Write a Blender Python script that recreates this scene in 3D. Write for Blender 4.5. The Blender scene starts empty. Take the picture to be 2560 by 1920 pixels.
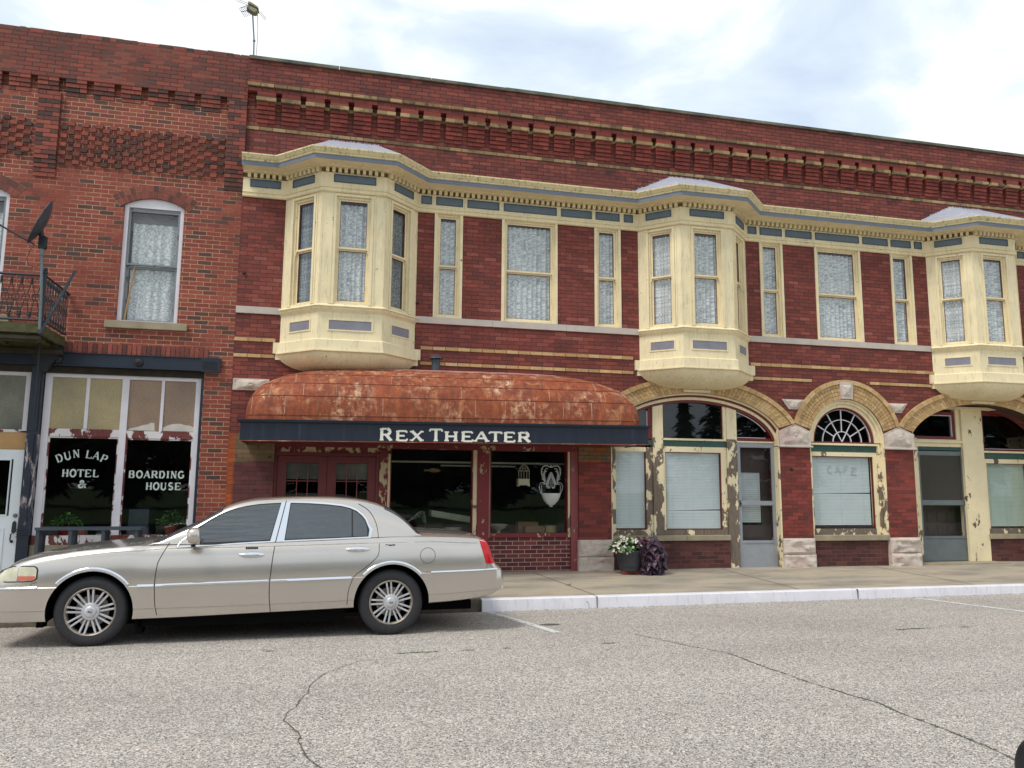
import bpy, bmesh, math, random
from mathutils import Vector, Matrix
from mathutils.geometry import tessellate_polygon
random.seed(7)
R_ = math.radians
sc = bpy.context.scene
col = sc.collection

# ------------------------------------------------------------------ camera
CF = Vector((0.22903575, 0.96397257, 0.13527566))
CR = Vector((0.97264718, -0.23216313, 0.0075987))
CU = Vector((-0.03873096, -0.12983512, 0.99077886))
CZ = 1.562
cam_d = bpy.data.cameras.new('camera'); cam = bpy.data.objects.new('camera', cam_d); col.objects.link(cam)
cam_d.sensor_width = 36; cam_d.lens = 1950 / 2560 * 36; cam_d.clip_start = .05; cam_d.clip_end = 2000
m = Matrix.Identity(4)
for i in range(3):
    m[i][0] = CR[i]; m[i][1] = CU[i]; m[i][2] = -CF[i]
m[2][3] = CZ
cam.matrix_world = m
sc.camera = cam

# ------------------------------------------------------------------ sky, sun, exposure
SUN_EL, SUN_AZ = 58, 238      # azimuth measured from +Y clockwise
w = bpy.data.worlds.new("World"); sc.world = w; w.use_nodes = True
nt = w.node_tree; N = nt.nodes; Lk = nt.links
bg = N['Background']
sky = N.new('ShaderNodeTexSky'); sky.sky_type = 'NISHITA'; sky.sun_disc = False
sky.sun_elevation = R_(SUN_EL); sky.sun_rotation = R_(SUN_AZ)
tc = N.new('ShaderNodeTexCoord'); mp = N.new('ShaderNodeMapping'); mp.inputs['Scale'].default_value = (1, 1, 2.2); mp.inputs['Location'].default_value=(.35,.1,.2)
nz = N.new('ShaderNodeTexNoise'); nz.inputs['Scale'].default_value = 3.3; nz.inputs['Detail'].default_value = 9; nz.inputs['Roughness'].default_value = .55; nz.inputs['Distortion'].default_value = .35
rp = N.new('ShaderNodeValToRGB'); e = rp.color_ramp.elements
e[0].position = .35; e[0].color = (7.3, 8.5, 10.3, 1); e[1].position = .60; e[1].color = (12.2, 12.5, 12.5, 1)
el = rp.color_ramp.elements.new(.49); el.color = (8.9, 10.1, 11.1, 1)
mx = N.new('ShaderNodeMix'); mx.data_type = 'RGBA'; mx.inputs[0].default_value = .9
Lk.new(tc.outputs['Generated'], mp.inputs['Vector']); Lk.new(mp.outputs['Vector'], nz.inputs['Vector'])
Lk.new(nz.outputs['Fac'], rp.inputs['Fac']); Lk.new(sky.outputs['Color'], mx.inputs['A']); Lk.new(rp.outputs['Color'], mx.inputs['B'])
Lk.new(mx.outputs['Result'], bg.inputs['Color']); bg.inputs['Strength'].default_value = .075
sd = bpy.data.lights.new('sun', 'SUN'); sd.energy = 1.7; sd.angle = R_(16); sd.color = (1, .95, .88)
so = bpy.data.objects.new('sun', sd); col.objects.link(so)
az, el_ = R_(SUN_AZ), R_(SUN_EL)
sdir = Vector((math.sin(az) * math.cos(el_), math.cos(az) * math.cos(el_), math.sin(el_)))
so.rotation_euler = sdir.to_track_quat('Z', 'Y').to_euler()
sc.view_settings.view_transform = 'Standard'; sc.view_settings.look = 'None'; sc.view_settings.gamma = 1
sc.view_settings.exposure = .42
sc.cycles.sample_clamp_indirect = 3; sc.cycles.sample_clamp_direct = 12

# ------------------------------------------------------------------ node helpers
def srgb(r, g, b):
    f = lambda c: (c / 255 / 12.92) if c / 255 <= .04045 else ((c / 255 + .055) / 1.055) ** 2.4
    return (f(r), f(g), f(b), 1)
class Mt:
    def __init__(s, name, rough=.7, metal=0., spec=.5):
        s.m = bpy.data.materials.new(name); s.m.use_nodes = True
        s.t = s.m.node_tree; s.b = s.t.nodes['Principled BSDF']
        s.b.inputs['Roughness'].default_value = rough; s.b.inputs['Metallic'].default_value = metal
        s.b.inputs['Specular IOR Level'].default_value = spec
        s._p = None
    def n(s, ty, **k):
        x = s.t.nodes.new('ShaderNode' + ty)
        for a, b in k.items():
            if a in x.inputs: 
                s.set(x.inputs[a], b)
            else: setattr(x, a, b)
        return x
    def set(s, inp, v):
        if isinstance(v, bpy.types.NodeSocket): s.t.links.new(v, inp)
        else: inp.default_value = v
    def pos(s):
        if not s._p: s._p = s.n('NewGeometry').outputs['Position']
        return s._p
    def obj(s): return s.n('TexCoord').outputs['Object']
    def math(s, op, a, b=0., c=None, clamp=False):
        x = s.n('Math', operation=op); x.use_clamp = clamp; s.set(x.inputs[0], a); s.set(x.inputs[1], b)
        if c is not None: s.set(x.inputs[2], c)
        return x.outputs[0]
    def scale(s, v, sx, sy, sz):
        x = s.n('Mapping'); s.set(x.inputs['Vector'], v); x.inputs['Scale'].default_value = (sx, sy, sz); return x.outputs[0]
    def noise(s, v, sc_, det=4, ro=.55, dist=0.):
        x = s.n('TexNoise'); s.set(x.inputs['Vector'], v); x.inputs['Scale'].default_value = sc_
        x.inputs['Detail'].default_value = det; x.inputs['Roughness'].default_value = ro; x.inputs['Distortion'].default_value = dist
        return x.outputs['Fac']
    def ramp(s, f, *st, const=False):
        x = s.n('ValToRGB'); s.set(x.inputs[0], f); el = x.color_ramp.elements
        if const: x.color_ramp.interpolation = 'CONSTANT'
        while len(el) < len(st): el.new(.5)
        for e_, (p, c) in zip(el, sorted(st, key=lambda q: q[0])):
            e_.position = p; e_.color = c if not isinstance(c, (int, float)) else (c, c, c, 1)
        return x.outputs[0]
    def mix(s, f, a, b, mode='MIX'):
        x = s.n('Mix'); x.data_type = 'RGBA'; x.blend_type = mode
        s.set(x.inputs[0], f); s.set(x.inputs['A'], a); s.set(x.inputs['B'], b); return x.outputs['Result']
    def col(s, c): s.set(s.b.inputs['Base Color'], c)
    def rough(s, c): s.set(s.b.inputs['Roughness'], c)
    def bump(s, h, dist=.01, st=1.):
        x = s.n('Bump'); s.set(x.inputs['Height'], h); x.inputs['Distance'].default_value = dist; x.inputs['Strength'].default_value = st
        s.t.links.new(x.outputs[0], s.b.inputs['Normal'])
    def attr(s, nm='rnd'):
        x = s.n('Attribute'); x.attribute_name = nm; return x.outputs['Fac']
    def wallv(s, dist=.004):
        sp = s.n('SeparateXYZ'); s.set(sp.inputs[0], s.pos())
        nz = s.noise(s.pos(), 14, 2)
        du = s.math('MULTIPLY', s.math('SUBTRACT', nz, .5), dist * 2)
        c = s.n('CombineXYZ'); s.set(c.inputs[0], s.math('ADD', s.math('ADD', sp.outputs[0], sp.outputs[1]), du))
        s.set(c.inputs[1], s.math('ADD', sp.outputs[2], du)); return c.outputs[0], sp

def simple(name, c, rough=.6, metal=0., spec=.5, var=.12, sc_=6., bump=0.):
    t = Mt(name, rough, metal, spec)
    n = t.noise(t.pos(), sc_, 5)
    t.col(t.mix(1., c, t.ramp(n, (.3, 1 - var), (.7, 1 + var * .4)), 'MULTIPLY'))
    if bump: t.bump(t.noise(t.pos(), 60, 3), bump)
    return t.m

BH, BW = .0705, .215
def brick_mat(name, tones, mortar, msize=.006, depth=.006, mvar=None, streak=0., soot=None, rough=.8, offs=(0, 0), bw=BW, bh=BH, patch=None, wob=.004, pale=None):
    t = Mt(name, rough)
    v, sp = t.wallv(wob)
    mpn = t.n('Mapping'); t.set(mpn.inputs['Vector'], v); mpn.inputs['Location'].default_value = (offs[0], offs[1], 0)
    b = t.n('TexBrick'); t.set(b.inputs['Vector'], mpn.outputs[0])
    b.inputs['Color1'].default_value = (0, 0, 0, 1); b.inputs['Color2'].default_value = (1, 1, 1, 1); b.inputs['Mortar'].default_value = (.5, .5, .5, 1)
    b.inputs['Scale'].default_value = 1; b.inputs['Brick Width'].default_value = bw; b.inputs['Row Height'].default_value = bh
    b.inputs['Mortar Size'].default_value = msize; b.inputs['Mortar Smooth'].default_value = .25; b.inputs['Bias'].default_value = 0
    c = t.ramp(b.outputs['Color'], *tones)
    n1 = t.noise(t.pos(), 45, 4)
    c = t.mix(1., c, t.ramp(n1, (.3, .78), (.7, 1.12)), 'MULTIPLY')
    n2 = t.noise(t.pos(), 1.3, 4)
    c = t.mix(1., c, t.ramp(n2, (.3, .85), (.7, 1.08)), 'MULTIPLY')
    mc = mortar
    if mvar: mc = t.mix(t.ramp(t.noise(t.pos(), 1.1, 5, .6), mvar[1], mvar[2]), mortar, mvar[0])
    c = t.mix(b.outputs['Fac'], c, mc)
    if streak:
        sv = t.scale(t.pos(), 9, 9, .8)
        c = t.mix(t.math('MULTIPLY', t.ramp(t.noise(sv, 1.6, 4), (.5, 0.), (.75, 1.)), streak), c, (.02, .017, .016, 1))
    if soot:
        c = t.mix(t.ramp(t.noise(t.pos(), soot[1], 6, .65), (soot[2], 0.), (soot[2] + .1, 1.)), c, soot[0])
    if pale:
        c = t.mix(t.math('MULTIPLY', t.ramp(t.noise(t.pos(), pale[1], 6, .7), (pale[2], 0.), (pale[2] + .04, 1.)), .7), c, pale[0])
    t.col(c)
    h = t.math('ADD', t.math('MULTIPLY', b.outputs['Fac'], -1.), t.math('MULTIPLY', n1, .35))
    t.bump(h, depth)
    return t.m

def rnd_mat(name, tones, rough=.8, bump=.003):
    t = Mt(name, rough); c = t.ramp(t.attr(), *tones)
    n1 = t.noise(t.pos(), 40, 4)
    c = t.mix(1., c, t.ramp(n1, (.3, .75), (.7, 1.1)), 'MULTIPLY')
    n2 = t.noise(t.pos(), 2.2, 4)
    c = t.mix(1., c, t.ramp(n2, (.3, .85), (.7, 1.08)), 'MULTIPLY')
    t.col(c); t.bump(n1, bump); return t.m

def peel_mat(name, paint, under, amt=.5, sc_=6., zb=None, under2=None, rough=.6, specks=.0, dirt=.0):
    t = Mt(name, rough)
    n = t.noise(t.scale(t.pos(), 1, 1, .55), sc_, 7, .62, .3)
    if zb:   # more flaking low down: (z0, z1, extra)
        sp = t.n('SeparateXYZ'); t.set(sp.inputs[0], t.pos())
        mr = t.n('MapRange'); t.set(mr.inputs[0], sp.outputs[2]); mr.inputs[1].default_value = zb[0]; mr.inputs[2].default_value = zb[1]
        mr.inputs[3].default_value = zb[2]; mr.inputs[4].default_value = 0
        n = t.math('ADD', n, mr.outputs[0])
    f = t.ramp(n, (amt, 0.), (amt + .012, 1.))
    u = t.mix(t.ramp(t.noise(t.scale(t.pos(), 30, 30, 3), 2, 4), (.35, 0.), (.65, 1.)), under, under2 or under)
    p = t.mix(1., paint, t.ramp(t.noise(t.pos(), 3, 5), (.3, .9), (.7, 1.04)), 'MULTIPLY')
    if dirt:
        p = t.mix(t.math('MULTIPLY', t.ramp(t.noise(t.scale(t.pos(), 8, 8, 1.), 3, 6, .7), (.52, 0.), (.72, 1.)), dirt), p, (.12, .09, .05, 1))
    if specks:
        p = t.mix(t.math('MULTIPLY', t.ramp(t.noise(t.pos(), 22, 3), (.70, 0.), (.74, 1.)), specks), p, (.10, .07, .04, 1))
    t.col(t.mix(f, p, u))
    t.bump(t.math('MULTIPLY', f, -1.), .003)
    return t.m

# ------------------------------------------------------------------ materials
M = {}
M['brick_old'] = brick_mat('old orange brick', [(0., srgb(82, 58, 52)), (.12, srgb(98, 64, 56)), (.2, srgb(124, 60, 48)), (.6, srgb(142, 67, 52)), (1., srgb(155, 78, 61))],
    srgb(186, 150, 120), .0056, .004, mvar=(srgb(118, 68, 54), (.50, 0.), (.70, 1.)), soot=(srgb(58, 40, 36), 1.6, .66), wob=.005)
M['brick_old_top'] = brick_mat('old parapet brick', [(0., srgb(98, 60, 54)), (.2, srgb(112, 58, 48)), (.6, srgb(128, 63, 51)), (1., srgb(146, 74, 58))],
    srgb(60, 38, 34), .0064, .007, mvar=(srgb(136, 96, 78), (.48, 0.), (.64, 1.)), soot=(srgb(52, 38, 36), 1.3, .66), wob=.005)
M['brick_red_up'] = brick_mat('red parapet brick', [(0., srgb(104, 50, 43)), (.3, srgb(123, 58, 48)), (.8, srgb(136, 65, 53)), (1., srgb(152, 78, 62))],
    srgb(44, 22, 22), .0062, .008, mvar=(srgb(84, 38, 36), (.42, 0.), (.62, 1.)), soot=(srgb(50, 32, 32), 1.1, .63), wob=.003, streak=.4)
M['brick_red_mid'] = brick_mat('painted red brick', [(0., srgb(106, 52, 46)), (.3, srgb(122, 58, 49)), (.7, srgb(131, 62, 52)), (.93, srgb(142, 71, 59)), (1., srgb(154, 86, 74))],
    srgb(70, 32, 31), .0042, .004, wob=.003, pale=(srgb(164, 104, 98), 17, .64))
M['brick_red_low'] = brick_mat('painted red brick between strings', [(0., srgb(104, 52, 46)), (.5, srgb(125, 60, 50)), (1., srgb(142, 71, 58))],
    srgb(66, 32, 32), .0045, .005, wob=.003)
M['brick_pier'] = brick_mat('dark red pier brick', [(0., srgb(98, 46, 41)), (.4, srgb(121, 53, 45)), (1., srgb(142, 62, 51))],
    srgb(112, 66, 64), .0028, .003, mvar=(srgb(64, 28, 30), (.4, 0.), (.55, 1.)), wob=.003)
M['brick_sill'] = brick_mat('dark bulkhead brick', [(0., srgb(70, 38, 36)), (.5, srgb(88, 48, 44)), (1., srgb(104, 60, 54))],
    srgb(124, 90, 80), .0032, .003, mvar=(srgb(70, 42, 40), (.45, 0.), (.6, 1.)), wob=.003)
M['brick_white'] = brick_mat('bulkhead brick with pale joints', [(0., srgb(86, 40, 40)), (.5, srgb(106, 48, 46)), (1., srgb(126, 60, 54))],
    srgb(176, 154, 146), .0062, .005, wob=.003)
def stained_pier():
    t = Mt('stained pier brick', .75)
    v, sp = t.wallv(.003)
    b = t.n('TexBrick'); t.set(b.inputs['Vector'], v)
    b.inputs['Color1'].default_value = (.65, .65, .65, 1); b.inputs['Color2'].default_value = (1, 1, 1, 1); b.inputs['Mortar'].default_value = (.5, .5, .5, 1)
    b.inputs['Scale'].default_value = 1; b.inputs['Brick Width'].default_value = BW; b.inputs['Row Height'].default_value = BH; b.inputs['Mortar Size'].default_value = .003
    zz = t.math('ADD', sp.outputs[2], t.math('MULTIPLY', t.noise(t.pos(), 5, 4), .12))
    # maroon below, buff above, orange down the outer edge
    c = t.mix(t.ramp(t.math('SUBTRACT', zz, 1.1), (.93, 0.), (.97, 1.)), srgb(104, 56, 54), srgb(128, 104, 76))
    ed = t.math('ADD', sp.outputs[0], t.math('MULTIPLY', t.noise(t.pos(), 7, 3), .05))
    c = t.mix(t.ramp(t.math('ADD', ed, 2.), (.59, 1.), (.64, 0.)), c, srgb(176, 84, 34))
    c = t.mix(t.ramp(t.noise(t.pos(), 9, 6, .65), (.6, 0.), (.68, 1.)), c, srgb(62, 40, 32))
    t.col(t.mix(1., c, b.outputs['Color'], 'MULTIPLY')); t.bump(t.math('MULTIPLY', b.outputs['Fac'], -1.), .003)
    return t.m
M['brick_stain'] = stained_pier()
M['brick_buff'] = brick_mat('stained buff brick', [(0., srgb(104, 88, 66)), (.6, srgb(124, 104, 78)), (.8, srgb(148, 92, 52)), (1., srgb(166, 92, 44))], srgb(66, 44, 34), .004, .003, wob=.003)
M['corbel_red'] = rnd_mat('red corbel brick', [(0., srgb(112, 50, 43)), (.5, srgb(134, 58, 47)), (1., srgb(150, 70, 56))])
M['corbel_old'] = rnd_mat('old corbel brick', [(0., srgb(62, 48, 44)), (.3, srgb(98, 60, 52)), (.6, srgb(132, 66, 54)), (1., srgb(156, 80, 64))])
M['vous_red'] = rnd_mat('red arch brick', [(0., srgb(92, 56, 50)), (.5, srgb(126, 66, 56)), (1., srgb(150, 80, 66))])
M['yellow'] = rnd_mat('buff yellow brick', [(0., srgb(180, 146, 98)), (.5, srgb(198, 162, 112)), (1., srgb(212, 180, 130))])
def sooty_yellow():
    t = Mt('weathered buff brick', .85)
    c = t.ramp(t.attr(), (0., srgb(108, 90, 64)), (.5, srgb(146, 124, 86)), (1., srgb(176, 150, 108)))
    n = t.noise(t.pos(), 7, 6, .7)
    t.col(t.mix(t.ramp(n, (.50, 0.), (.66, .75)), c, srgb(66, 56, 44))); return t.m
M['yellow_soot'] = sooty_yellow()
M['mortar_dark'] = simple('dark joint mortar', srgb(70, 48, 42), .95)
M['mortar_tan'] = simple('tan joint mortar', srgb(150, 112, 88), .95)
M['lime'] = simple('smooth limestone', srgb(196, 184, 174), .8, var=.12, sc_=4)
def rock_mat():
    t = Mt('rock faced limestone', .9)
    n = t.noise(t.pos(), 2.2, 6, .6)
    c = t.ramp(n, (.3, srgb(190, 172, 164)), (.5, srgb(206, 194, 180)), (.62, srgb(200, 176, 166)), (.75, srgb(140, 136, 130)))
    c = t.mix(t.ramp(t.noise(t.pos(), 9, 5), (.55, 0.), (.75, .5)), c, srgb(112, 108, 100))
    t.col(c); t.bump(t.noise(t.pos(), 30, 5, .7), .012); return t.m
M['rock'] = rock_mat()
M['sill_tan'] = simple('tan sandstone', srgb(158, 146, 122), .85, var=.22, sc_=5)
def coping_mat():
    t = Mt('weathered stone coping', .9)
    t.col(t.ramp(t.noise(t.scale(t.pos(), 1, 1, 2), 1.8, 7, .7), (.34, srgb(58, 58, 52)), (.52, srgb(104, 102, 90)), (.66, srgb(128, 122, 106)), (.74, srgb(196, 182, 166)))); return t.m
M['coping'] = coping_mat()
CREAM = srgb(238, 222, 182); BROWN = srgb(104, 84, 66)
M['cream'] = peel_mat('cream paint', CREAM, BROWN, .70, 12, specks=.8, dirt=.34)
M['cream_dirty'] = peel_mat('streaked cream cornice paint', srgb(224, 208, 162), srgb(60, 48, 34), .80, 9, specks=.5, dirt=.95)
M['cream_peel'] = peel_mat('flaking cream paint', CREAM, BROWN, .50, 5, under2=srgb(122, 112, 100), zb=(.2, 2.4, .10))
M['cream_spot'] = peel_mat('spotted cream paint', CREAM, srgb(110, 84, 64), .605, 4.5, under2=srgb(92, 76, 62), specks=.6)
M['cream_some'] = peel_mat('chipped cream paint', CREAM, BROWN, .60, 6, under2=srgb(130, 118, 104), zb=(.2, 1.6, .16))
M['blue'] = simple('slate blue paint', srgb(116, 124, 138), .6, var=.1)
M['teal'] = simple('dark slate panel paint', srgb(98, 112, 122), .55, var=.15)
M['teal_edge'] = simple('dark slate moulding', srgb(66, 84, 98), .55, var=.1)
M['lilac'] = simple('lilac grey panel paint', srgb(136, 134, 144), .55, var=.15)
M['roof_metal'] = simple('painted sheet roof', srgb(170, 172, 184), .5, var=.18, sc_=9)
M['maroon'] = simple('maroon trim paint', srgb(112, 36, 38), .5, var=.15)
M['maroon_door'] = simple('maroon door paint', srgb(104, 38, 38), .5, var=.2, sc_=3)
M['red_peel'] = peel_mat('flaking maroon paint', srgb(116, 34, 38), srgb(188, 168, 134), .60, 7, under2=srgb(164, 146, 118))
M['red_peel2'] = peel_mat('heavily flaking maroon paint', srgb(108, 30, 34), srgb(190, 172, 134), .52, 8, under2=srgb(170, 150, 118))
M['red_fade'] = peel_mat('faded maroon paint', srgb(138, 66, 68), srgb(188, 168, 140), .62, 9, under2=srgb(90, 80, 76))
M['green_trim'] = simple('dark green carved trim', srgb(58, 94, 84), .55, var=.2, sc_=14)
M['white'] = peel_mat('white paint', srgb(226, 222, 228), srgb(96, 34, 34), .80, 6, dirt=.08)
M['white_peel'] = peel_mat('flaking white over maroon', srgb(226, 220, 220), srgb(96, 40, 40), .49, 5, under2=srgb(120, 60, 54))
M['white_door'] = simple('white door paint', srgb(226, 232, 236), .35, var=.04)
M['plywood'] = simple('bare lumber', srgb(186, 146, 96), .7, var=.2, sc_=3)
M['navy'] = simple('dark navy iron paint', srgb(28, 38, 54), .4, var=.25)
def iron_flake():
    t = Mt('flaking iron column', .6)
    n = t.noise(t.scale(t.pos(), 3, 3, .8), 3.2, 7, .65, .4)
    t.col(t.mix(t.ramp(n, (.52, 0.), (.56, 1.)), srgb(30, 38, 54), t.mix(t.ramp(t.noise(t.scale(t.pos(), 40, 40, 3), 2, 4), (.4, 0.), (.6, 1.)), srgb(90, 66, 62), srgb(196, 192, 196)))); return t.m
M['iron_flake'] = iron_flake()
M['iron_grey'] = simple('dark grey painted iron', srgb(60, 70, 80), .45, var=.25, sc_=12)
M['iron_black'] = simple('black wrought iron', srgb(34, 36, 42), .5, var=.2)
M['galv'] = simple('galvanised pipe', srgb(112, 122, 126), .4, .5, var=.15)
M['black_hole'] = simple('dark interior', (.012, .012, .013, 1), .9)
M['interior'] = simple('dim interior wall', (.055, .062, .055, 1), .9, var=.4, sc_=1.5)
M['alu'] = simple('aluminium storm door', srgb(158, 162, 168), .45, .2, var=.1)
M['alu_dark'] = simple('grey storm door', srgb(112, 120, 122), .5, .2, var=.12)
M['screen'] = simple('insect screen', srgb(62, 60, 52), .8, var=.08)
M['blind'] = simple('pale window blind', srgb(208, 214, 213), .6, var=.05)
M['blind_green'] = simple('greenish window blind', srgb(190, 204, 190), .6, var=.05)
M['blind_text'] = simple('faded stencil', srgb(186, 193, 193), .7)
M['letter'] = simple('pale window lettering', srgb(196, 208, 200), .5, var=.06)
M['letter_sign'] = simple('off white sign lettering', srgb(232, 230, 216), .5, var=.06)
M['dkwood'] = peel_mat('brown inner door', srgb(74, 60, 56), srgb(190, 180, 166), .70, 12)
def fascia():
    t = Mt('streaked navy fascia', .45)
    n = t.noise(t.scale(t.pos(), 5, 5, .5), 1.8, 4)
    c = t.ramp(n, (.35, srgb(12, 24, 46)), (.6, srgb(24, 33, 50)), (.78, srgb(58, 68, 80)))
    c = t.mix(t.ramp(t.noise(t.scale(t.pos(), 40, 40, 1.5), 1.5, 3), (.70, 0.), (.78, .5)), c, srgb(150, 150, 148))
    t.col(c); return t.m
M['fascia'] = fascia()
def rust():
    t = Mt('rusted sheet metal', .75)
    p = t.obj()
    n = t.noise(p, 1.9, 8, .62, .6); n2 = t.noise(p, 9, 8, .72); n3 = t.noise(t.scale(p, 1, 1, .6), 3.6, 6, .6, .8)
    c = t.ramp(n2, (.3, srgb(100, 50, 31)), (.5, srgb(143, 68, 38)), (.7, srgb(170, 90, 50)))
    c = t.mix(t.ramp(n3, (.42, 0.), (.62, .75)), c, srgb(126, 62, 36))
    n4 = t.noise(t.scale(p, 4.5, 4.5, .9), 2.0, 7, .65)
    f = t.math('MULTIPLY', t.math('MULTIPLY', t.ramp(n, (.46, 0.), (.64, 1.)), t.ramp(n2, (.47, 0.), (.60, 1.))), t.ramp(n4, (.42, .15), (.6, 1.)))
    c = t.mix(t.ramp(n4, (.5, 0.), (.7, .6)), c, srgb(186, 104, 54)); c = t.mix(t.ramp(n4, (.30, .65), (.46, 0.)), c, srgb(92, 48, 34))
    c = t.mix(f, c, srgb(218, 190, 156))
    c = t.mix(t.math('MULTIPLY', t.ramp(n3, (.6, 0.), (.68, 1.)), .55), c, srgb(204, 142, 92))
    f2 = t.ramp(t.noise(p, 22, 5, .7), (.62, 0.), (.70, .7))
    c = t.mix(t.math('MULTIPLY', f2, t.ramp(n, (.38, 0.), (.56, .9))), c, srgb(214, 194, 160))
    c = t.mix(t.ramp(t.noise(p, 17, 4), (.67, 0.), (.74, .6)), c, srgb(84, 48, 34))
    sp = t.n('SeparateXYZ'); t.set(sp.inputs[0], p)
    topw = t.ramp(t.math('ADD', t.math('SUBTRACT', sp.outputs[2], 3.0), t.math('MULTIPLY', n2, .3)), (.60, 0.), (.72, .75))
    c = t.mix(topw, c, srgb(190, 150, 146))
    t.col(c); t.bump(n2, .006); return t.m
M['rust'] = rust()
M['seam_pale'] = rnd_mat('crusted metal seam', [(0., srgb(140, 84, 60)), (1., srgb(196, 166, 142))])
M['seam_dark'] = simple('dark metal seam', srgb(104, 52, 38), .8)
def glass(name, tint=(.9, .95, .95, 1), ior=1.5, rough=.0):
    m_ = bpy.data.materials.new(name); m_.use_nodes = True; t = m_.node_tree; t.nodes.clear()
    o = t.nodes.new('ShaderNodeOutputMaterial'); mxs = t.nodes.new('ShaderNodeMixShader'); f = t.nodes.new('ShaderNodeMath'); f.operation = 'MULTIPLY_ADD'
    tr = t.nodes.new('ShaderNodeBsdfTransparent'); tr.inputs['Color'].default_value = tint
    g = t.nodes.new('ShaderNodeBsdfGlossy'); g.inputs['Roughness'].default_value = rough
    nz_ = t.nodes.new('ShaderNodeTexNoise'); nz_.inputs['Scale'].default_value = 1.3; gm = t.nodes.new('ShaderNodeNewGeometry')
    bp = t.nodes.new('ShaderNodeBump'); bp.inputs['Distance'].default_value = .012; bp.inputs['Strength'].default_value = .12
    t.links.new(gm.outputs['Position'], nz_.inputs['Vector']); t.links.new(nz_.outputs['Fac'], bp.inputs['Height']); t.links.new(bp.outputs[0], g.inputs['Normal'])
    # Schlick reflectance from |N.I|: the same from both sides of the thin pane
    dp = t.nodes.new('ShaderNodeVectorMath'); dp.operation = 'DOT_PRODUCT'; t.links.new(gm.outputs['Normal'], dp.inputs[0]); t.links.new(gm.outputs['Incoming'], dp.inputs[1])
    ab = t.nodes.new('ShaderNodeMath'); ab.operation = 'ABSOLUTE'; t.links.new(dp.outputs['Value'], ab.inputs[0])
    om = t.nodes.new('ShaderNodeMath'); om.operation = 'SUBTRACT'; om.inputs[0].default_value = 1; t.links.new(ab.outputs[0], om.inputs[1])
    pw = t.nodes.new('ShaderNodeMath'); pw.operation = 'POWER'; pw.inputs[1].default_value = 5; t.links.new(om.outputs[0], pw.inputs[0])
    f0 = 1.8 * ((ior - 1) / (ior + 1)) ** 2; t.links.new(pw.outputs[0], f.inputs[0]); f.inputs[1].default_value = 1 - f0; f.inputs[2].default_value = f0
    t.links.new(f.outputs[0], mxs.inputs[0]); t.links.new(tr.outputs[0], mxs.inputs[1]); t.links.new(g.outputs[0], mxs.inputs[2]); t.links.new(mxs.outputs[0], o.inputs[0])
    return m_
M['glass'] = glass('window glass', (.97, 1, 1, 1))
M['glass_dark'] = glass('shop window glass', (.86, .88, .88, 1), 1.33)
M['glass_trans'] = glass('transom glass', (.4, .43, .45, 1), 1.5)
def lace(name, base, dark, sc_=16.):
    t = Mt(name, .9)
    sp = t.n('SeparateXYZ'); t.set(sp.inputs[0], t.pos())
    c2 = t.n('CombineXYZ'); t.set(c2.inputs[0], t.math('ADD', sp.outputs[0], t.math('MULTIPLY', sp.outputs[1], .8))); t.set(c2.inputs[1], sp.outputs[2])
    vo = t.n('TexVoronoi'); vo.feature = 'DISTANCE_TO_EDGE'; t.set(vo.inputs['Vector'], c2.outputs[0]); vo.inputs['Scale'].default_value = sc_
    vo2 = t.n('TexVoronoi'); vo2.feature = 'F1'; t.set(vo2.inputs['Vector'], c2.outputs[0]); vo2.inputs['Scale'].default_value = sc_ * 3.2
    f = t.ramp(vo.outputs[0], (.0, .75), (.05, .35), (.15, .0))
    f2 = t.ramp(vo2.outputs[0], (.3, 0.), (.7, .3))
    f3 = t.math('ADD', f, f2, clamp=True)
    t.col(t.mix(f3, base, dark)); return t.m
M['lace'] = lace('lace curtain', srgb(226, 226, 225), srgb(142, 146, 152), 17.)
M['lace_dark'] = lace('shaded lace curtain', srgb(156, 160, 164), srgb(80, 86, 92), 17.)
def frosted(name, a, b):
    t = Mt(name, .35); n = t.noise(t.pos(), 60, 4); n2 = t.noise(t.pos(), 1.6, 3)
    c = t.mix(t.ramp(n2, (.35, 0.), (.65, 1.)), a, b)
    t.col(t.mix(1., c, t.ramp(n, (.3, .8), (.7, 1.15)), 'MULTIPLY')); t.bump(n, .004); return t.m
M['frost_tan'] = frosted('pebbled amber glass', srgb(150, 142, 112), srgb(178, 160, 118))
M['frost_brown'] = frosted('stained pebbled glass', srgb(140, 118, 100), srgb(160, 134, 110))
M['frost_grey'] = frosted('pebbled grey green glass', srgb(92, 92, 82), srgb(132, 132, 116))
M['paper'] = simple('torn white paper', srgb(206, 200, 190), .8)
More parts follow.
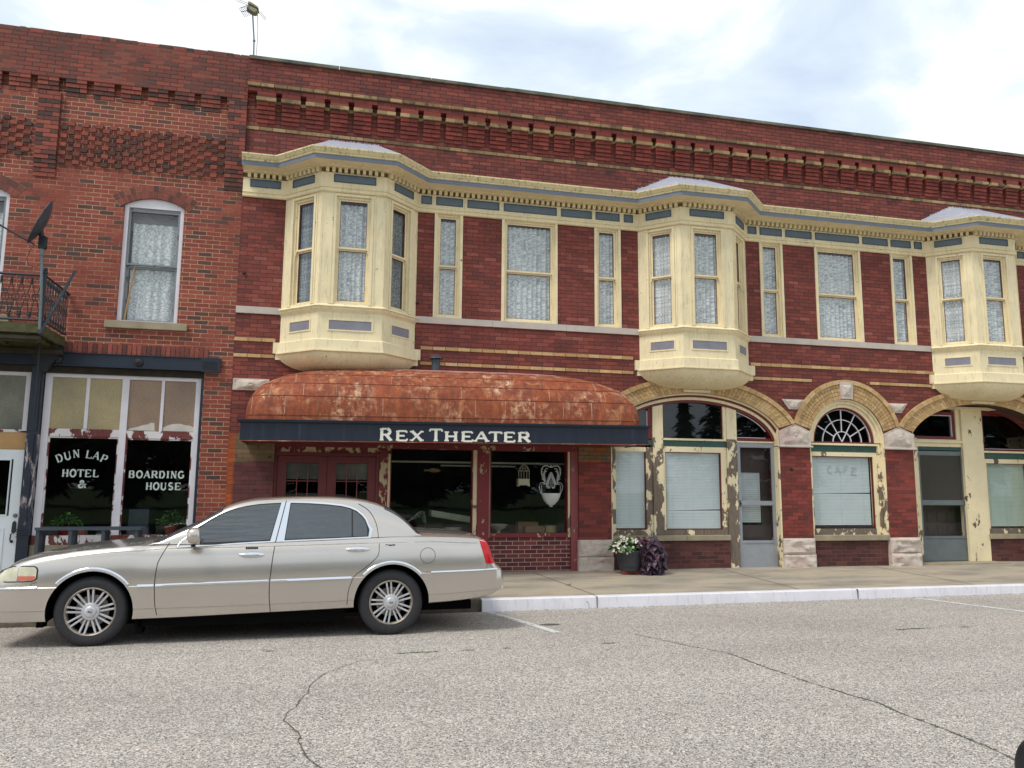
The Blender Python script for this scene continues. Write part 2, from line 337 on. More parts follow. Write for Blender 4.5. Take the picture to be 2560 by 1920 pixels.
def road_mat():
    t = Mt('exposed aggregate asphalt', .9)
    vo = t.n('TexVoronoi'); t.set(vo.inputs['Vector'], t.pos()); vo.inputs['Scale'].default_value = 120
    sp = t.n('SeparateXYZ'); t.set(sp.inputs[0], vo.outputs['Color'])
    c = t.ramp(sp.outputs[0], (.0, srgb(82, 80, 80)), (.16, srgb(120, 115, 112)), (.4, srgb(164, 156, 148)), (.65, srgb(190, 182, 172)), (.85, srgb(220, 213, 202)), (1., srgb(168, 146, 130)))
    vo2 = t.n('TexVoronoi'); t.set(vo2.inputs['Vector'], t.pos()); vo2.inputs['Scale'].default_value = 55
    s2 = t.n('SeparateXYZ'); t.set(s2.inputs[0], vo2.outputs['Color'])
    c = t.mix(1., c, t.ramp(s2.outputs[1], (0., .80), (1., 1.14)), 'MULTIPLY')
    c = t.mix(1., c, t.ramp(t.noise(t.scale(t.pos(), .35, 1.1, 1), .8, 6, .6), (.3, .84), (.5, .98), (.72, 1.07)), 'MULTIPLY')
    c = t.mix(t.ramp(t.noise(t.scale(t.pos(), .5, 2.2, 1), 1.3, 5), (.62, 0.), (.8, .35)), c, srgb(120, 108, 94))
    t.col(c); t.bump(vo.outputs[0], .006, .7); return t.m
M['road'] = road_mat()
def walk_mat():
    t = Mt('stained concrete', .85)
    n = t.noise(t.scale(t.pos(), .7, 1.6, 1), 1.1, 6, .6)
    c = t.ramp(n, (.32, srgb(132, 124, 112)), (.48, srgb(160, 150, 134)), (.6, srgb(176, 162, 140)), (.72, srgb(152, 142, 128)))
    c = t.mix(1., c, t.ramp(t.noise(t.pos(), 60, 5, .7), (.3, .86), (.7, 1.08)), 'MULTIPLY')
    c = t.mix(t.ramp(t.noise(t.scale(t.pos(), .4, 1.4, 1), 2.1, 6, .65), (.60, 0.), (.72, .5)), c, srgb(96, 86, 74))
    t.col(c); t.bump(t.noise(t.pos(), 90, 4), .003); return t.m
M['walk'] = walk_mat()
M['kerb_white'] = peel_mat('white kerb paint', srgb(226, 224, 230), srgb(164, 162, 166), .66, 11, under2=srgb(180, 176, 180), dirt=.25)
M['kerb_raw'] = simple('dirty concrete kerb', srgb(118, 108, 94), .9, var=.4, sc_=9, bump=.01)
M['mark'] = peel_mat('worn road paint', srgb(210, 210, 206), srgb(150, 144, 136), .58, 16)
M['crack'] = simple('crack dirt', srgb(92, 86, 78), .95, var=.3)
M['moss'] = simple('green moss', srgb(74, 86, 44), .95, var=.4, sc_=20)
M['grass'] = simple('grass blades', srgb(78, 104, 48), .8, var=.3)
M['lawn'] = simple('lawn', srgb(80, 104, 52), .95, var=.3, sc_=1)
M['mossy_wood'] = simple('mossy deck boards', srgb(84, 82, 52), .9, var=.5, sc_=9)
M['dark_wood'] = simple('dark weathered board', srgb(58, 52, 42), .9, var=.4)
M['conifer'] = simple('conifer foliage', (.03, .055, .028, 1), .9, var=.4)
M['bark'] = simple('bark', (.06, .045, .03, 1), .9)

# ------------------------------------------------------------------ mesh builder
FY = 13.1
FAC = lambda u, d, z: (u, FY - d, z)            # facade frame: along, outward, up
WLD = lambda x, y, z: (x, y, z)
def edge_frame(p0, p1, base=FAC):               # frame of an angled bay side; p = (u, d)
    l = math.hypot(p1[0] - p0[0], p1[1] - p0[1]); tx, td = (p1[0] - p0[0]) / l, (p1[1] - p0[1]) / l
    nx, nd = -td, tx
    if nd < 0: nx, nd = -nx, -nd
    return (lambda u, d, z: base(p0[0] + tx * u + nx * d, p0[1] + td * u + nd * d, z)), l
class MB:
    def __init__(s, T=WLD): s.v = []; s.f = []; s.r = []; s.T = T
    def add(s, vs, fs, r=None):
        o = len(s.v); s.v += [s.T(*p) for p in vs]; r = random.random() if r is None else r
        for f in fs: s.f.append([i + o for i in f]); s.r.append(r)
    def box(s, x0, x1, y0, y1, z0, z1, r=None):
        s.add([(x, y, z) for x in (x0, x1) for y in (y0, y1) for z in (z0, z1)],
              [(0, 1, 3, 2), (4, 6, 7, 5), (0, 4, 5, 1), (2, 3, 7, 6), (0, 2, 6, 4), (1, 5, 7, 3)], r)
    def quad(s, a, b, c, d, r=None): s.add([a, b, c, d], [(0, 1, 2, 3)], r)
    def prism(s, pts, y0, y1, r=None):          # pts in (x,z)
        n = len(pts)
        s.add([(x, y0, z) for x, z in pts] + [(x, y1, z) for x, z in pts],
              [list(range(n)), list(range(2 * n - 1, n - 1, -1))] + [(i, (i + 1) % n, (i + 1) % n + n, i + n) for i in range(n)], r)
    def plate(s, outer, holes, y0, y1, r=None):
        loops = [outer] + holes; flat = [p for l in loops for p in l]; n = len(flat)
        tr = tessellate_polygon([[Vector((x, z, 0)) for x, z in l] for l in loops])
        fs = [tuple(t) for t in tr] + [tuple(i + n for i in reversed(t)) for t in tr]; o = 0
        for l in loops:
            k = len(l)
            fs += [(o + i, o + (i + 1) % k, o + (i + 1) % k + n, o + i + n) for i in range(k)]; o += k
        s.add([(x, y0, z) for x, z in flat] + [(x, y1, z) for x, z in flat], fs, r)
    def tube(s, pts, rad, n=8, r=None, closed=False):
        pts = [Vector(p) for p in pts]; rings = []
        if not isinstance(rad, (list, tuple)): rad = [rad] * len(pts)
        for i, p in enumerate(pts):
            a = pts[i - 1] if i or closed else p; b = pts[(i + 1) % len(pts)] if i < len(pts) - 1 or closed else p
            t = (b - a); t = t.normalized() if t.length > 1e-9 else Vector((0, 0, 1))
            up = Vector((0, 0, 1)) if abs(t.z) < .9 else Vector((1, 0, 0))
            e1 = t.cross(up).normalized(); e2 = t.cross(e1)
            rings.append([tuple(p + (e1 * math.cos(2 * math.pi * k / n) + e2 * math.sin(2 * math.pi * k / n)) * rad[i]) for k in range(n)])
        vs = [q for rg in rings for q in rg]; fs = []; m_ = len(rings)
        for i in range(m_ if closed else m_ - 1):
            j = (i + 1) % m_
            for k in range(n): fs.append((i * n + k, i * n + (k + 1) % n, j * n + (k + 1) % n, j * n + k))
        if not closed: fs += [list(range(n))[::-1], [(m_ - 1) * n + k for k in range(n)]]
        s.add(vs, fs, r)
    def lathe(s, prof, c, axis='Z', n=24, r=None, caps=True):   # prof: (radius, h)
        vs = []; fs = []
        for rr, h in prof:
            for k in range(n):
                a = 2 * math.pi * k / n; p, q = rr * math.cos(a), rr * math.sin(a)
                vs.append({'Z': (c[0] + p, c[1] + q, c[2] + h), 'Y': (c[0] + p, c[1] + h, c[2] + q), 'X': (c[0] + h, c[1] + p, c[2] + q)}[axis])
        for i in range(len(prof) - 1):
            for k in range(n): fs.append((i * n + k, i * n + (k + 1) % n, (i + 1) * n + (k + 1) % n, (i + 1) * n + k))
        if caps:
            if prof[0][0] > 1e-4: fs.append(list(range(n))[::-1])
            if prof[-1][0] > 1e-4: fs.append([(len(prof) - 1) * n + k for k in range(n)])
        s.add(vs, fs, r)
    def sweep(s, path, prof, closed_prof=False, r=None):   # path (u,d) outward offset profile (r,z)
        offs = {}
        vs = []; n = len(path)
        for rr, z in prof:
            for p in offset(path, rr): vs.append((p[0], p[1], z))
        fs = []; k = len(prof)
        for i in range(k if closed_prof else k - 1):
            j = (i + 1) % k
            for q in range(n - 1): fs.append((i * n + q, i * n + q + 1, j * n + q + 1, j * n + q))
        s.add(vs, fs, r)
    def grid(s, f, nu, nv, r=None):
        vs = [f(i / nu, j / nv) for j in range(nv + 1) for i in range(nu + 1)]
        s.add(vs, [(j * (nu + 1) + i, j * (nu + 1) + i + 1, (j + 1) * (nu + 1) + i + 1, (j + 1) * (nu + 1) + i) for j in range(nv) for i in range(nu)], r)
    def build(s, name, mat, parent=None, smooth=False, bevel=0, fix=True, weld=False, subd=0):
        me = bpy.data.meshes.new(name); me.from_pydata(s.v, [], s.f); me.update()
        a = me.attributes.new('rnd', 'FLOAT', 'FACE'); a.data.foreach_set('value', s.r)
        if fix or weld:
            bm = bmesh.new(); bm.from_mesh(me)
            if weld: bmesh.ops.remove_doubles(bm, verts=bm.verts, dist=1e-4)
            bmesh.ops.recalc_face_normals(bm, faces=bm.faces); bm.to_mesh(me); bm.free()
        me.materials.append(M[mat] if isinstance(mat, str) else mat)
        if smooth:
            me.polygons.foreach_set('use_smooth', [True] * len(me.polygons)); me.set_sharp_from_angle(angle=R_(smooth if smooth is not True else 40))
        o = bpy.data.objects.new(name, me); col.objects.link(o)
        if bevel:
            b = o.modifiers.new('bevel', 'BEVEL'); b.width = bevel; b.segments = 2; b.limit_method = 'ANGLE'
        if subd:
            b = o.modifiers.new('subd', 'SUBSURF'); b.levels = b.render_levels = subd
        if parent:
            o.parent = parent; o.matrix_parent_inverse = pinv(parent)
        return o
def pinv(p):
    return Matrix.Translation(-Vector(p.location)) if p.type == 'EMPTY' else Matrix.Identity(4)
def offset(path, r):
    if abs(r) < 1e-9: return list(path)
    out = []
    def nrm(a, b):
        dx, dy = b[0] - a[0], b[1] - a[1]; l = math.hypot(dx, dy); return (-dy / l, dx / l)
    for i, p in enumerate(path):
        if i == 0: n = nrm(path[0], path[1]); out.append((p[0] + n[0] * r, p[1] + n[1] * r))
        elif i == len(path) - 1: n = nrm(path[-2], p); out.append((p[0] + n[0] * r, p[1] + n[1] * r))
        else:
            a = nrm(path[i - 1], p); b = nrm(p, path[i + 1]); sx, sy = a[0] + b[0], a[1] + b[1]; k = 1 + a[0] * b[0] + a[1] * b[1]
            out.append((p[0] + sx * r / k, p[1] + sy * r / k))
    return out
def tag(o, label=None, cat=None, group=None, kind=None):
    if label: o['label'] = label
    if cat: o['category'] = cat
    if group: o['group'] = group
    if kind: o['kind'] = kind
    return o
def thing(name, label, cat, loc=(0, 0, 0), group=None, parent=None):
    o = bpy.data.objects.new(name, None); o.location = loc; o.empty_display_size = .3; col.objects.link(o)
    if parent: o.parent = parent
    return tag(o, label, cat, group)
# ------------------------------------------------------------------ lettering made of strokes
def arc(cx, cy, rx, ry, a0, a1, n=10):
    return [(cx + rx * math.cos(R_(a0 + (a1 - a0) * i / n)), cy + ry * math.sin(R_(a0 + (a1 - a0) * i / n))) for i in range(n + 1)]
GL = {  # (weight, polyline); 1 = thick stroke, 0 = thin stroke; then serif bars (x, y, half length)
 'H': ([(1, [(.2, 0), (.2, 1)]), (1, [(.8, 0), (.8, 1)]), (0, [(.2, .5), (.8, .5)])], [(.2, 0, .15), (.2, 1, .15), (.8, 0, .15), (.8, 1, .15)]),
 'E': ([(1, [(.2, 0), (.2, 1)]), (0, [(.2, .97), (.84, .97)]), (0, [(.2, .5), (.7, .5)]), (0, [(.2, .03), (.88, .03)]), (0, [(.84, .97), (.84, .8)]), (0, [(.88, .03), (.88, .22)])], [(.2, 0, .14), (.2, 1, .14)]),
 'R': ([(1, [(.2, 0), (.2, 1)]), (0, [(.2, .97), (.55, .97)]), (1, arc(.55, .73, .24, .24, 80, -80)), (0, [(.2, .49), (.55, .49)]), (1, [(.52, .48), (.88, .02)])], [(.2, 0, .14), (.2, 1, .14), (.88, 0, .1)]),
 'X': ([(1, [(.16, 1), (.84, 0)]), (0, [(.84, 1), (.16, 0)])], [(.16, 0, .12), (.16, 1, .13), (.84, 0, .13), (.84, 1, .12)]),
 'T': ([(1, [(.5, 0), (.5, 1)]), (0, [(.06, .97), (.94, .97)]), (0, [(.06, .97), (.06, .8)]), (0, [(.94, .97), (.94, .8)])], [(.5, 0, .15)]),
 'A': ([(0, [(.5, 1), (.12, 0)]), (1, [(.5, 1), (.86, 0)]), (0, [(.25, .34), (.74, .34)])], [(.12, 0, .12), (.86, 0, .14)]),
 'D': ([(1, [(.2, 0), (.2, 1)]), (0, [(.2, .97), (.5, .97)]), (1, arc(.45, .5, .37, .47, 82, -82)), (0, [(.2, .03), (.5, .03)])], [(.2, 0, .12), (.2, 1, .12)]),
 'U': ([(1, [(.2, 1), (.2, .35)] + arc(.5, .33, .3, .31, 180, 360)), (0, [(.8, .33), (.8, 1)])], [(.2, 1, .14), (.8, 1, .12)]),
 'N': ([(0, [(.2, 0), (.2, 1)]), (1, [(.2, 1), (.8, 0)]), (0, [(.8, 0), (.8, 1)])], [(.2, 0, .13), (.2, 1, .12), (.8, 1, .13)]),
 'L': ([(1, [(.25, 0), (.25, 1)]), (0, [(.25, .03), (.86, .03)]), (0, [(.86, .03), (.86, .24)])], [(.25, 0, .14), (.25, 1, .15)]),
 'P': ([(1, [(.22, 0), (.22, 1)]), (0, [(.22, .97), (.55, .97)]), (1, arc(.55, .72, .26, .25, 80, -80)), (0, [(.22, .47), (.55, .47)])], [(.22, 0, .15), (.22, 1, .13)]),
 'O': ([(1, arc(.5, .5, .38, .47, 0, 360, 24))], []),
 'B': ([(1, [(.2, 0), (.2, 1)]), (0, [(.2, .97), (.5, .97)]), (1, arc(.5, .75, .24, .22, 80, -80)), (0, [(.2, .53), (.52, .53)]), (1, arc(.52, .27, .28, .24, 80, -80)), (0, [(.2, .03), (.5, .03)])], [(.2, 0, .12), (.2, 1, .12)]),
 'I': ([(1, [(.5, 0), (.5, 1)])], [(.5, 0, .17), (.5, 1, .17)]),
 'G': ([(1, arc(.5, .5, .37, .46, 45, 330, 18)), (1, [(.82, .1), (.82, .42)])], [(.78, .42, .16)]),
 'S': ([(1, arc(.5, .73, .25, .23, 35, 230, 12) + arc(.5, .27, .28, .23, 60, -150, 14))], []),
 'C': ([(1, arc(.52, .5, .37, .46, 48, 312, 18))], []),
 'F': ([(1, [(.2, 0), (.2, 1)]), (0, [(.2, .97), (.84, .97)]), (0, [(.2, .5), (.7, .5)])], [(.2, 0, .14)]),
 '&': ([(1, [(.92, .02), (.32, .72)] + arc(.47, .79, .17, .17, 205, -30, 10) + [(.5, .56), (.27, .42)] + arc(.37, .24, .24, .21, 120, 330, 12) + [(.82, .46)])], [(.86, .46, .13)]),
}
def glyph(mb, ch, ox, oz, w_, h, thick, thin, d, T=None, rot=0.):
    """flat raised letter in (u,d,z); ox,oz lower left corner"""
    c_, s_ = math.cos(rot), math.sin(rot)
    st, sf = GL[ch]; k = 0
    def P(x, z): 
        x *= w_; z *= h
        return (ox + c_ * x - s_ * z, oz + s_ * x + c_ * z)
    for wt, pl in st:
        hw = (thick if wt else thin) / 2
        pts = [(p[0] * w_, p[1] * h) for p in pl]; L_, R2 = [], []
        for i, p in enumerate(pts):
            a = pts[max(i - 1, 0)]; b = pts[min(i + 1, len(pts) - 1)]; dx, dz = b[0] - a[0], b[1] - a[1]; l = math.hypot(dx, dz) or 1
            L_.append(((p[0] - dz / l * hw) / w_, (p[1] + dx / l * hw) / h)); R2.append(((p[0] + dz / l * hw) / w_, (p[1] - dx / l * hw) / h))
        dd = d + .0004 * k; k += 1
        for i in range(len(pts) - 1):
            q = [P(*L_[i]), P(*L_[i + 1]), P(*R2[i + 1]), P(*R2[i])]
            mb.prism(q, d - .002, dd)
    for x, z, hl in sf:
        t = thin / h * .8; zz = z if z < .5 else z - t
        dd = d + .0004 * k; k += 1
        mb.prism([P(x - hl, zz), P(x + hl, zz), P(x + hl, zz + t), P(x - hl, zz + t)], d - .002, dd)

# ------------------------------------------------------------------ ground
def ky(x): return 10.45 + .017 * (x - 2.1)          # face of the kerb
def kz(x): return max(-.05, min(-.012, -.038 + .0025 * (x - 2.1)))   # gutter level
KT = .122
def road_z(x, y):
    k = ky(x); return 0. if y < 8.75 else kz(x) * (y - 8.75) / (k - 8.75)
XS = [-60, -30, -14, -8, -4, -1, 2.1, 5, 8, 11, 14, 20, 34, 60]
mb = MB()
rows = [-9., -3, 2, 5, 8.75]
for a, b in zip(XS, XS[1:]):
    for c, d in zip(rows, rows[1:]): mb.quad((a, c, 0), (b, c, 0), (b, d, 0), (a, d, 0))
    mb.quad((a, 8.75, 0), (b, 8.75, 0), (b, ky(b) + .02, kz(b)), (a, ky(a) + .02, kz(a)))
road = tag(mb.build('road', 'road', weld=True), kind='structure')
def on_road(x, y, h=.004): return (x, y, road_z(x, y) + h)
def strip(pts, w_, h=.004, jit=0.):
    mb = MB(); pts2 = []
    for (x0, y0), (x1, y1) in zip(pts, pts[1:]):
        n = max(1, int(math.hypot(x1 - x0, y1 - y0) / .05))
        for i in range(n): pts2.append((x0 + (x1 - x0) * i / n + random.uniform(-jit, jit), y0 + (y1 - y0) * i / n + random.uniform(-jit, jit)))
    pts2.append(pts[-1])
    ws = [w_ * random.uniform(.35, 1.3) / 2 if jit else w_ / 2 for _ in pts2]
    L_, Rr = [], []
    for i, p in enumerate(pts2):
        a = pts2[max(i - 1, 0)]; b = pts2[min(i + 1, len(pts2) - 1)]; dx, dy = b[0] - a[0], b[1] - a[1]; l = math.hypot(dx, dy) or 1
        L_.append(on_road(p[0] - dy / l * ws[i], p[1] + dx / l * ws[i], h)); Rr.append(on_road(p[0] + dy / l * ws[i], p[1] - dx / l * ws[i], h))
    for i in range(len(pts2) - 1): mb.quad(L_[i], L_[i + 1], Rr[i + 1], Rr[i])
    return mb
crackL = [(.40, 7.6), (.28, 7.42), (.06, 7.1), (-.005, 6.9), (-.05, 6.7), (-.065, 6.45), (-.116, 6.3), (-.132, 6.09), (-.19, 5.97), (-.208, 5.77), (-.141, 5.58), (-.091, 5.43), (-.093, 5.28), (-.061, 5.08), (-.014, 4.91), (.044, 4.78), (.1, 4.5), (.08, 4.2)]
crackR = [(3.4, 8.35), (3.65, 7.7), (3.907, 7.235), (3.93, 6.52), (3.958, 6.34), (3.974, 6.04), (4.018, 5.8), (4.057, 5.55), (4.115, 5.32), (4.08, 5.09), (4.09, 4.89), (4.098, 4.7), (4.093, 4.5), (4.089, 4.32), (4.052, 4.07), (4.05, 3.5)]
strip(crackL[:9], .009, jit=.006).build('crack', 'crack', road, fix=False)
strip(crackL[8:], .009, jit=.006).build('crack', 'crack', road, fix=False)
strip(crackR, .012, jit=.006).build('crack', 'crack', road, fix=False)
strip([(a, b) for a, b in [(.2, 8.3), (-.6, 8.25), (-3, 8.1)]], .006, jit=.004).build('crack', 'crack', road, fix=False)
mb = MB()
def mark(q):
    mb = MB(); n = 12                                 # follow the dip of the road
    for i in range(n):
        t0, t1 = i / n, (i + 1) / n
        L = lambda a, b, t: (a[0] + (b[0] - a[0]) * t, a[1] + (b[1] - a[1]) * t)
        p = [L(q[0], q[3], t0), L(q[1], q[2], t0), L(q[1], q[2], t1), L(q[0], q[3], t1)]
        mb.quad(*[on_road(x, y, .004) for x, y in p])
    return mb
mark([(2.15, 10.38), (2.255, 10.38), (2.63, 8.60), (2.525, 8.58)]).build('road_marking', 'mark', road, fix=False)
mark([(8.80, 10.45), (8.91, 10.45), (9.36, 8.60), (9.25, 8.58)]).build('road_marking', 'mark', road, fix=False)
mb = MB()                                             # dark patch by the marking
mb.add([on_road(2.66 + .13 * math.cos(a * .5236), 9.16 + .07 * math.sin(a * .5236), .004) for a in range(12)], [list(range(12))])
mb.build('oil_stain', 'crack', road, fix=False)
# tufts and moss in the joints: nobody could count the blades
mb = MB()
def tuft(x, y, z, n, sp, h):
    for _ in range(n):
        a, b = x + random.gauss(0, sp), y + random.gauss(0, .012); t = random.uniform(0, 6.28); l = h * random.uniform(.4, 1.2); k = .004
        mb.add([(a - k, b, z), (a + k, b, z), (a + math.cos(t) * l * .7, b + math.sin(t) * l * .7, z + l * .6)], [(0, 1, 2)])
for x, y, s in [(.93, 7.83, .05), (1.03, 7.82, .02), (1.45, 7.83, .03), (1.83, 7.86, .02), (2.93, 7.9, .05), (6.75, 8.04, .12), (7.44, 8.02, .04), (6.55, 8.01, .04), (-.456, 8.166, .03), (.78, 7.81, .03), (1.12, 7.83, .02)]:
    tuft(x, y, .002, int(130 * s / .05), s, .009)
for pl, k in ((crackR[2:], .75), (crackL[8:], .25)):
    for (x0, y0), (x1, y1) in zip(pl, pl[1:]):
        for i in range(7):
            t = random.random()
            if random.random() < .75 * k: tuft(x0 + (x1 - x0) * t, y0 + (y1 - y0) * t, .002, random.randint(4, 22), .010, .009)
for x, y in [(x / 10, 0) for x in range(22, 120, 3)]: tuft(x + random.uniform(-.1, .1), ky(x) - .012, kz(x), random.randint(0, 9), .05, .02)
tuft(3.62, 11.45, .163, 14, .02, .05)
tag(mb.build('crack_grass', 'grass', fix=False), 'short green grass and moss growing in the road cracks', 'grass', kind='stuff')
# dead leaves along the foot of the kerb
mb = MB()
for _ in range(900):
    x = random.uniform(-6, 14); y = ky(x) - abs(random.gauss(0, .03)) - .005; z = road_z(x, y) + .004; s = random.uniform(.004, .014); t = random.uniform(0, 3.1)
    mb.add([(x + s * math.cos(t), y + s * math.sin(t), z), (x - s * math.sin(t) * .5, y + s * math.cos(t) * .5, z + .004), (x - s * math.cos(t), y - s * math.sin(t), z)], [(0, 1, 2)])
M['litter'] = simple('dead leaf litter', srgb(122, 92, 66), .9, var=.4)
tag(mb.build('leaf_litter', 'litter', fix=False), 'thin line of brown leaf litter along the foot of the kerb', 'litter', kind='stuff')
# kerbs, pavement, far ground
def kerb(x0, x1, rec, name, mt, joints):
    mb = MB(); xs = [x0 + (x1 - x0) * i / 40 for i in range(41)]
    prof = [(.0 + rec, -.12), (.0 + rec, None), (.02 + rec, KT - .012), (.035 + rec, KT), (.16, KT), (.16, -.12)]
    vs = []; 
    for x in xs:
        for dy, z in prof: vs.append((x, ky(x) + dy + random.uniform(-.002, .002), (kz(x) - .03) if z is None else z))
    k = len(prof)
    mb.add(vs, [(i * k + j, i * k + (j + 1) % k, (i + 1) * k + (j + 1) % k, (i + 1) * k + j) for i in range(40) for j in range(k)] + [list(range(k)), [40 * k + j for j in range(k)]])
    o = tag(mb.build(name, mt, smooth=30), kind='structure')
    mb = MB()
    for x in joints: mb.box(x - .004, x + .004, ky(x) + rec - .002, ky(x) + .158, kz(x) - .02, KT + .002)
    if joints: mb.build('joint', 'crack', o)
    return o
kerb(2.1, 34, 0, 'painted_kerb', 'kerb_white', [3.72, 7.9])
kerb(-34, 2.098, .075, 'kerb', 'kerb_raw', [-1.2, -4.4])
def walk_z(x, y):
    k = ky(x) + .16; return KT + (.200 - KT) * (y - k) / (FY - k)
mb = MB()
for a, b in zip(XS, XS[1:]):
    for i in range(4):
        f = lambda x, t: (x, ky(x) + .16 + (14.2 - ky(x) - .16) * t, walk_z(x, min(FY, ky(x) + .16 + (14.2 - ky(x) - .16) * t)))
        mb.quad(f(a, i / 4), f(b, i / 4), f(b, (i + 1) / 4), f(a, (i + 1) / 4))
pav = tag(mb.build('pavement', 'walk', weld=True), kind='structure')
mb = MB()
for x0, x1 in [(3.738, 3.475), (7.0, 6.98), (10.2, 10.1), (13.4, 13.3), (.5, .4), (-2.7, -2.8)]:
    for i in range(8):
        t0, t1 = i / 8, (i + 1) / 8; g = .008
        p = lambda t, s: (x0 + (x1 - x0) * t + s, ky(x0) + .165 + (12.99 - ky(x0) - .165) * t)
        q = [p(t0, -g), p(t0, g), p(t1, g), p(t1, -g)]; mb.quad(*[(x, y, walk_z(x, y) + .003) for x, y in q])
mb.build('joint', 'crack', pav, fix=False)
mb = MB(); S = 600
mb.add([(-S, -S, -.08), (S, -S, -.08), (S, S, -.08), (-S, S, -.08)], [(0, 1, 2, 3)])
tag(mb.build('ground', 'lawn', fix=False), kind='structure')
# ------------------------------------------------------------------ the theatre building
B = thing('theater_building', 'long red brick two-storey building with cream bay windows, yellow brick arches and rusted canopy', 'building', (6.5, 13.1, .2))
X0, X1 = -1.505, 19.
UPY = 8.745
# plain walls: ground piers, arch zone, first floor, parapet
def wall_piece(name, rects, mt, d0=0, th=.5, parent=None, T=FAC):
    mb = MB(T)
    for u0, u1, z0, z1 in rects: mb.box(u0, u1, d0 - th, d0, z0, z1)
    return mb.build(name, mt, parent or B)
def ell(c, a, zc, b, x0, x1, n=24, z_min=None):
    """arc of an ellipse from x0 to x1"""
    return [(x, zc + b * math.sqrt(max(0, 1 - ((x - c) / a) ** 2))) for x in [x0 + (x1 - x0) * (.5 - .5 * math.cos(math.pi * i / n)) for i in range(n + 1)]]
wall_piece('pier', [(-1.505, -.80, .15, 2.43)], 'brick_stain')
wall_piece('pier', [(4.33, 4.93, .73, 2.08)], 'brick_pier'); wall_piece('pier', [(4.33, 4.93, 2.08, 2.43)], 'brick_buff')
for u0, u1 in ((8.285, 8.93), (10.575, 11.22)): wall_piece('pier', [(u0, u1, .72, 2.41)], 'brick_pier')
wall_piece('wall', [(14.58, X1, .15, 2.43)], 'brick_pier')
ZA, ZB = 2.43, 3.935
def loop_arch(c, half, a, zc, b, z0):
    zs = zc + b * math.sqrt(1 - (half / a) ** 2) if half < a else zc
    return [(c - half, z0)] + ell(c, a, zc, b, c - half, c + half) + [(c + half, z0)]
A1 = loop_arch(6.605, 1.675, 1.78, 2.45, .92, ZA)
A2 = loop_arch(9.7525, .8225, .84, 2.53, .835, ZA)
A3 = loop_arch(12.9, 1.68, 1.785, 2.45, .92, ZA)
outer = [(X0, ZA)] + [(-.8, ZA), (-.8, 2.6), (4.33, 2.6), (4.33, ZA)] + A1 + A2 + A3 + [(X1, ZA), (X1, ZB), (X0, ZB)]
mb = MB(FAC); mb.plate(outer, [], -.5, 0); mb.build('wall', 'brick_red_low', B)
# first floor
holes = []
WIN = []
for k in range(3):
    for a, b, ty in ((1.70, 2.20, 'narrow'), (2.905, 3.935, 'wide'), (4.64, 5.15, 'narrow')):
        a += 6.3 * k; b += 6.3 * k
        if a > 15: continue
        WIN.append((a, b, ty)); holes.append([(a, 4.505), (b, 4.505), (b, 6.40), (a, 6.40)])
BAYC = [.30, 6.60, 12.90]
for c in BAYC: holes.append([(c - 1.0, 3.95), (c + 1.0, 3.95), (c + 1.0, 6.41), (c - 1.0, 6.41)])
mb = MB(FAC); mb.plate([(X0, ZB), (X1, ZB), (X1, 6.42), (X0, 6.42)], holes, -.4, 0); mb.build('wall', 'brick_red_mid', B)
wall_piece('wall', [(X0, X1, 6.42, 8.02)], 'brick_red_up', th=.4)
wall_piece('parapet', [(X0, X1, 8.185, 8.745)], 'brick_red_up', d0=.11, th=.45)
# roof and rear of the building
mb = MB(); mb.box(X0 + .01, X1 - .01, 13.45, 24, 8.2, 8.3); mb.build('roof', 'coping', B)
mb = MB(); mb.box(X0, X1, 24, 24.3, -.05, 8.7); mb.box(X1 - .3, X1, 13.6, 24, -.05, 8.7); mb.box(X0 + .002, X0 + .3, 13.6, 24, -.05, 8.7); mb.build('wall', 'brick_red_low', B)
mb = MB(FAC); mb.box(X0, X1, -.42, -.41, 3.5, 8.0); mb.build('inner_wall', 'interior', B)
# corbel table: hanging blocks, each course stepping out, yellow header course on top
P = .4005; hx = -.999
my = MB(FAC); mu = MB(FAC)
k = -1; x = hx - P
while x < X1 - .4:
    mb = MB(FAC)
    a, b = x + .055, x + P - .055
    for i in range(5):
        z0 = 7.665 + i * BH; j = random.random()
        cuts = [a, a + (b - a) * random.choice((.33, .66, .5)), b]
        for q, (p0, p1) in enumerate(zip(cuts, cuts[1:])):
            mb.box(p0 + (.0025 if q else 0), p1 - (0 if q else .0025), 0.0, .026 + .018 * i, z0 + .008, z0 + BH - (.004))
    mb.build('corbel', 'corbel_red', B); c2 = (a + b) / 2
    for p0, p1 in ((a - .014, c2 - .002), (c2 + .002, b + .014)): my.box(p0, p1, -.01, .135, 8.022, 8.083)
    my.box(b + .016, a + P - .016, -.01, .03, 8.018, 8.07)
    for i in range(2):
        z0 = 8.086 + i * .05
        mu.box(a - .005, b + .005, 0., .108, z0, z0 + .0485)
    x += P
my.build('string_course', 'yellow_soot', B); mu.build('corbel_table', 'corbel_red', B)
mb = MB(FAC); mb.box(X0, X1, -.3, .001, 8.02, 8.186); mb.build('wall', 'brick_red_up', B)
def string(z0, z1, x0, x1, d, mt, L=.215, gaps=()):
    mb = MB(FAC); x = x0
    while x < x1 - .02:
        e_ = min(x + L, x1); j = random.uniform(-.002, .002)
        if not any(a < (x + e_) / 2 < b for a, b in gaps): mb.box(x, e_ - .010, -.02, d + j, z0, z1)
        x += L
    return mb.build('string_course', mt, B)
string(8.268, 8.322, X0, X1, .140, 'yellow_soot')
string(7.546, 7.602, X0, X1, .012, 'yellow_soot')
bay_gaps = [(c - 1.15, c + 1.15) for c in BAYC]
string(3.932, 3.988, X0, X1, .016, 'yellow', gaps=bay_gaps)
string(3.668, 3.722, X0, X1, .016, 'yellow', gaps=bay_gaps + [(8.9 + .15, 10.3)])
mb = MB(FAC)
x = X0
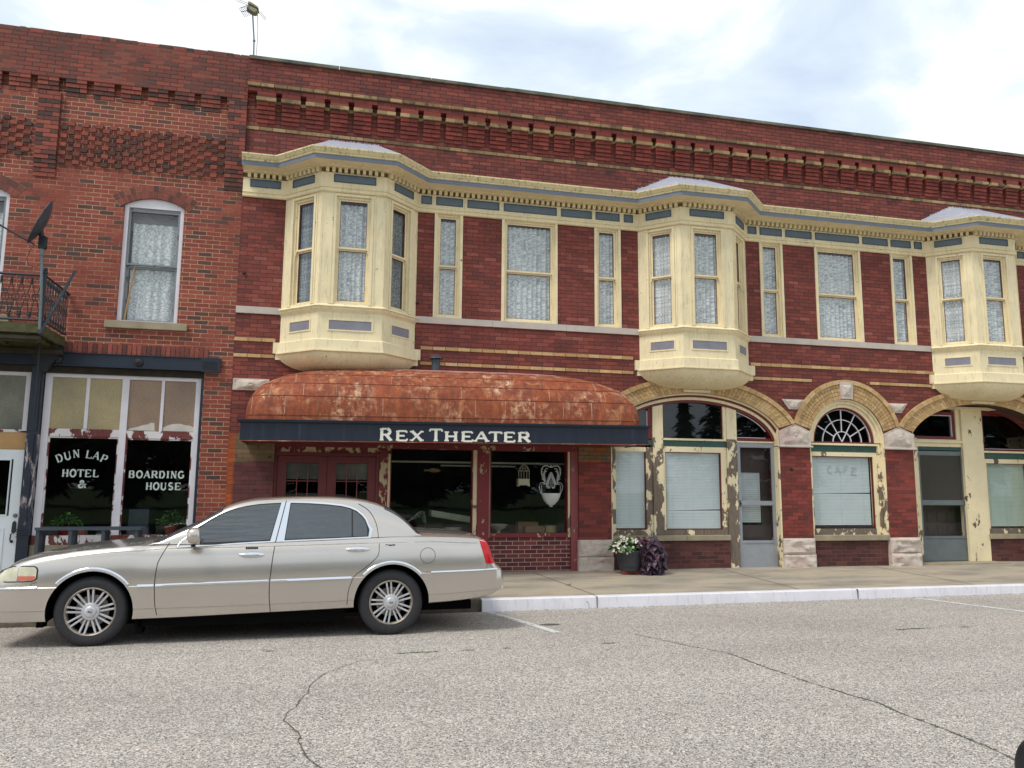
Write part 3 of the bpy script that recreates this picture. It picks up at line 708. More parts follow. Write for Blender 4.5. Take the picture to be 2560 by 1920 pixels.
while x < X1:
    L_ = random.uniform(1.3, 1.7); mb.box(x, min(x + L_, X1) - .008, -.42, .145, 8.745 + random.uniform(-.003, .003), 8.800 + random.uniform(-.004, .004)); x += L_
mb.build('coping', 'coping', B)
# limestone sill band
for k, c in enumerate([None] + BAYC):
    mb = MB(FAC)
    a = X0 if c is None else c + 1.1; b = BAYC[k] - 1.1 if k < 3 else X1
    x = a
    while x < b - .01:
        e_ = min(b, x + 1.35 if b - x > 1.8 else b); mb.box(x, e_ - .004, -.1, .025, 4.392, 4.505); x = e_
    mb.build('sill_band', 'lime', B)

# ---- sash windows
def curtain(T, u0, u1, z0, z1, d, mt='lace', folds=5, amp=.026):
    mb = MB(T); ph = random.uniform(0, 6); n = max(16, int((u1 - u0) * 60)); k2 = random.uniform(8, 14)
    mb.grid(lambda s, t: (u0 + (u1 - u0) * s, d + amp * math.sin(ph + s * folds * 6.28 + math.sin(s * k2)) * (.5 + .5 * s) + .004 * math.sin(t * 9 + s * 17), z0 + (z1 - z0) * t), n, 3)
    return mb, mt
def sash_window(T, parent, u0, u1, z0, z1, zm, cw=.095, dep=.10, cas='cream', mt='lace', sub=None, gl='glass', folds=5, side=1):
    """casing + two sashes + panes + curtain. The casing is the part, the rest its sub-parts (or all hang on `sub`)."""
    mb = MB(T)
    mb.box(u0, u0 + cw * .5, -dep, .022, z0, z1); mb.box(u1 - cw * .5, u1, -dep, .022, z0, z1)
    mb.box(u0 + cw * .5, u0 + cw * .8, -dep, -.022, z0, z1 - .04); mb.box(u1 - cw * .8, u1 - cw * .5, -dep, -.022, z0, z1 - .04)
    mb.box(u0 + cw * .5, u1 - cw * .5, -dep, .016, z1 - .04, z1 - .002)
    mb.box(u0 + cw * .8, u1 - cw * .8, -dep, -.018, z1 - .075, z1 - .042)
    mb.box(u0 + cw * .5, u1 - cw * .5, -dep - .02, .0, z0, z0 + .03)
    if sub is None: w_ = mb.build('window', cas, parent, bevel=0); sub = w_
    else: w_ = mb.build('casing', cas, sub)
    a, b = u0 + cw * .8, u1 - cw * .8; s = cw * .28 + .012
    up = MB(T); lo = MB(T); rd = MB(T)
    for m_, za, zb, dd in ((up, zm, z1 - .075, -.05), (lo, z0 + .03, zm + .012, -.075)):
        m_.box(a, a + s, dd - .03, dd, za, zb); m_.box(b - s, b, dd - .03, dd, za, zb)
        m_.box(a + s, b - s, dd - .03, dd, zb - (.03 if m_ is up else .034), zb); m_.box(a + s, b - s, dd - .03, dd, za, za + .034 + (.012 if m_ is lo else 0))
        q = .007; za2 = za + .034 + (.012 if m_ is lo else 0); zb2 = zb - (.03 if m_ is up else .034)
        for r_ in ((a + s, a + s + q, za2, zb2), (b - s - q, b - s, za2, zb2), (a + s + q, b - s - q, zb2 - q, zb2), (a + s + q, b - s - q, za2, za2 + q)):
            rd.box(r_[0], r_[1], dd - .02, dd - .006, r_[2], r_[3])
        g = MB(T); g.quad((a + s, dd - .018, za2), (b - s, dd - .018, za2), (b - s, dd - .018, zb2), (a + s, dd - .018, zb2)); g.build('pane', gl, sub, fix=False)
    up.box(a, b, -.05, -.036, zm + .002, zm + .032)      # meeting rail lip and horns
    up.box(b - .014, b, -.05, -.03, zm - .055, zm + .002); up.box(a, a + .014, -.05, -.03, zm - .055, zm + .002)
    up.build('sash', cas, sub); lo.build('sash', cas, sub); rd.build('glazing_bead', 'maroon', sub)
    m_, mt_ = curtain(T, a + .01, b - .01, z0 + .05, z1 - .13 + random.uniform(-.02, .02), -.126, mt, folds); m_.build('curtain', mt_, sub, smooth=80)
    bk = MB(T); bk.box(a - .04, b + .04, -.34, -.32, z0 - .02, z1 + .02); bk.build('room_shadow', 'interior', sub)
    return w_
for a, b, ty in WIN:
    sash_window(FAC, B, a, b, 4.507, 6.40, 5.42, cas='cream_some' if ty == 'wide' and False else 'cream', folds=4 if ty == 'narrow' else 9)

# ---- frieze and cornice follow the wall and the bays
path = [(X0, 0)]
for c in BAYC: path += [(c - 1.10, 0), (c - .51, .57), (c + .51, .57), (c + 1.10, 0)]
path += [(X1, 0)]
mb = MB(FAC)
mb.sweep(path, [(-.02, 6.358), (.032, 6.36), (.045, 6.375), (.045, 6.392), (.03, 6.40), (.03, 6.425), (.052, 6.432), (.052, 6.445), (.028, 6.452), (.028, 6.672), (.036, 6.675), (.036, 6.682), (.0, 6.684), (.0, 6.766), (.06, 6.768), (.075, 6.79), (.08, 6.80), (.335, 6.80)])
mb.build('frieze', 'cream', B)
mb = MB(FAC); mb.sweep(path, [(.335, 6.795), (.345, 6.775), (.352, 6.775), (.352, 6.846), (.34, 6.848)]); mb.build('cornice_band', 'blue', B)
mb = MB(FAC); mb.sweep(path, [(.35, 6.847), (.366, 6.85), (.37, 6.872), (.39, 6.89), (.412, 6.925), (.422, 6.935), (.422, 6.958), (.40, 6.962), (.1, 6.985)]); mb.build('cornice', 'cream_dirty', B)
mb = MB(FAC)
pd = offset(path, .03); ND = 0; M['dentil_gap_shade'] = simple('tan recess shade between dentils', srgb(128, 106, 70), .8, var=.3)
for (a0, b0), (a1, b1) in zip(pd, pd[1:]):
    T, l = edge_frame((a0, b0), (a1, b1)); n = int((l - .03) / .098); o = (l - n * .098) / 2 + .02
    m3 = MB(T); m3.box(0, l, -.03, -.022, 6.688, 6.764); m3.build('dentil_backing', 'dentil_gap_shade', B)  # darker tan strip: recess shade painted into the gaps between dentils
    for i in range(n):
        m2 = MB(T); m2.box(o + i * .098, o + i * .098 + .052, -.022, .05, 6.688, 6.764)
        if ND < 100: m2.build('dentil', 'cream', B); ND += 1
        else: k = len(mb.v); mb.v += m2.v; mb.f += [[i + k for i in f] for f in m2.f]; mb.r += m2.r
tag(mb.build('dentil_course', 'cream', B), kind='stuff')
def blue_panel(T, u0, u1, z0, z1, d, mt='teal', edge='teal_edge', parent=None, name='frieze_panel'):
    m_ = MB(T); m_.box(u0, u1, d - .01, d + .004, z0, z1); o = m_.build(name, mt, parent or B)
    if edge:
        m_ = MB(T); q = .013
        for r_ in ((u0, u0 + q, z0, z1), (u1 - q, u1, z0, z1), (u0 + q, u1 - q, z0, z0 + q), (u0 + q, u1 - q, z1 - q, z1)): m_.box(r_[0], r_[1], d - .008, d + .013, r_[2], r_[3])
        m_.build('panel_moulding', edge, o)
for k in range(3):
    for a, b in ((1.455, 1.64), (1.715, 2.19), (2.27, 2.846), (2.93, 3.915), (4.0, 4.585), (4.66, 5.128), (5.213, 5.392)):
        if a + 6.3 * k < 15.5: blue_panel(FAC, a + 6.3 * k, b + 6.3 * k, 6.508, 6.655, .028)
blue_panel(FAC, -1.39, -.90, 6.53, 6.665, .028)

# ---- bay windows
for bi, c in enumerate(BAYC):
    pth = [(c - 1.10, 0), (c - .51, .57), (c + .51, .57), (c + 1.10, 0)]
    mb = MB(FAC)    # corner posts and solid spandrel
    edges = list(zip(pth, pth[1:]))
    mb.sweep(pth, [(-.002, 6.37), (-.002, 6.30)])
    mb.sweep(pth, [(.0, 4.50), (.012, 4.49), (.07, 4.465), (.075, 4.45), (.05, 4.44), (.045, 4.41), (.02, 4.385), (.0, 4.36), (0., 3.93), (.03, 3.925), (.045, 3.91), (.055, 3.75), (.075, 3.745), (.075, 3.725), (.02, 3.72)])
    for i, (p0, p1) in enumerate(edges):
        T, l = edge_frame(p0, p1); m2 = MB(T)
        wa, wb = ((l - .56) / 2, (l + .56) / 2) if i != 1 else (.19, .83)
        if i == 0: wa, wb = .16, .70
        if i == 2: wa, wb = l - .70, l - .16
        m2.box(0, wa, -.03, 0, 4.49, 6.36); m2.box(wb, l, -.03, 0, 4.49, 6.36); m2.box(wa, wb, -.03, 0, 6.34, 6.36)
        for uu in (wa - .035, wb + .005): m2.box(uu, uu + .03, 0, .012, 4.5, 6.36)      # raised strips beside the casing
        m2.box(.0 if i != 1 else .0, .02, 0, .006, 4.5, 6.36); m2.box(l - .02, l, 0, .006, 4.5, 6.36)
        k = len(mb.v); mb.v += m2.v; mb.f += [[q + k for q in f] for f in m2.f]; mb.r += m2.r
    # wall brackets at the ends of the skirt
    for s in (-1, 1): mb.box(c + s * 1.15 - .05, c + s * 1.15 + .05, 0, .05, 3.74, 3.92); mb.box(c + s * 1.09 - .07, c + s * 1.09 + .07, 0, .035, 3.64, 3.74)
    bay = mb.build('bay_window', 'cream', B)
    for i, (p0, p1) in enumerate(edges):
        T, l = edge_frame(p0, p1)
        wa, wb = (.19, .83)
        if i == 0: wa, wb = .16, .70
        if i == 2: wa, wb = l - .70, l - .16
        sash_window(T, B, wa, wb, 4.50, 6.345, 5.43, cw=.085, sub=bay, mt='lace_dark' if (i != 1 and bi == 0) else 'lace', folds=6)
        fa, fb = (.17, .85) if i == 1 else (.17, .66)
        blue_panel(T, fa, fb, 6.525, 6.66, .028, parent=bay)
        fa, fb = (.18, .85) if i == 1 else (.22, .66)
        blue_panel(T, fa, fb, 4.085, 4.235, .0, mt='lilac', edge=None, parent=bay, name='lower_panel')
        m2 = MB(T); q = .022
        for r_ in ((fa - q, fa, 4.085 - q, 4.235 + q), (fb, fb + q, 4.085 - q, 4.235 + q), (fa, fb, 4.085 - q, 4.085), (fa, fb, 4.235, 4.235 + q)): m2.box(r_[0], r_[1], 0, .012, r_[2], r_[3])
        m2.build('panel_moulding', 'cream', bay)
    # belly underneath
    mb = MB(FAC); n = 10; ring = []
    out = offset(pth, .03)
    dense = []
    for (a, b), (a2, b2) in zip(out, out[1:]):
        for t in range(6): dense.append((a + (a2 - a) * t / 6, b + (b2 - b) * t / 6))
    dense.append(out[-1])
    def belly(s, t):
        i = min(int(s * (len(dense) - 1)), len(dense) - 2); f_ = s * (len(dense) - 1) - i
        u = dense[i][0] + (dense[i + 1][0] - dense[i][0]) * f_; d = dense[i][1] + (dense[i + 1][1] - dense[i][1]) * f_
        th = t * math.pi / 2; kx = .27 + .73 * math.cos(th) ** .9; kd = math.cos(th) ** .8 if t < 1 else 0
        return (c + (u - c) * kx, max(0, d) * kd + .002, 3.725 - .295 * math.sin(th) ** 1.1)
    mb.grid(belly, 18, 12); mb.build('bay_underside', 'cream', bay, smooth=50)
    if bi: 
        mb = MB(FAC); mb.box(c - .27, c + .27, -.02, .06, 3.375, 3.425); mb.build('batten', 'cream', bay, bevel=.008)
    # low hipped metal roof against the wall
    ro = offset(path, .40)[1 + 4 * bi:5 + 4 * bi]; z0 = 6.965
    mb = MB(FAC)
    tl, tr = (c - .42, .003, 7.50), (c + .36, .003, 7.50); bl, br = (c - 1.35, .003, 7.05), (c + 1.3, .003, 7.05)
    o = [(p[0], p[1], z0) for p in ro]
    mb.quad(o[1], o[2], tr, tl); mb.quad(o[0], o[1], tl, bl); mb.quad(o[2], o[3], br, tr)
    mb.quad((o[0][0] - .4, .40, z0), o[0], bl, (bl[0] - .4, .003, 7.0)); mb.quad(o[3], (o[3][0] + .4, .40, z0), (br[0] + .4, .003, 7.0), br)
    mb.build('bay_roof', 'roof_metal', bay)
    mb = MB(FAC)     # ragged tar and paint line on the brick above the roof
    for (a, b) in ((bl, tl), (tl, tr), (tr, br)):
        for i in range(26):
            t = (i + random.random()) / 26; u = a[0] + (b[0] - a[0]) * t; z = a[2] + (b[2] - a[2]) * t; s = random.uniform(.012, .05)
            mb.add([(u - s, .004, z - .015), (u + s, .004, z - .015), (u + s * random.uniform(-.3, .8), .004, z + random.uniform(.005, .035))], [(0, 1, 2)])
    mb.build('flashing', 'roof_metal', bay, fix=False)
mb = MB(FAC); mb.sweep(path, [(.40, 6.963), (.0015, 7.02)]); mb.build('cornice_top', 'roof_metal', B)
# ------------------------------------------------------------------ theatre building, ground floor
from mathutils import noise as mnoise
def fbm(x, z, s=1., o=4):
    return sum(mnoise.noise(Vector((x * s * 2 ** i, z * s * 2 ** i, 3.3))) / 2 ** i for i in range(o))
def rock(mb, u0, u1, z0, z1, d0, amp=.05, mar=.02, seed=0., poly=None):
    """rock-faced stone: rough swelling face inside a flat drafted margin"""
    nu, nz_ = 20, 12
    if poly: 
        mb.prism(poly, -.3, d0)
        cx = sum(p[0] for p in poly) / len(poly); cz = sum(p[1] for p in poly) / len(poly)
        n = 40; rings = 7; vs = [(cx, d0 + amp * 1.1, cz)]; fs = []
        per = []
        L_ = [math.dist(poly[i], poly[(i + 1) % len(poly)]) for i in range(len(poly))]; tot = sum(L_)
        for k in range(n):
            s = tot * k / n; i = 0
            while s > L_[i]: s -= L_[i]; i += 1
            a, b = poly[i], poly[(i + 1) % len(poly)]; per.append((a[0] + (b[0] - a[0]) * s / L_[i], a[1] + (b[1] - a[1]) * s / L_[i]))
        for r in range(1, rings + 1):
            q = r / rings * .86
            for p in per:
                x = cx + (p[0] - cx) * q; z = cz + (p[1] - cz) * q; h = (1 - (r / rings) ** 3) * amp * (1 + .9 * fbm(x + seed, z, 7)) + (0 if r < rings else -.004)
                vs.append((x, d0 + h, z))
        for k in range(n): fs.append((0, 1 + k, 1 + (k + 1) % n))
        for r in range(rings - 1):
            for k in range(n): a = 1 + r * n; fs.append((a + k, a + (k + 1) % n, a + n + (k + 1) % n, a + n + k))
        mb.add(vs, fs); return
    mb.box(u0, u1, -.45, d0, z0 + .003, z1 - .003)
    def f(s, t):
        x = u0 + (u1 - u0) * s; z = z0 + (z1 - z0) * t
        e_ = min(min(s, 1 - s) * (u1 - u0), min(t, 1 - t) * (z1 - z0)) / mar
        h = amp * min(1, max(0, e_ / 2.2)) ** .6 * (.55 + .9 * fbm(x + seed, z * 1.7, 4.5)) 
        return (x, d0 + (h if 0 < s < 1 and 0 < t < 1 else -.004), z)
    mb.grid(f, nu, nz_)
def stone(name, *a, **k):
    mb = MB(FAC); rock(mb, *a, **k); return mb.build(name, 'rock', B, smooth=22)
for u0, u1 in ((4.31, 4.945), (8.275, 8.935), (10.565, 11.235)):
    stone('base_stone', u0, u1, .43, .725, .03, seed=u0); stone('base_stone', u0 - .005, u1 + .005, .12, .43, .045, seed=u0 + 5, amp=.04)
for c in (8.605, 10.90):
    h = .33
    stone('springer_stone', 0, 0, 0, 0, .03, .035, seed=c, poly=[(c - h, 2.445), (c + h, 2.445), (c + h + .008, 2.71), (c, 2.856), (c - h - .008, 2.71)])
    mb = MB(FAC); mb.box(c - h - .02, c + h + .02, -.3, .075, 2.405, 2.443); mb.build('ledge', 'lime', B, bevel=.012)
    stone('label_stone', 0, 0, 0, 0, .012, .03, seed=c, poly=[(c - .095, 3.13), (c + .095, 3.13), (c + .24, 3.32), (c - .24, 3.32)])
stone('springer_stone', 0, 0, 0, 0, .03, .03, seed=2, poly=[(4.32, 2.445), (4.93, 2.445), (4.94, 2.70), (4.4, 2.75)])
stone('corner_stone', 0, 0, 0, 0, .015, .035, seed=4, poly=[(-1.49, 3.13), (-.93, 3.13), (-.93, 3.318), (-1.49, 3.318)])
# arches
def ring_arch(c, zc, ai, bi_, ao, bo, ah, bh, th0, n, rows, skip=None):
    P = lambda a, b, th: (c + a * math.cos(th), zc + b * math.sin(th))
    bk = MB(FAC); bl = MB(FAC); hd = MB(FAC); t0 = R_(th0); dt = (math.pi - 2 * t0) / n
    for k in range(n):
        if skip and k == n // 2: bl.build('brick_arch', 'yellow', B); bl = MB(FAC); bk.build('arch_bed', 'mortar_dark', B); bk = MB(FAC)
        a0, a1 = t0 + k * dt, t0 + (k + 1) * dt
        if skip and skip[0] < math.degrees((a0 + a1) / 2) < skip[1]: continue
        bk.prism([P(ai, bi_, a0), P(ai, bi_, a1), P(ao, bo, a1), P(ao, bo, a0)], -.3, .006)
        g = .0034 / ((ai + ao) / 2)
        sp = rows(k)
        for s0, s1 in zip(sp, sp[1:]):
            q = lambda s, th: P(ai + (ao - ai) * s, bi_ + (bo - bi_) * s, th)
            e0, e1 = s0 + (.012 if s0 else 0), s1 - .012
            bl.prism([q(e0, a0 + g), q(e0, a1 - g), q(e1, a1 - g), q(e1, a0 + g)], -.28 if s0 == 0 else 0, .020 + random.uniform(-.001, .001))
    m_ = int(n * .52); dt = (math.pi - 2 * t0) / m_
    for k in range(m_):
        a0, a1 = t0 + k * dt, t0 + (k + 1) * dt - .004
        hd.prism([P(ao, bo, a0), P(ao, bo, a1), P(ah, bh, a1), P(ah, bh, a0)], 0, .048)
    bk.build('arch_bed', 'mortar_dark', B); bl.build('brick_arch', 'yellow', B); hd.build('hood_mould', 'yellow', B)
rA = lambda k: (0, .34, 1) if k % 2 else (0, .66, 1)
ring_arch(6.605, 2.45, 1.775, .915, 2.05, 1.13, 2.135, 1.215, 20, 62, rA)
ring_arch(12.9, 2.45, 1.775, .915, 2.05, 1.13, 2.135, 1.215, 20, 62, rA)
ring_arch(9.7525, 2.53, .83, .83, 1.125, 1.125, 1.205, 1.205, 16, 40, lambda k: (0, .26, .5, .75, 1), skip=(82, 98))
mb = MB(FAC); mb.prism([(9.63, 3.365), (9.875, 3.365), (9.90, 3.69), (9.605, 3.69)], -.1, .05); rock(mb, 0, 0, 0, 0, .045, .03, seed=9, poly=[(9.645, 3.38), (9.86, 3.38), (9.885, 3.66), (9.62, 3.66)])
mb.build('keystone', 'rock', B, smooth=25)

def band(c, zc, a0, b0, a1, b1, t0, t1, d0, d1, name, mt, parent=None, n=36, sm=False):
    mb = MB(FAC); P = lambda a, b, th: (c + a * math.cos(th), zc + b * math.sin(th))
    ts = [R_(t0 + (t1 - t0) * i / n) for i in range(n + 1)]
    vs = []
    for t in ts:
        for (a, b, d) in ((a0, b0, d0), (a1, b1, d0), (a1, b1, d1), (a0, b0, d1)): p = P(a, b, t); vs.append((p[0], d, p[1]))
    mb.add(vs, [(i * 4 + j, i * 4 + (j + 1) % 4, i * 4 + 4 + (j + 1) % 4, i * 4 + 4 + j) for i in range(n) for j in range(4)] + [(0, 1, 2, 3), (n * 4, n * 4 + 1, n * 4 + 2, n * 4 + 3)])
    return mb.build(name, mt, parent or B, smooth=40 if sm else False)
def frame(name, mt, rects, d0, d1, parent=None, T=FAC, bevel=0):
    if name in ('jamb', 'door_panel', 'glazing_bead', 'board', 'ledge', 'rail', 'muntin', 'sash', 'door_moulding') and len(rects) > 1:
        return [frame(name, mt, [q], d0, d1, parent, T, bevel) for q in rects][0]
    mb = MB(T)
    for u0, u1, z0, z1 in rects: mb.box(u0, u1, d0, d1, z0, z1)
    return mb.build(name, mt, parent or B, bevel=bevel)
def pane(u0, u1, z0, z1, d, mt, parent, poly=None, name='pane'):
    mb = MB(FAC)
    if poly: mb.add([(x, d, z) for x, z in poly], [list(range(len(poly)))])
    else: mb.quad((u0, d, z0), (u1, d, z0), (u1, d, z1), (u0, d, z1))
    return mb.build(name, mt, parent, fix=False)
def blind(u0, u1, z0, z1, d, parent, mt='blind', pitch=.027, gap=None):
    mb = MB(FAC); n = int((z1 - z0) / pitch)
    for i in range(n):
        z = z1 - i * pitch; b = random.uniform(-.0006, .0006); g = 0
        if gap and abs(i - gap[0]) < 1: 
            mb.quad((u0, d, z), (u1, d, z), (u1, d + .008, z - pitch * .2), (u0, d + .008, z - pitch * .9)); continue
        mb.quad((u0, d, z + b), (u1, d, z), (u1, d + .006, z - pitch * .94), (u0, d + .006, z - pitch * .94 + b))
    for x in (u0 + (u1 - u0) * .12, u0 + (u1 - u0) * .5, u1 - (u1 - u0) * .12): mb.box(x - .001, x + .001, d + .009, d + .011, z0, z1)
    mb.box(u0, u1, d - .01, d + .012, z1, z1 + .025)
    return mb.build('blind', mt, parent, fix=False)
def carved(u0, u1, z0, z1, d, parent):        # dark green strip with interlaced relief
    mb = MB(FAC); mb.box(u0, u1, d - .05, d, z0, z1); x = u0 + .02; k = 0; h = z1 - z0
    while x < u1 - .06:
        mb.box(x, x + .03, d, d + .008, z0 + h * .2 + (h * .3 if k % 2 else 0), z0 + h * .5 + (h * .3 if k % 2 else 0)); x += .033; k += 1
    return mb.build('carved_trim', 'green_trim', parent)
D = -.15
# --- big shallow arch beside the canopy
band(6.605, 2.45, 1.775, .915, 1.745, .885, 8, 172, -.15, -.012, 'arch_lining', 'cream')
band(6.605, 2.45, 1.742, .882, 1.715, .855, 6, 174, -.15, -.055, 'arch_band', 'maroon')
band(6.605, 2.45, 1.712, .852, 1.655, .80, 6, 174, -.17, -.085, 'arch_band', 'cream')
band(6.605, 2.45, 1.655, .80, 1.61, .755, 6, 174, -.18, -.11, 'arch_band', 'maroon')
frame('jamb', 'cream_some', [(8.255, 8.285, .15, 2.74), (4.93, 4.955, .15, 2.7)], -.2, -.005)
p1 = frame('post', 'cream_peel', [(5.785, 5.985, .79, 2.54)], -.25, D + .03); frame('post', 'cream', [(5.785, 5.985, 2.54, 3.16)], -.25, D + .03)
frame('post', 'cream_peel', [(7.265, 7.472, .15, 2.54)], -.25, D + .03); frame('post', 'cream', [(7.265, 7.472, 2.54, 3.18)], -.25, D + .03)
wn = frame('window', 'cream_some', [(5.987, 6.035, .88, 2.385), (7.15, 7.262, .88, 2.385), (6.035, 7.15, 2.285, 2.385)], -.22, D)
frame('bottom_rail', 'cream_peel', [(5.987, 7.262, .785, .88)], -.22, D + .01, wn)
frame('glazing_bead', 'maroon', [(6.035, 6.048, .893, 2.285), (7.137, 7.15, .893, 2.285), (6.048, 7.137, 2.272, 2.285), (6.048, 7.137, .88, .893)], -.2, D - .01, wn)
pane(6.035, 7.15, .88, 2.285, D - .035, 'glass', wn); blind(6.05, 7.135, .9, 2.25, -.212, wn, gap=(37, 1))
tr = frame('transom', 'cream', [(5.987, 7.262, 2.500, 2.535), (7.2, 7.262, 2.535, 3.19)], -.2, D + .02)
carved(5.987, 7.262, 2.392, 2.498, D - .01, tr)
frame('glazing_bead', 'maroon', [(5.987, 5.998, 2.535, 3.2), (7.19, 7.2, 2.535, 3.2)], -.2, D - .01, tr)
pane(5.99, 7.2, 2.535, 3.27, D - .03, 'glass_trans', tr); frame('backing', 'interior', [(5.0, 8.28, 2.5, 3.4)], -.62, -.6, tr)
wn = frame('window', 'cream_peel', [(4.957, 5.07, .88, 2.36), (5.655, 5.783, .88, 2.36)], -.22, D); frame('head', 'cream', [(5.07, 5.655, 2.28, 2.36)], -.22, D, wn)
frame('bottom_rail', 'cream_peel', [(4.957, 5.783, .785, .88)], -.22, D + .01, wn)
frame('glazing_bead', 'maroon', [(5.645, 5.655, .893, 2.28), (5.07, 5.655, .88, .893)], -.2, D - .01, wn)
pane(5.07, 5.655, .88, 2.28, D - .035, 'glass', wn); blind(5.08, 5.645, .9, 2.26, -.212, wn)
carved(4.957, 5.783, 2.40, 2.498, D - .01, wn)
tr = frame('transom', 'maroon', [(4.99, 5.775, 2.515, 2.58), (5.70, 5.78, 2.58, 3.1), (4.99, 5.02, 2.58, 2.8)], -.2, D)
frame('glazing_bead', 'white', [(5.685, 5.70, 2.58, 3.02), (5.02, 5.685, 2.58, 2.595)], -.2, D - .01, tr); pane(5.02, 5.69, 2.58, 3.05, D - .03, 'glass_trans', tr)
# curved side light over the door
tr = frame('transom', 'maroon', [(7.475, 8.25, 2.515, 2.575)], -.2, D - .005)
cv = [(x, 2.45 + .755 * math.sqrt(max(0, 1 - ((x - 6.605) / 1.61) ** 2))) for x in [7.475 + .1 * i for i in range(8)]]
cv2 = [(7.475, 2.575)] + [(8.13, 2.575), (8.13, 2.67)] + [p for p in reversed(cv) if p[0] < 8.1]
pane(0, 0, 0, 0, D - .03, 'glass_trans', tr, poly=cv2)
band(6.605, 2.45, 1.60, .745, 1.583, .728, 20, 58, D - .03, D - .02, 'glazing_bead', 'white', tr)
frame('glazing_bead', 'white', [(7.475, 8.1, 2.575, 2.587)], D - .03, D - .018, tr)
frame('door_head', 'cream', [(7.475, 8.28, 2.487, 2.513)], -.2, D + .02)
def storm_door(u0, u1, z0, z1, zr0, zr1, zk, d, mt, name='storm_door', gl='glass_dark', lower='glass_dark', hand=1):
    w_ = .055
    dr = frame(name, mt, [(u0, u0 + w_, z0, z1), (u1 - w_, u1, z0, z1), (u0 + w_, u1 - w_, z1 - .08, z1), (u0 + w_, u1 - w_, zr0, zr1), (u0 + w_, u1 - w_, zk, zk + .035), (u0 + w_, u1 - w_, z0, z0 + .02)], d - .03, d)
    frame('kick_plate', mt, [(u0 + w_, u1 - w_, z0 + .02, zk)], d - .025, d - .012, dr)
    q = .01
    mb = MB(FAC)
    for za, zb in ((zr1, z1 - .08), (zk + .035, zr0)):
        for r_ in ((u0 + w_, u0 + w_ + q, za, zb), (u1 - w_ - q, u1 - w_, za, zb), (u0 + w_, u1 - w_, zb - q, zb), (u0 + w_, u1 - w_, za, za + q)): mb.box(r_[0], r_[1], d - .022, d - .006, r_[2], r_[3])
    mb.build('panel_frame', mt, dr)
    pane(u0 + w_, u1 - w_, zr1, z1 - .08, d - .018, gl, dr); pane(u0 + w_, u1 - w_, zk + .035, zr0, d - .018, lower, dr)
    mb = MB(FAC); hx_ = u0 + .03 if hand < 0 else u1 - .03
    mb.box(hx_ - .012, hx_ + .012, d, d + .012, (zr0 + zr1) / 2 - .06, (zr0 + zr1) / 2 + .05); mb.tube([(hx_, d + .01, (zr0 + zr1) / 2), (hx_, d + .05, (zr0 + zr1) / 2), (hx_ + .02 * hand, d + .06, (zr0 + zr1) / 2 - .05)], .008)
    mb.build('handle', 'iron_grey', dr)
    return dr
d1 = storm_door(7.485, 8.255, .195, 2.485, 1.33, 1.395, .635, D, 'alu', hand=-1)
idr = frame('inner_door', 'dkwood', [(7.49, 8.25, .2, .95), (7.49, 7.56, .95, 2.4), (8.06, 8.25, .95, 2.4), (7.56, 8.06, 1.93, 2.4)], -.36, -.33, d1)
frame('door_panel', 'dkwood', [(7.6, 8.05, .72, .9), (7.6, 8.05, .3, .62)], -.33, -.315, d1)
blind(7.57, 8.05, .97, 1.92, -.35, d1, pitch=.04)
# bulkheads and stone sills
frame('bulkhead', 'brick_sill', [(4.955, 7.262, .12, .69)], -.35, -.09)
mb = MB(FAC)
for a, b in ((4.94, 6.38), (6.388, 7.255)): mb.box(a, b, -.3, -.045, .69, .785)
mb.build('stone_sill', 'sill_tan', B, bevel=.008)
frame('bulkhead', 'brick_sill', [(8.935, 10.57, .12, .672)], -.35, -.05)
frame('stone_sill', 'sill_tan', [(8.925, 10.585, .672, .775)], -.3, .005, bevel=.008)
# --- cafe arch
c = 9.7525
band(c, 2.53, .83, .83, .80, .80, 0, 180, -.15, -.012, 'arch_lining', 'cream')
band(c, 2.53, .797, .797, .745, .745, 0, 180, -.16, -.05, 'arch_band', 'cream', sm=True)
band(c, 2.53, .742, .742, .68, .68, 0, 180, -.18, -.09, 'arch_band', 'cream', sm=True)
band(c, 2.54, .68, .68, .635, .635, 0, 180, -.2, -.12, 'arch_band', 'maroon')
fan = frame('fanlight', 'maroon', [(c - .68, c + .68, 2.515, 2.545)], -.2, D + .005)
pane(0, 0, 0, 0, D - .03, 'glass_trans', fan, poly=[(c + .636 * math.cos(R_(t)), 2.54 + .636 * math.sin(R_(t))) for t in range(0, 181, 6)])
mb = MB(FAC); q = .0085; dd = D - .015
for th in (30, 60, 90, 120, 150):
    r0 = .0 if th in (60, 120) else .2; a = R_(th); ca, sa = math.cos(a), math.sin(a)
    mb.prism([(c + ca * r0 - sa * q, 2.545 + sa * r0 + ca * q), (c + ca * .63 - sa * q, 2.545 + sa * .63 + ca * q), (c + ca * .63 + sa * q, 2.545 + sa * .63 - ca * q), (c + ca * r0 + sa * q, 2.545 + sa * r0 - ca * q)], dd - .012, dd + .001 * (th / 30))
for rr, k in ((.20, .008), (.43, .009), (.627, .012)):
    for t in range(0, 180, 6):
        P = lambda r, t: (c + r * math.cos(R_(t)), 2.545 + r * math.sin(R_(t)))
        mb.prism([P(rr - .007, t), P(rr - .007, t + 6), P(rr + .007, t + 6), P(rr + .007, t)], dd - .012, dd + k)
mb.build('muntins', 'white', fan)
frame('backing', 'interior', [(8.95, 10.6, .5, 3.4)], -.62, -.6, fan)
frame('jamb', 'cream_some', [(10.545, 10.5725, .775, 2.53), (8.9325, 8.95, .775, 2.53)], -.2, -.005)
frame('jamb', 'cream_peel', [(10.49, 10.543, .775, 2.5)], -.22, -.09)
wn = frame('window', 'cream_some', [(8.95, 9.06, .86, 2.345), (10.40, 10.488, .775, 2.345), (9.06, 10.40, 2.265, 2.345)], -.24, D + .01)
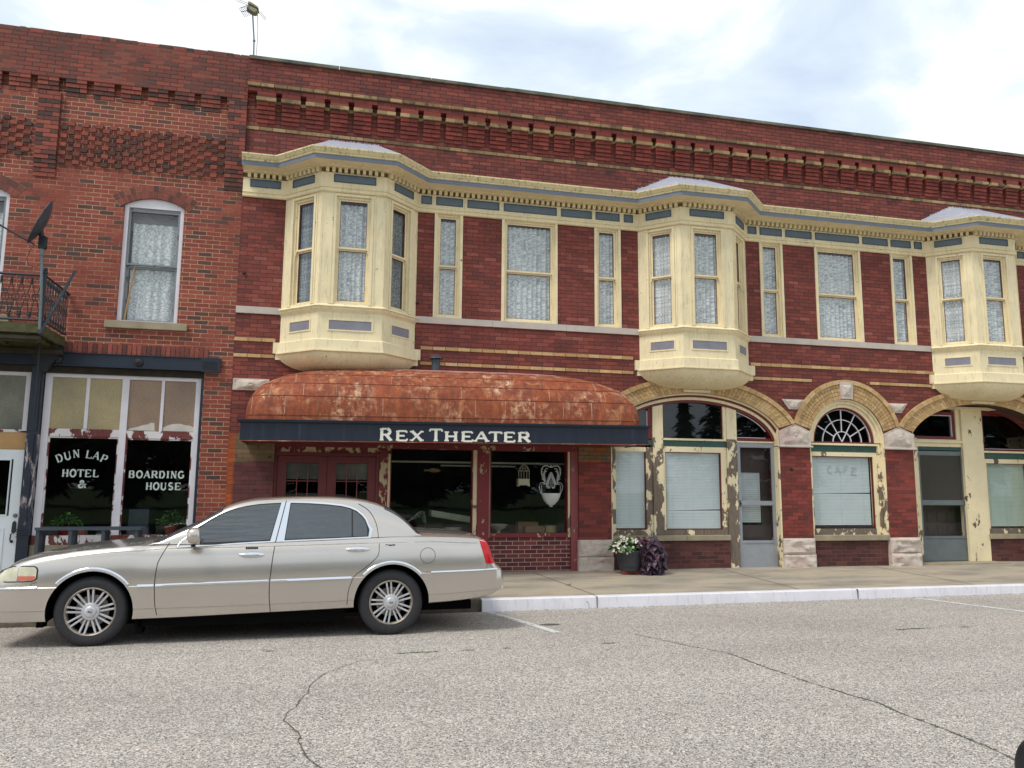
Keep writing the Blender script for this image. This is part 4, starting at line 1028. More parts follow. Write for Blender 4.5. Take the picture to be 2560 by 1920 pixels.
frame('ledge', 'cream', [(8.95, 10.56, 2.475, 2.513)], -.2, D + .055, wn); carved(8.955, 10.545, 2.348, 2.472, D + .005, wn)
frame('bottom_rail', 'cream_peel', [(8.95, 10.40, .775, .89)], -.22, D + .015, wn)
frame('glazing_bead', 'maroon', [(10.388, 10.40, .905, 2.265), (9.06, 10.40, 2.25, 2.265)], -.2, D - .005, wn)
frame('glazing_bead', 'black_hole', [(9.06, 10.40, .89, .905)], -.2, D - .005, wn)
pane(9.06, 10.40, .89, 2.265, D - .035, 'glass', wn); blind(9.06, 10.345, .945, 2.25, -.212, wn, gap=(25, 1))
mb = MB(FAC)
for i, ch in enumerate('CAFE'):
    a = R_(14 - 9.5 * i); R0 = 1.2; x0 = 9.42 + .17 * i; glyph(mb, ch, x0, 1.93 + .025 * (1.5 - abs(i - 1.5)), .13, .13, .03, .02, -.198, rot=R_(8 - 6 * i))
mb.build('faded_lettering', 'blind_text', wn)
# --- recessed entrance under the third arch
Z3 = lambda z: 1.562 + (z - 1.562) * 1.0264
D3 = -.5
frame('jamb', 'cream_spot', [(11.22, 11.25, .15, 2.8), (14.55, 14.58, .15, 2.8)], -.5, -.02)
frame('ceiling', 'cream', [(11.1, 14.7, 3.30, 3.34)], -.6, -.29)
frame('jamb', 'cream_some', [(11.60, 11.725, .15, Z3(2.66))], D3 - .1, D3 + .03)
frame('threshold', 'sill_tan', [(11.22, 13.36, .14, .212)], D3 - .1, -.012)
d3 = storm_door(11.727, 12.846, .225, 2.43, 1.34, 1.425, .67, D3, 'alu_dark', gl='screen', lower='glass_dark')
mb = MB(FAC); mb.box(11.75, 12.8, -.78, -.76, .2, 2.4)
for i in range(4):
    for j in range(2): mb.box(11.86 + .24 * i, 12.02 + .24 * i, -.76, -.75, .74 + .26 * j, .92 + .26 * j)
mb.build('inner_door', 'dkwood', d3)
tr = frame('transom', 'maroon', [(11.60, 12.70, 2.675, 2.735), (12.64, 12.70, 2.735, 3.25), (11.6, 12.64, 3.18, 3.25)], D3 - .1, D3 - .01)
frame('glazing_bead', 'white', [(12.625, 12.64, 2.735, 3.18), (11.6, 12.625, 3.165, 3.18)], D3 - .08, D3 - .02, tr); pane(11.5, 12.63, 2.735, 3.18, D3 - .05, 'glass_trans', tr)
frame('ledge', 'cream_spot', [(11.60, 12.80, 2.60, 2.645)], D3 - .1, D3 + .06, tr); frame('board', 'cream_spot', [(11.60, 12.80, 2.52, 2.598), (11.6, 12.8, 2.647, 2.672), (12.70, 12.80, 2.672, 3.3)], D3 - .1, D3 + .02, tr)
carved(11.62, 12.80, 2.45, 2.518, D3 + .005, tr)
frame('post', 'cream_spot', [(12.806, 12.95, .15, 3.3)], D3 - .12, D3 + .06); frame('post', 'cream_spot', [(12.953, 13.33, .15, 3.3)], D3 - .12, D3 + .045)
wn = frame('window', 'cream_spot', [(13.33, 13.41, .86, 2.29), (14.45, 14.55, .86, 2.29), (13.41, 14.45, 2.20, 2.29)], D3 - .08, D3)
frame('bottom_rail', 'cream_peel', [(13.33, 14.55, .757, .86)], D3 - .08, D3 + .01, wn)
frame('glazing_bead', 'maroon', [(13.41, 13.425, .86, 2.2), (13.425, 14.45, 2.187, 2.2)], D3 - .06, D3 - .01, wn)
pane(13.41, 14.45, .86, 2.2, D3 - .03, 'glass', wn); blind(13.43, 14.45, .875, 2.17, D3 - .11, wn, mt='blind_green')
frame('ledge', 'cream', [(13.33, 14.55, 2.418, 2.455)], D3 - .1, D3 + .05, wn); carved(13.33, 14.55, 2.30, 2.416, D3 + .005, wn)
tr = frame('transom', 'maroon', [(13.335, 13.40, 2.457, 3.28), (13.40, 14.55, 2.457, 2.50), (13.40, 14.55, 3.2, 3.28)], D3 - .08, D3 - .005)
frame('glazing_bead', 'white', [(13.40, 13.408, 2.50, 3.2), (13.408, 14.55, 2.50, 2.508)], D3 - .07, D3 - .015, tr); pane(13.4, 14.55, 2.5, 3.2, D3 - .04, 'glass_trans', tr)
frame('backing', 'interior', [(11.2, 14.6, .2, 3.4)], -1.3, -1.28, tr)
frame('bulkhead', 'brick_sill', [(13.34, 14.58, .12, .653)], D3 - .2, D3 + .05); frame('stone_sill', 'sill_tan', [(13.31, 14.58, .653, .755)], D3 - .2, D3 + .10, bevel=.008)
frame('wall', 'brick_red_low', [(11.0, 11.22, 2.4, 3.4)], -.62, -.5)

# --- theatre shopfront under the canopy
D = -.08
frame('post', 'red_peel2', [(.88, 1.02, .15, 2.2)], -.2, D + .04); frame('post', 'cream_some', [(1.022, 1.058, .15, 2.2)], -.2, D + .02)
frame('post', 'red_peel', [(2.532, 2.735, .15, 2.24)], -.2, D + .05); frame('post', 'cream_some', [(2.455, 2.53, .77, 2.24)], -.2, D + .01); frame('post', 'cream_some', [(2.737, 2.757, .77, 2.24)], -.2, D + .01)
frame('post', 'red_fade', [(4.195, 4.335, .15, 2.26)], -.2, D + .04); frame('post', 'cream_some', [(4.14, 4.19, .77, 2.25)], -.2, D + .01)
frame('post', 'maroon', [(-.805, -.755, .15, 2.2)], -.2, D + .03)
frame('beam', 'red_peel', [(-.80, 4.33, 2.245, 2.42)], -.3, D + .06); frame('beam', 'red_peel2', [(-.80, 1.06, 2.155, 2.243)], -.25, D + .02)
frame('door_head', 'maroon_door', [(-.755, .88, 2.10, 2.153)], -.2, D + .035)
for u0, u1 in ((-.75, .030), (.036, .82)):
    w_ = (u1 - u0); a, b = u0 + .145, u1 - .13; st = .012
    dr = frame('door', 'maroon_door', [(u0, a, .2, 2.095), (b, u1, .2, 2.095), (a, b, 1.985, 2.095), (a, b, .2, 1.0)], D - .05, D)
    frame('door_panel', 'maroon_door', [(a + .03, b - .03, .35, .9)], D, D + .012, dr)
    x3 = (b - a) / 3; rects = [(a + x3 * i - st / 2, a + x3 * i + st / 2, 1.0, 1.985) for i in (1, 2)] + [(a, b, z - st / 2, z + st / 2) for z in (1.33, 1.69)]
    mb = MB(FAC)
    for i, (p0, p1, q0, q1) in enumerate(rects): mb.box(p0, p1, D - .04, D - .008 - .002 * i, q0, q1)
    mb.build('muntins', 'red_fade', dr); pane(a, b, 1.0, 1.985, D - .03, 'glass_dark', dr)
    frame('blind', 'frost_grey', [(a, b, 1.72, 1.985)], D - .085, D - .075, dr)
    mb = MB(FAC); s = -1 if u0 > 0 else 1; hx_ = u1 - .06 if u0 < 0 else u0 + .06; mb.lathe([(.001, .06), (.025, .055), (.028, .035), (.01, .02), (.01, 0)], (hx_, D, 1.0), 'Y', 12); mb.build('handle', 'iron_grey', dr)
frame('jamb', 'maroon_door', [(.824, .878, .15, 2.1)], -.2, D + .02)
def shop_window(u0, u1, z0, z1):
    wn = frame('shop_window', 'red_peel', [(u0, u1, z0 - .07, z0), (u0, u1, z1, z1 + .008), (u0, u0 + .012, z0, z1), (u1 - .012, u1, z0, z1)], -.2, D + .04)
    pane(u0, u1, z0, z1, D - .04, 'glass_dark', wn); return wn
shop_window(1.06, 2.455, .84, 2.24); shop_window(2.757, 4.14, .84, 2.24)
frame('bulkhead', 'brick_white', [(1.06, 2.53, .12, .77)], -.3, D); frame('bulkhead', 'brick_white', [(2.737, 4.193, .12, .77)], -.3, D)
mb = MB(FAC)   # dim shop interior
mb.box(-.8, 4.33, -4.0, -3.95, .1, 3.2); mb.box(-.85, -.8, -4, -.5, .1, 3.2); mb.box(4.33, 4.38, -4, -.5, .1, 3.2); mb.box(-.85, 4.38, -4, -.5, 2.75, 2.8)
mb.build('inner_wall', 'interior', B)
frame('display_floor', 'dark_wood', [(.9, 4.3, .74, .80)], -1.5, -.2)
# --- canopy
SG = .0109
CAN = lambda u, d, z: FAC(u, d, z + SG * (u - 5.215))
C0, C1 = -1.24, 5.215
mb = MB(CAN)
mb.box(C0, C1, .97, 1.0, 2.333, 2.602); mb.box(C0, C0 + .03, 0, .97, 2.333, 2.602); mb.box(C1 - .03, C1, 0, .97, 2.333, 2.602)
cano = mb.build('canopy', 'fascia', B)
mb = MB(CAN); mb.box(C0 + .03, C1 - .03, 0.0, .97, 2.345, 2.36); mb.build('canopy_soffit', 'maroon_door', cano)
mb = MB(CAN)
for d0, d1, z0, z1 in ((0, 1.022, 2.602, 2.614), (0, 1.045, 2.614, 2.634), (0, 1.055, 2.634, 2.648)): mb.box(C0 - (d1 - 1.0), C1 + (d1 - 1.0), d0, d1, z0, z1)
mb.build('gutter', 'navy', cano)
mb = MB(CAN); mb.box(C0 + .0, C1, .99, 1.003, 2.327, 2.337); mb.build('drip_edge', 'rust', cano)
cx, hx_ = (C0 + C1) / 2, (C1 - C0) / 2 - .0
def dome(u, ph, off=0.):
    s = max(0., 1 - abs(u) ** 4.2); sp_ = max(0., 1 - abs(u) ** 40); v = (sp_ * math.cos(ph) ** 2) ** (1 / 2.2); w_ = (s * math.sin(ph) ** 2) ** (1 / 3.)
    return (cx + u * (hx_ + off), v * (.99 + off) , 2.645 + w_ * (.955 + off))
mb = MB(CAN); nu, nv = 90, 26
def us(s): return math.sin((s - .5) * math.pi * .998) if True else s
def ucos(s):
    t = (s - .5) * 2; return math.copysign(1 - (1 - abs(t)) ** 1.6, t)
mb.grid(lambda s, t: dome(ucos(s), (t ** 1.15) * math.pi / 2), nu, nv)
mb.build('canopy_roof', 'rust', cano, smooth=60)
mb = MB(CAN); md = MB(CAN)
def phi(u, z):
    s = 1 - abs(u) ** 4.2; w_ = (z - 2.645) / .955; q = w_ ** 3 / s if s > 0 else 2
    return math.asin(math.sqrt(q)) if q < 1 else None
for z in (2.72, 3.02, 3.23, 3.39, 3.50):
    pts = []
    for i in range(121):
        u = -1 + 2 * i / 120; p = phi(u, z) if abs(u) < 1 else None
        if p is not None: pts.append(dome(u, p, .002))
    if len(pts) > 2: md = MB(CAN); md.tube(pts, .0045, 5); md.build('canopy_seam', 'seam_dark', cano)
for r, (za, zb) in enumerate(((2.735, 3.01), (3.03, 3.22), (3.24, 3.385))):
    x = -.62 - .485 + (.0, .26, .12)[r]
    while x < 5.2:
        u = (x - cx) / hx_; pts = []
        for i in range(9):
            z = za + (zb - za) * i / 8
            if abs(u) < 1:
                p = phi(u, z)
                if p is not None: pts.append(dome(u + (.0 if r < 2 else .004), p, .001))
        if len(pts) > 3:
            mb = MB(CAN); mb.tube(pts, [random.uniform(.003, .008) for _ in pts], 5); mb.build('canopy_seam', 'seam_pale', cano)
        x += .485
mb = MB(CAN)
for ch, a, b, h in (('R', .785, .99, .187), ('E', 1.03, 1.235, .155), ('X', 1.25, 1.475, .155), ('T', 1.555, 1.765, .187), ('H', 1.785, 2.015, .155), ('E', 2.05, 2.265, .155), ('A', 2.255, 2.51, .155), ('T', 2.50, 2.72, .155), ('E', 2.735, 2.945, .155), ('R', 2.965, 3.19, .155)):
    if a == 1.555: mb.build('sign_lettering', 'letter_sign', cano); mb = MB(CAN)
    glyph(mb, ch, a, 2.353, (b - a) * 1.02, h, .046, .028, 1.003)
mb.build('sign_lettering', 'letter_sign', cano)
mb = MB(FAC); mb.lathe([(.072, 0), (.072, .35), (.07, .36)], (1.745, .2, 3.38), 'Z', 20)
mb.v = [(p[0], p[1], p[2]) for p in mb.v]
mb.lathe([(.125, .355), (.12, .37), (.06, .415), (.02, .43), (.0, .432)], (1.745, .2, 3.39), 'Z', 20)
mb.build('vent_pipe', 'iron_grey', B, smooth=30)
for x, z in ((-1.41, 5.06), (1.43, 4.74), (8.52, 2.0)):
    mb = MB(FAC); mb.lathe([(.0, .03), (.02, .028), (.03, .01), (.03, 0)], (x, 0, z), 'Y', 10); mb.build('wall_anchor', 'iron_black', B)
mb = MB(FAC); mb.box(6.05, 6.13, .4, .5, 7.0, 7.06) if False else mb.box(7.93, 8.0, 0, .05, 6.98, 7.02); mb.build('paint_blob', 'white', B)
# ------------------------------------------------------------------ the old hotel on the left
H = thing('hotel_building', 'weathered orange brick two-storey building with checkered brickwork and white painted shopfront', 'building', (-4, 13.1, .2))
HX0, HX1 = -9.0, -1.507
def seg_loop(x0, x1, z0, zs, zt):
    c = (x0 + x1) / 2; h = (x1 - x0) / 2; s = zt - zs; R0 = (h * h + s * s) / (2 * s); zc = zt - R0
    a0 = math.asin(h / R0)
    return [(x0, z0)] + [(c + R0 * math.sin(-a0 + 2 * a0 * i / 16), zc + R0 * math.cos(-a0 + 2 * a0 * i / 16)) for i in range(17)] + [(x1, z0)], (c, zc, R0, a0)
HW = [(-3.28, -2.385), (-5.81, -4.915), (-8.34, -7.445)]
holes = []; segs = []
for a, b in HW:
    l, sg = seg_loop(a, b, 4.15, 6.06, 6.19); holes.append(l); segs.append(sg)
outer = [(HX0, 3.61), (HX1, 3.61), (HX1, 6.42), (HX0, 6.42)]
def plateH(name, outer, holes, mt, d0=0., th=.35):
    mb = MB(FAC); mb.plate(outer, holes, d0 - th, d0); return mb.build(name, mt, H)
plateH('wall', outer, holes, 'brick_old')
frame('wall', 'brick_old', [(-1.925, HX1, .15, 3.61)], -.35, 0, H)
frame('wall', 'brick_old', [(HX0, HX1, 6.42, 7.83)], -.35, 0, H)
# parapet in four courses so that its top edge is uneven
frame('parapet', 'brick_old_top', [(HX0, HX1, 8.045, 8.76)], -.35, .055, H)
mb = MB(FAC); x = HX0
while x < HX1 - .02:
    L_ = random.choice((.105, .215)); mb.box(x, min(x + L_, HX1) - .006, -.35, .055, 8.762, 8.825 + random.uniform(-.008, .006)); x += L_
mb.build('coping', 'corbel_old', H)
M['white_cap'] = simple('lime wash', srgb(206, 200, 198), .9, var=.2)
mb = MB(FAC); x = -7
while x < HX1 - .1:
    L_ = random.uniform(.08, .5)
    if random.random() < .6: mb.box(x, min(x + L_, HX1 - .01), -.3, random.uniform(.0, .05), 8.828, 8.838)
    x += L_
mb.build('coping_wash', 'white_cap', H)
mb = MB(); mb.box(HX0 + .01, HX1 - .32, 13.45, 24, 8.2, 8.3); mb.build('roof', 'coping', H)
mb = MB(); mb.box(HX0, HX1 - .3, 24, 24.3, -.05, 8.7); mb.box(HX0, HX0 + .3, 13.46, 24, -.05, 8.7); mb.build('wall', 'brick_old', H)
# corbel band
mb = MB(FAC); x = -9.1 + .03; P = .4065
x = -1.878 + .05 - P * 18
while x < HX1 - .1:
    a, b = x + .0, x + P - .105; mb = MB(FAC)
    if b > HX1: b = HX1
    for i in range(4):
        z0 = 7.765 + i * BH; cut = a + (b - a) * random.choice((.33, .5, .67)); e_ = .012 + .012 * i
        for q0, q1 in ((a, cut - .003), (cut + .003, b)): mb.box(q0, q1, 0, e_, z0 + .007, z0 + BH - .004)
    mb.build('corbel', 'corbel_old', H); x += P
frame('wall', 'brick_old', [(HX0, HX1, 7.832, 8.043)], -.35, -.045, H)
# brick pilasters
def pilaster(x0, x1, z0, z1, d):
    mb = MB(FAC); z = z0; k = 0
    while z < z1 - .01:
        c_ = x0 + (x1 - x0) * (.33 if k % 2 else .67)
        dd = d if z > z0 + .35 else d * (.3 + .7 * (z - z0) / .35)
        mb.box(x0, c_ - .003, 0, dd, z + .004, z + BH - .004); mb.box(c_ + .003, x1, 0, dd, z + .004, z + BH - .004); z += BH; k += 1
    mb.box(x0 + .004, x1 - .004, 0, d * .2, z0 + .006, z1)
    return mb.build('pilaster', 'corbel_old', H)
for a, b in ((-4.63, -4.315), (-7.2, -6.88)): pilaster(a, b, 6.39, 7.76, .065)
pilaster(-1.80, HX1 - .001, 6.44, 8.04, .05)
# checkered header panels
for a, b in ((-4.29, -1.83), (-6.86, -4.66)):
    mb = MB(FAC); r = 0; z = 6.63
    while z < 7.33:
        x = a + (.103 if r % 2 else 0)
        while x < b - .09:
            if not (r == 0 and random.random() < .3): mb.box(x, x + .097, 0, .034, z + .004, z + BH - .004)
            x += .206
        z += BH; r += 1
    mb.build('checker_brickwork', 'corbel_old', H)
# relieving arches, windows
for (a, b), (c, zc, R0, a0) in zip(HW, segs):
    mb = MB(FAC); ex = .08 / R0
    for row, (r0, r1) in enumerate(((R0, R0 + .105), (R0 + .11, R0 + .212))):
        n = 15; A0 = a0 + ex
        for i in range(n):
            t0, t1 = -A0 + 2 * A0 * i / n + .0055, -A0 + 2 * A0 * (i + 1) / n - .0055
            P_ = lambda r, t: (c + r * math.sin(t), zc + r * math.cos(t)); mb.prism([P_(r0, t0), P_(r0, t1), P_(r1, t1), P_(r1, t0)], -.1, .008)
    mb.build('brick_arch', 'vous_red', H)
    mb = MB(FAC); A0 = a0 + ex * 1.1
    for i in range(15): 
        t0, t1 = -A0 + 2 * A0 * i / 15, -A0 + 2 * A0 * (i + 1) / 15; mb.prism([P_(R0, t0), P_(R0, t1), P_(R0 + .218, t1), P_(R0 + .218, t0)], 0, .004)
    mb.build('arch_bed', 'mortar_tan', H)
    frame('stone_sill', 'sill_tan', [(a - .15, b + .16, 4.035, 4.15)], -.1, .06, H, bevel=.006)
    # window: white casing with a curved head board
    dd = -.04
    l2 = [(a, 6.03)] + [(c + R0 * math.sin(-a0 + 2 * a0 * i / 12), zc + R0 * math.cos(-a0 + 2 * a0 * i / 12)) for i in range(13)] + [(b, 6.03)]
    mb = MB(FAC); mb.prism(l2, -.12, dd); mb.box(a, a + .06, -.12, dd, 4.152, 6.03); mb.box(b - .06, b, -.12, dd, 4.152, 6.03); mb.box(a + .06, b - .06, -.12, dd, 4.152, 4.175)
    wn = mb.build('window', 'white', H)
    M.setdefault('grey_sash', peel_mat('grey weathered sash', srgb(128, 134, 138), srgb(96, 88, 84), .62, 9))
    s0, s1 = a + .06, b - .06
    frame('sash', 'grey_sash', [(s0, s0 + .035, 5.08, 6.03), (s1 - .035, s1, 5.08, 6.03), (s0 + .035, s1 - .035, 5.965, 6.03), (s0 + .035, s1 - .035, 5.085, 5.11)], -.11, -.06, wn)
    frame('sash', 'grey_sash', [(s0, s0 + .05, 4.175, 5.08), (s1 - .045, s1, 4.175, 5.08), (s0 + .05, s1 - .045, 4.175, 4.205), (s0 + .05, s1 - .045, 5.035, 5.075)], -.15, -.10, wn)
    pane(s0 + .035, s1 - .035, 5.11, 5.965, -.09, 'glass', wn); pane(s0 + .05, s1 - .045, 4.205, 5.035, -.13, 'glass', wn)
    m_, mt_ = curtain(FAC, s0 + .06, s1 - .02, 4.2, 5.8, -.165, 'lace', 5); m_.build('curtain', mt_, wn, smooth=80)
    frame('blind', 'grey_sash' if False else 'lilac', [(s0 + .02, s1 - .02, 5.7, 6.0)], -.24, -.23, wn)
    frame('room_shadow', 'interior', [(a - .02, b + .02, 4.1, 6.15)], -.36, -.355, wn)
    if a > -4:
        mb = MB(FAC); mb.tube([(s0 + .045, -.075, 4.19), (s0 + .135, -.09, 5.07)], .013, 6); mb.build('prop_stick', 'plywood', wn)
        mb = MB(FAC); mb.tube([(s0 + .3, -.055, 5.93), (s0 + .42, -.05, 5.84), (s0 + .6, -.05, 5.84), (s0 + .7, -.055, 5.95)], .002, 5); mb.build('wire', 'iron_black', wn)
# soldier course and iron beam
mb = MB(FAC); x = HX0
while x < -1.95: mb.box(x, x + .060, -.01, .012, 3.62, 3.775); x += .0705
mb.build('soldier_course', 'vous_red', H)
frame('steel_beam', 'navy', [(HX0, -1.99, 3.40, 3.612)], -.2, .05, H)
mb = MB(FAC); mb.box(HX0, -1.99, .05, .075, 3.40, 3.415); mb.box(HX0, -1.99, .05, .07, 3.6, 3.611); mb.box(-1.99, -1.685, -.1, .058, 3.395, 3.618)
mb.build('steel_beam', 'navy', H)
mb = MB(FAC)
for i in range(8):
    for j in range(5): mb.box(-1.955 + i * .028, -1.936 + i * .028, .058, .068, 3.44 + j * .027, 3.457 + j * .027)
mb.build('cast_grille', 'iron_black', H)
for x in (-4.03, -2.892):
    mb = MB(FAC); mb.lathe([(.0, .065), (.012, .062), (.018, .05), (.03, .048), (.04, .034), (.06, .03), (.068, .0)], (x, .05, 3.495), 'Y', 20); mb.build('rosette', 'iron_black', H, smooth=30)
frame('beam_shadow_board', 'dark_wood', [(HX0, -1.93, 3.30, 3.40)], -.3, -.06, H)
# shopfront
D = -.10
frame('post', 'navy', [(-1.97, -1.925, .15, 3.30)], -.3, -.02, H)
sf = frame('shop_window', 'white', [(-4.225, -4.125, .84, 3.30), (-2.055, -1.97, .84, 3.30), (-3.135, -3.035, .84, 3.30), (-4.125, -3.135, 3.245, 3.30), (-3.035, -2.055, 3.245, 3.30)], D - .06, D, H)
frame('muntin', 'white', [(-3.65, -3.60, 2.455, 3.245), (-2.565, -2.52, 2.44, 3.245)], D - .05, D - .012, sf)
frame('rail', 'white_peel', [(-4.125, -3.135, 2.335, 2.45), (-3.035, -2.055, 2.325, 2.44)], D - .05, D - .005, sf)
frame('bottom_rail', 'white_peel', [(-4.225, -1.97, .70, .838)], D - .1, D + .02, sf)
for a, b, m_ in ((-4.125, -3.65, 'frost_tan'), (-3.60, -3.135, 'frost_tan'), (-3.035, -2.565, 'frost_brown'), (-2.52, -2.055, 'frost_brown')): frame('pebbled_pane', m_, [(a, b, 2.445, 3.245)], D - .05, D - .03, sf)
mb = MB(FAC)     # torn paper left at the foot of the two right panes
mb.prism([(-3.03, 2.45), (-2.99, 2.475), (-2.90, 2.50), (-2.80, 2.535), (-2.72, 2.55), (-2.70, 2.575), (-2.64, 2.57), (-2.63, 2.45)], D - .03, D - .027)
mb.build('torn_paper', 'paper', sf); mb = MB(FAC)
mb.prism([(-2.515, 2.45), (-2.51, 2.50), (-2.44, 2.54), (-2.36, 2.565), (-2.26, 2.57), (-2.20, 2.552), (-2.12, 2.545), (-2.06, 2.52), (-2.06, 2.45)], D - .03, D - .027)
mb.build('torn_paper', 'paper', sf)
q = []
for a, b in ((-4.125, -3.135), (-3.035, -2.055)):
    z1 = 2.33 if a < -4 else 2.32
    frame('glazing_bead', 'white_peel', [(a, a + .022, .84, z1), (b - .02, b, .84, z1), (a + .022, b - .02, z1 - .02, z1)], D - .05, D - .02, sf)
    q.append(pane(a, b, .84, z1, D - .04, 'glass_dark', sf, name='large_pane'))
mb = MB(FAC)
dl = D - .032
for i, ch in enumerate('DUNLAP'):
    pos_ = [(-3.975, 1.925, 24), (-3.875, 1.965, 16), (-3.765, 2.005, 8), (-3.60, 2.01, -6), (-3.50, 2.0, -12), (-3.395, 1.965, -22)][i]
    glyph(mb, ch, pos_[0], pos_[1], .105, .118, .022, .010, dl, rot=R_(pos_[2]))
def text(mb, s, x0, x1, z, h):
    adv = [.55 if ch == 'I' else 1 for ch in s]; w_ = (x1 - x0) / sum(adv); x = x0
    for k, ch in zip(adv, s):
        glyph(mb, ch, x + w_ * .05 - (w_ * .225 if ch == 'I' else 0), z, w_ * .92, h, .024, .012, dl); x += w_ * k
mb.build('window_lettering', 'letter', sf); mb = MB(FAC); text(mb, 'HOTEL', -3.905, -3.375, 1.718, .112); mb.build('window_lettering', 'letter', sf); mb = MB(FAC); text(mb, '&', -3.675, -3.54, 1.553, .11)
mb.build('window_lettering', 'letter', sf)
mb = MB(FAC); text(mb, 'BOARDING', -2.97, -2.145, 1.712, .11); mb.build('window_lettering', 'letter', sf); mb = MB(FAC); text(mb, 'HOUSE', -2.71, -2.185, 1.53, .112)
mb.build('window_lettering', 'letter', sf)
frame('bulkhead', 'sill_tan', [(-4.4, -1.925, .12, .70)], -.35, -.08, H)
mb = MB(FAC); mb.box(-9, -1.93, -4.0, -3.95, .1, 3.5); mb.box(-9, -1.93, -4, -.5, 3.3, 3.35); mb.box(-1.93, -1.88, -4, -.36, .1, 3.5); mb.box(-9, -1.9, -4, -.4, .1, .14); mb.build('inner_wall', 'interior', H)
frame('inner_ledge', 'dark_wood', [(-4.2, -2.0, .72, .78)], -.9, -.2, H)
# iron column
mb = MB(FAC); mb.box(-4.395, -4.235, -.3, -.01, 2.35, 3.40); mb.box(-4.375, -4.255, -.01, .004, 2.4, 3.3)
mb.build('iron_column', 'navy', H)
mb = MB(FAC); mb.box(-4.395, -4.235, -.3, -.01, 1.0, 2.35); mb.box(-4.30, -4.28, -.01, .004, 1.05, 2.35); mb.build('iron_column', 'iron_flake', H)
mb = MB(FAC); mb.box(-4.395, -4.235, -.3, -.006, .15, 1.0)
for i in range(4): mb.box(-4.40, -4.23, -.02, .012, .82 + i * .035, .838 + i * .035)
mb.build('iron_column', 'navy', H)
# white entrance door with transom and a bare wooden board above
dr = frame('entrance_door', 'white_door', [(-4.56, -4.405, .2, 2.12), (-5.30, -5.10, .2, 2.12), (-5.10, -4.56, 1.97, 2.12), (-5.10, -4.56, .2, 1.13)], D - .05, D, H)
frame('door_moulding', 'white_door', [(-4.60, -4.585, 1.13, 1.985), (-5.10, -4.60, 1.955, 1.97), (-5.10, -4.60, 1.13, 1.15), (-4.62, -4.60, .35, .95), (-5.05, -4.62, .93, .95)], D - .02, D + .012, dr)
pane(-5.10, -4.56, 1.13, 1.97, D - .03, 'glass_dark', dr)
mb = MB(FAC); mb.lathe([(.0, .03), (.026, .028), (.03, .012), (.03, 0)], (-4.468, D, 1.135), 'Y', 14); mb.build('deadbolt', 'galv', dr, smooth=30)
mb = MB(FAC); mb.prism([(-4.50, .90), (-4.495, 1.03), (-4.47, 1.06), (-4.445, 1.03), (-4.44, .90), (-4.47, .87)], D, D + .015); mb.tube([(-4.475, D + .012, .89), (-4.49, D + .05, .86), (-4.495, D + .05, .78), (-4.488, D + .012, .755)], .010, 8); mb.lathe([(.0, .02), (.02, .016), (.022, 0)], (-4.488, D, .755), 'Y', 12)
mb.build('handle', 'iron_black', dr)
frame('lumber_board', 'plywood', [(-5.35, -4.405, 2.125, 2.375)], D - .05, D + .015, H)
tr = frame('transom', 'white', [(-4.49, -4.40, 2.40, 3.30), (-5.35, -4.49, 3.245, 3.30), (-5.45, -5.35, .2, 3.3)], D - .06, D, H)
frame('rail', 'white_peel', [(-5.35, -4.49, 2.378, 2.42)], D - .06, D - .002, tr)
frame('pebbled_pane', 'frost_grey', [(-5.35, -4.49, 2.42, 3.245)], D - .06, D - .04, tr)
frame('wall', 'brick_old', [(HX0, -5.45, .15, 3.4)], -.35, 0, H)
# balcony with cast iron railing
BY0, BX, BXL = 12.0, -3.965, -7.2
mb = MB()
for i in range(9):
    y = BY0 + i * .122; mb.box(BXL, BX - .004, y, y + .112, 3.80, 3.835)
bal = mb.build('balcony', 'mossy_wood', H)
mb = MB(); mb.box(BXL, BX, BY0 - .02, BY0 + .03, 3.70, 3.798); mb.box(BX - .05, BX, BY0 + .03, 13.1, 3.70, 3.798); mb.box(BXL, BX - .1, BY0 + .5, BY0 + .56, 3.66, 3.79); mb.box(BXL, BX - .05, 12.97, 13.09, 3.63, 3.79)
for i in range(6): mb.box(BX - .2 - i * .6, BX - .14 - i * .6, BY0 + .03, 13.1, 3.68, 3.79)
mb.build('joist', 'mossy_wood', bal)
mb = MB(); mb.box(BXL, BX, BY0 + .0, BY0 + .1, 3.615, 3.66); mb.box(BXL, BX + .005, 12.9, 13.1, 3.56, 3.62); mb.build('joist', 'dark_wood', bal)
M['iron_rail'] = simple('dark painted railing', srgb(40, 46, 54), .45, var=.25, sc_=12)
mb = MB()
zr, zl = 4.53, 3.885
mb.tube([(BXL, BY0, zr), (BX, BY0, zr)], .019, 10); mb.tube([(BXL, BY0, zl), (BX, BY0, zl)], .017, 10)
mb.tube([(BX, BY0, zr), (BX, 13.08, zr)], .016, 8); mb.tube([(BX, BY0, zl), (BX, 13.08, zl)], .015, 8)
mb.tube([(BX, BY0, 3.68), (BX, BY0, 4.58)], .026, 12); mb.lathe([(.02, 0), (.036, .01), (.03, .035), (.022, .045), (.03, .06), (.018, .09), (.0, .1)], (BX, BY0, 4.55), 'Z', 14)
mb.lathe([(.03, 0), (.04, .01), (.03, .03)], (BX, 13.04, 4.5), 'Z', 10)
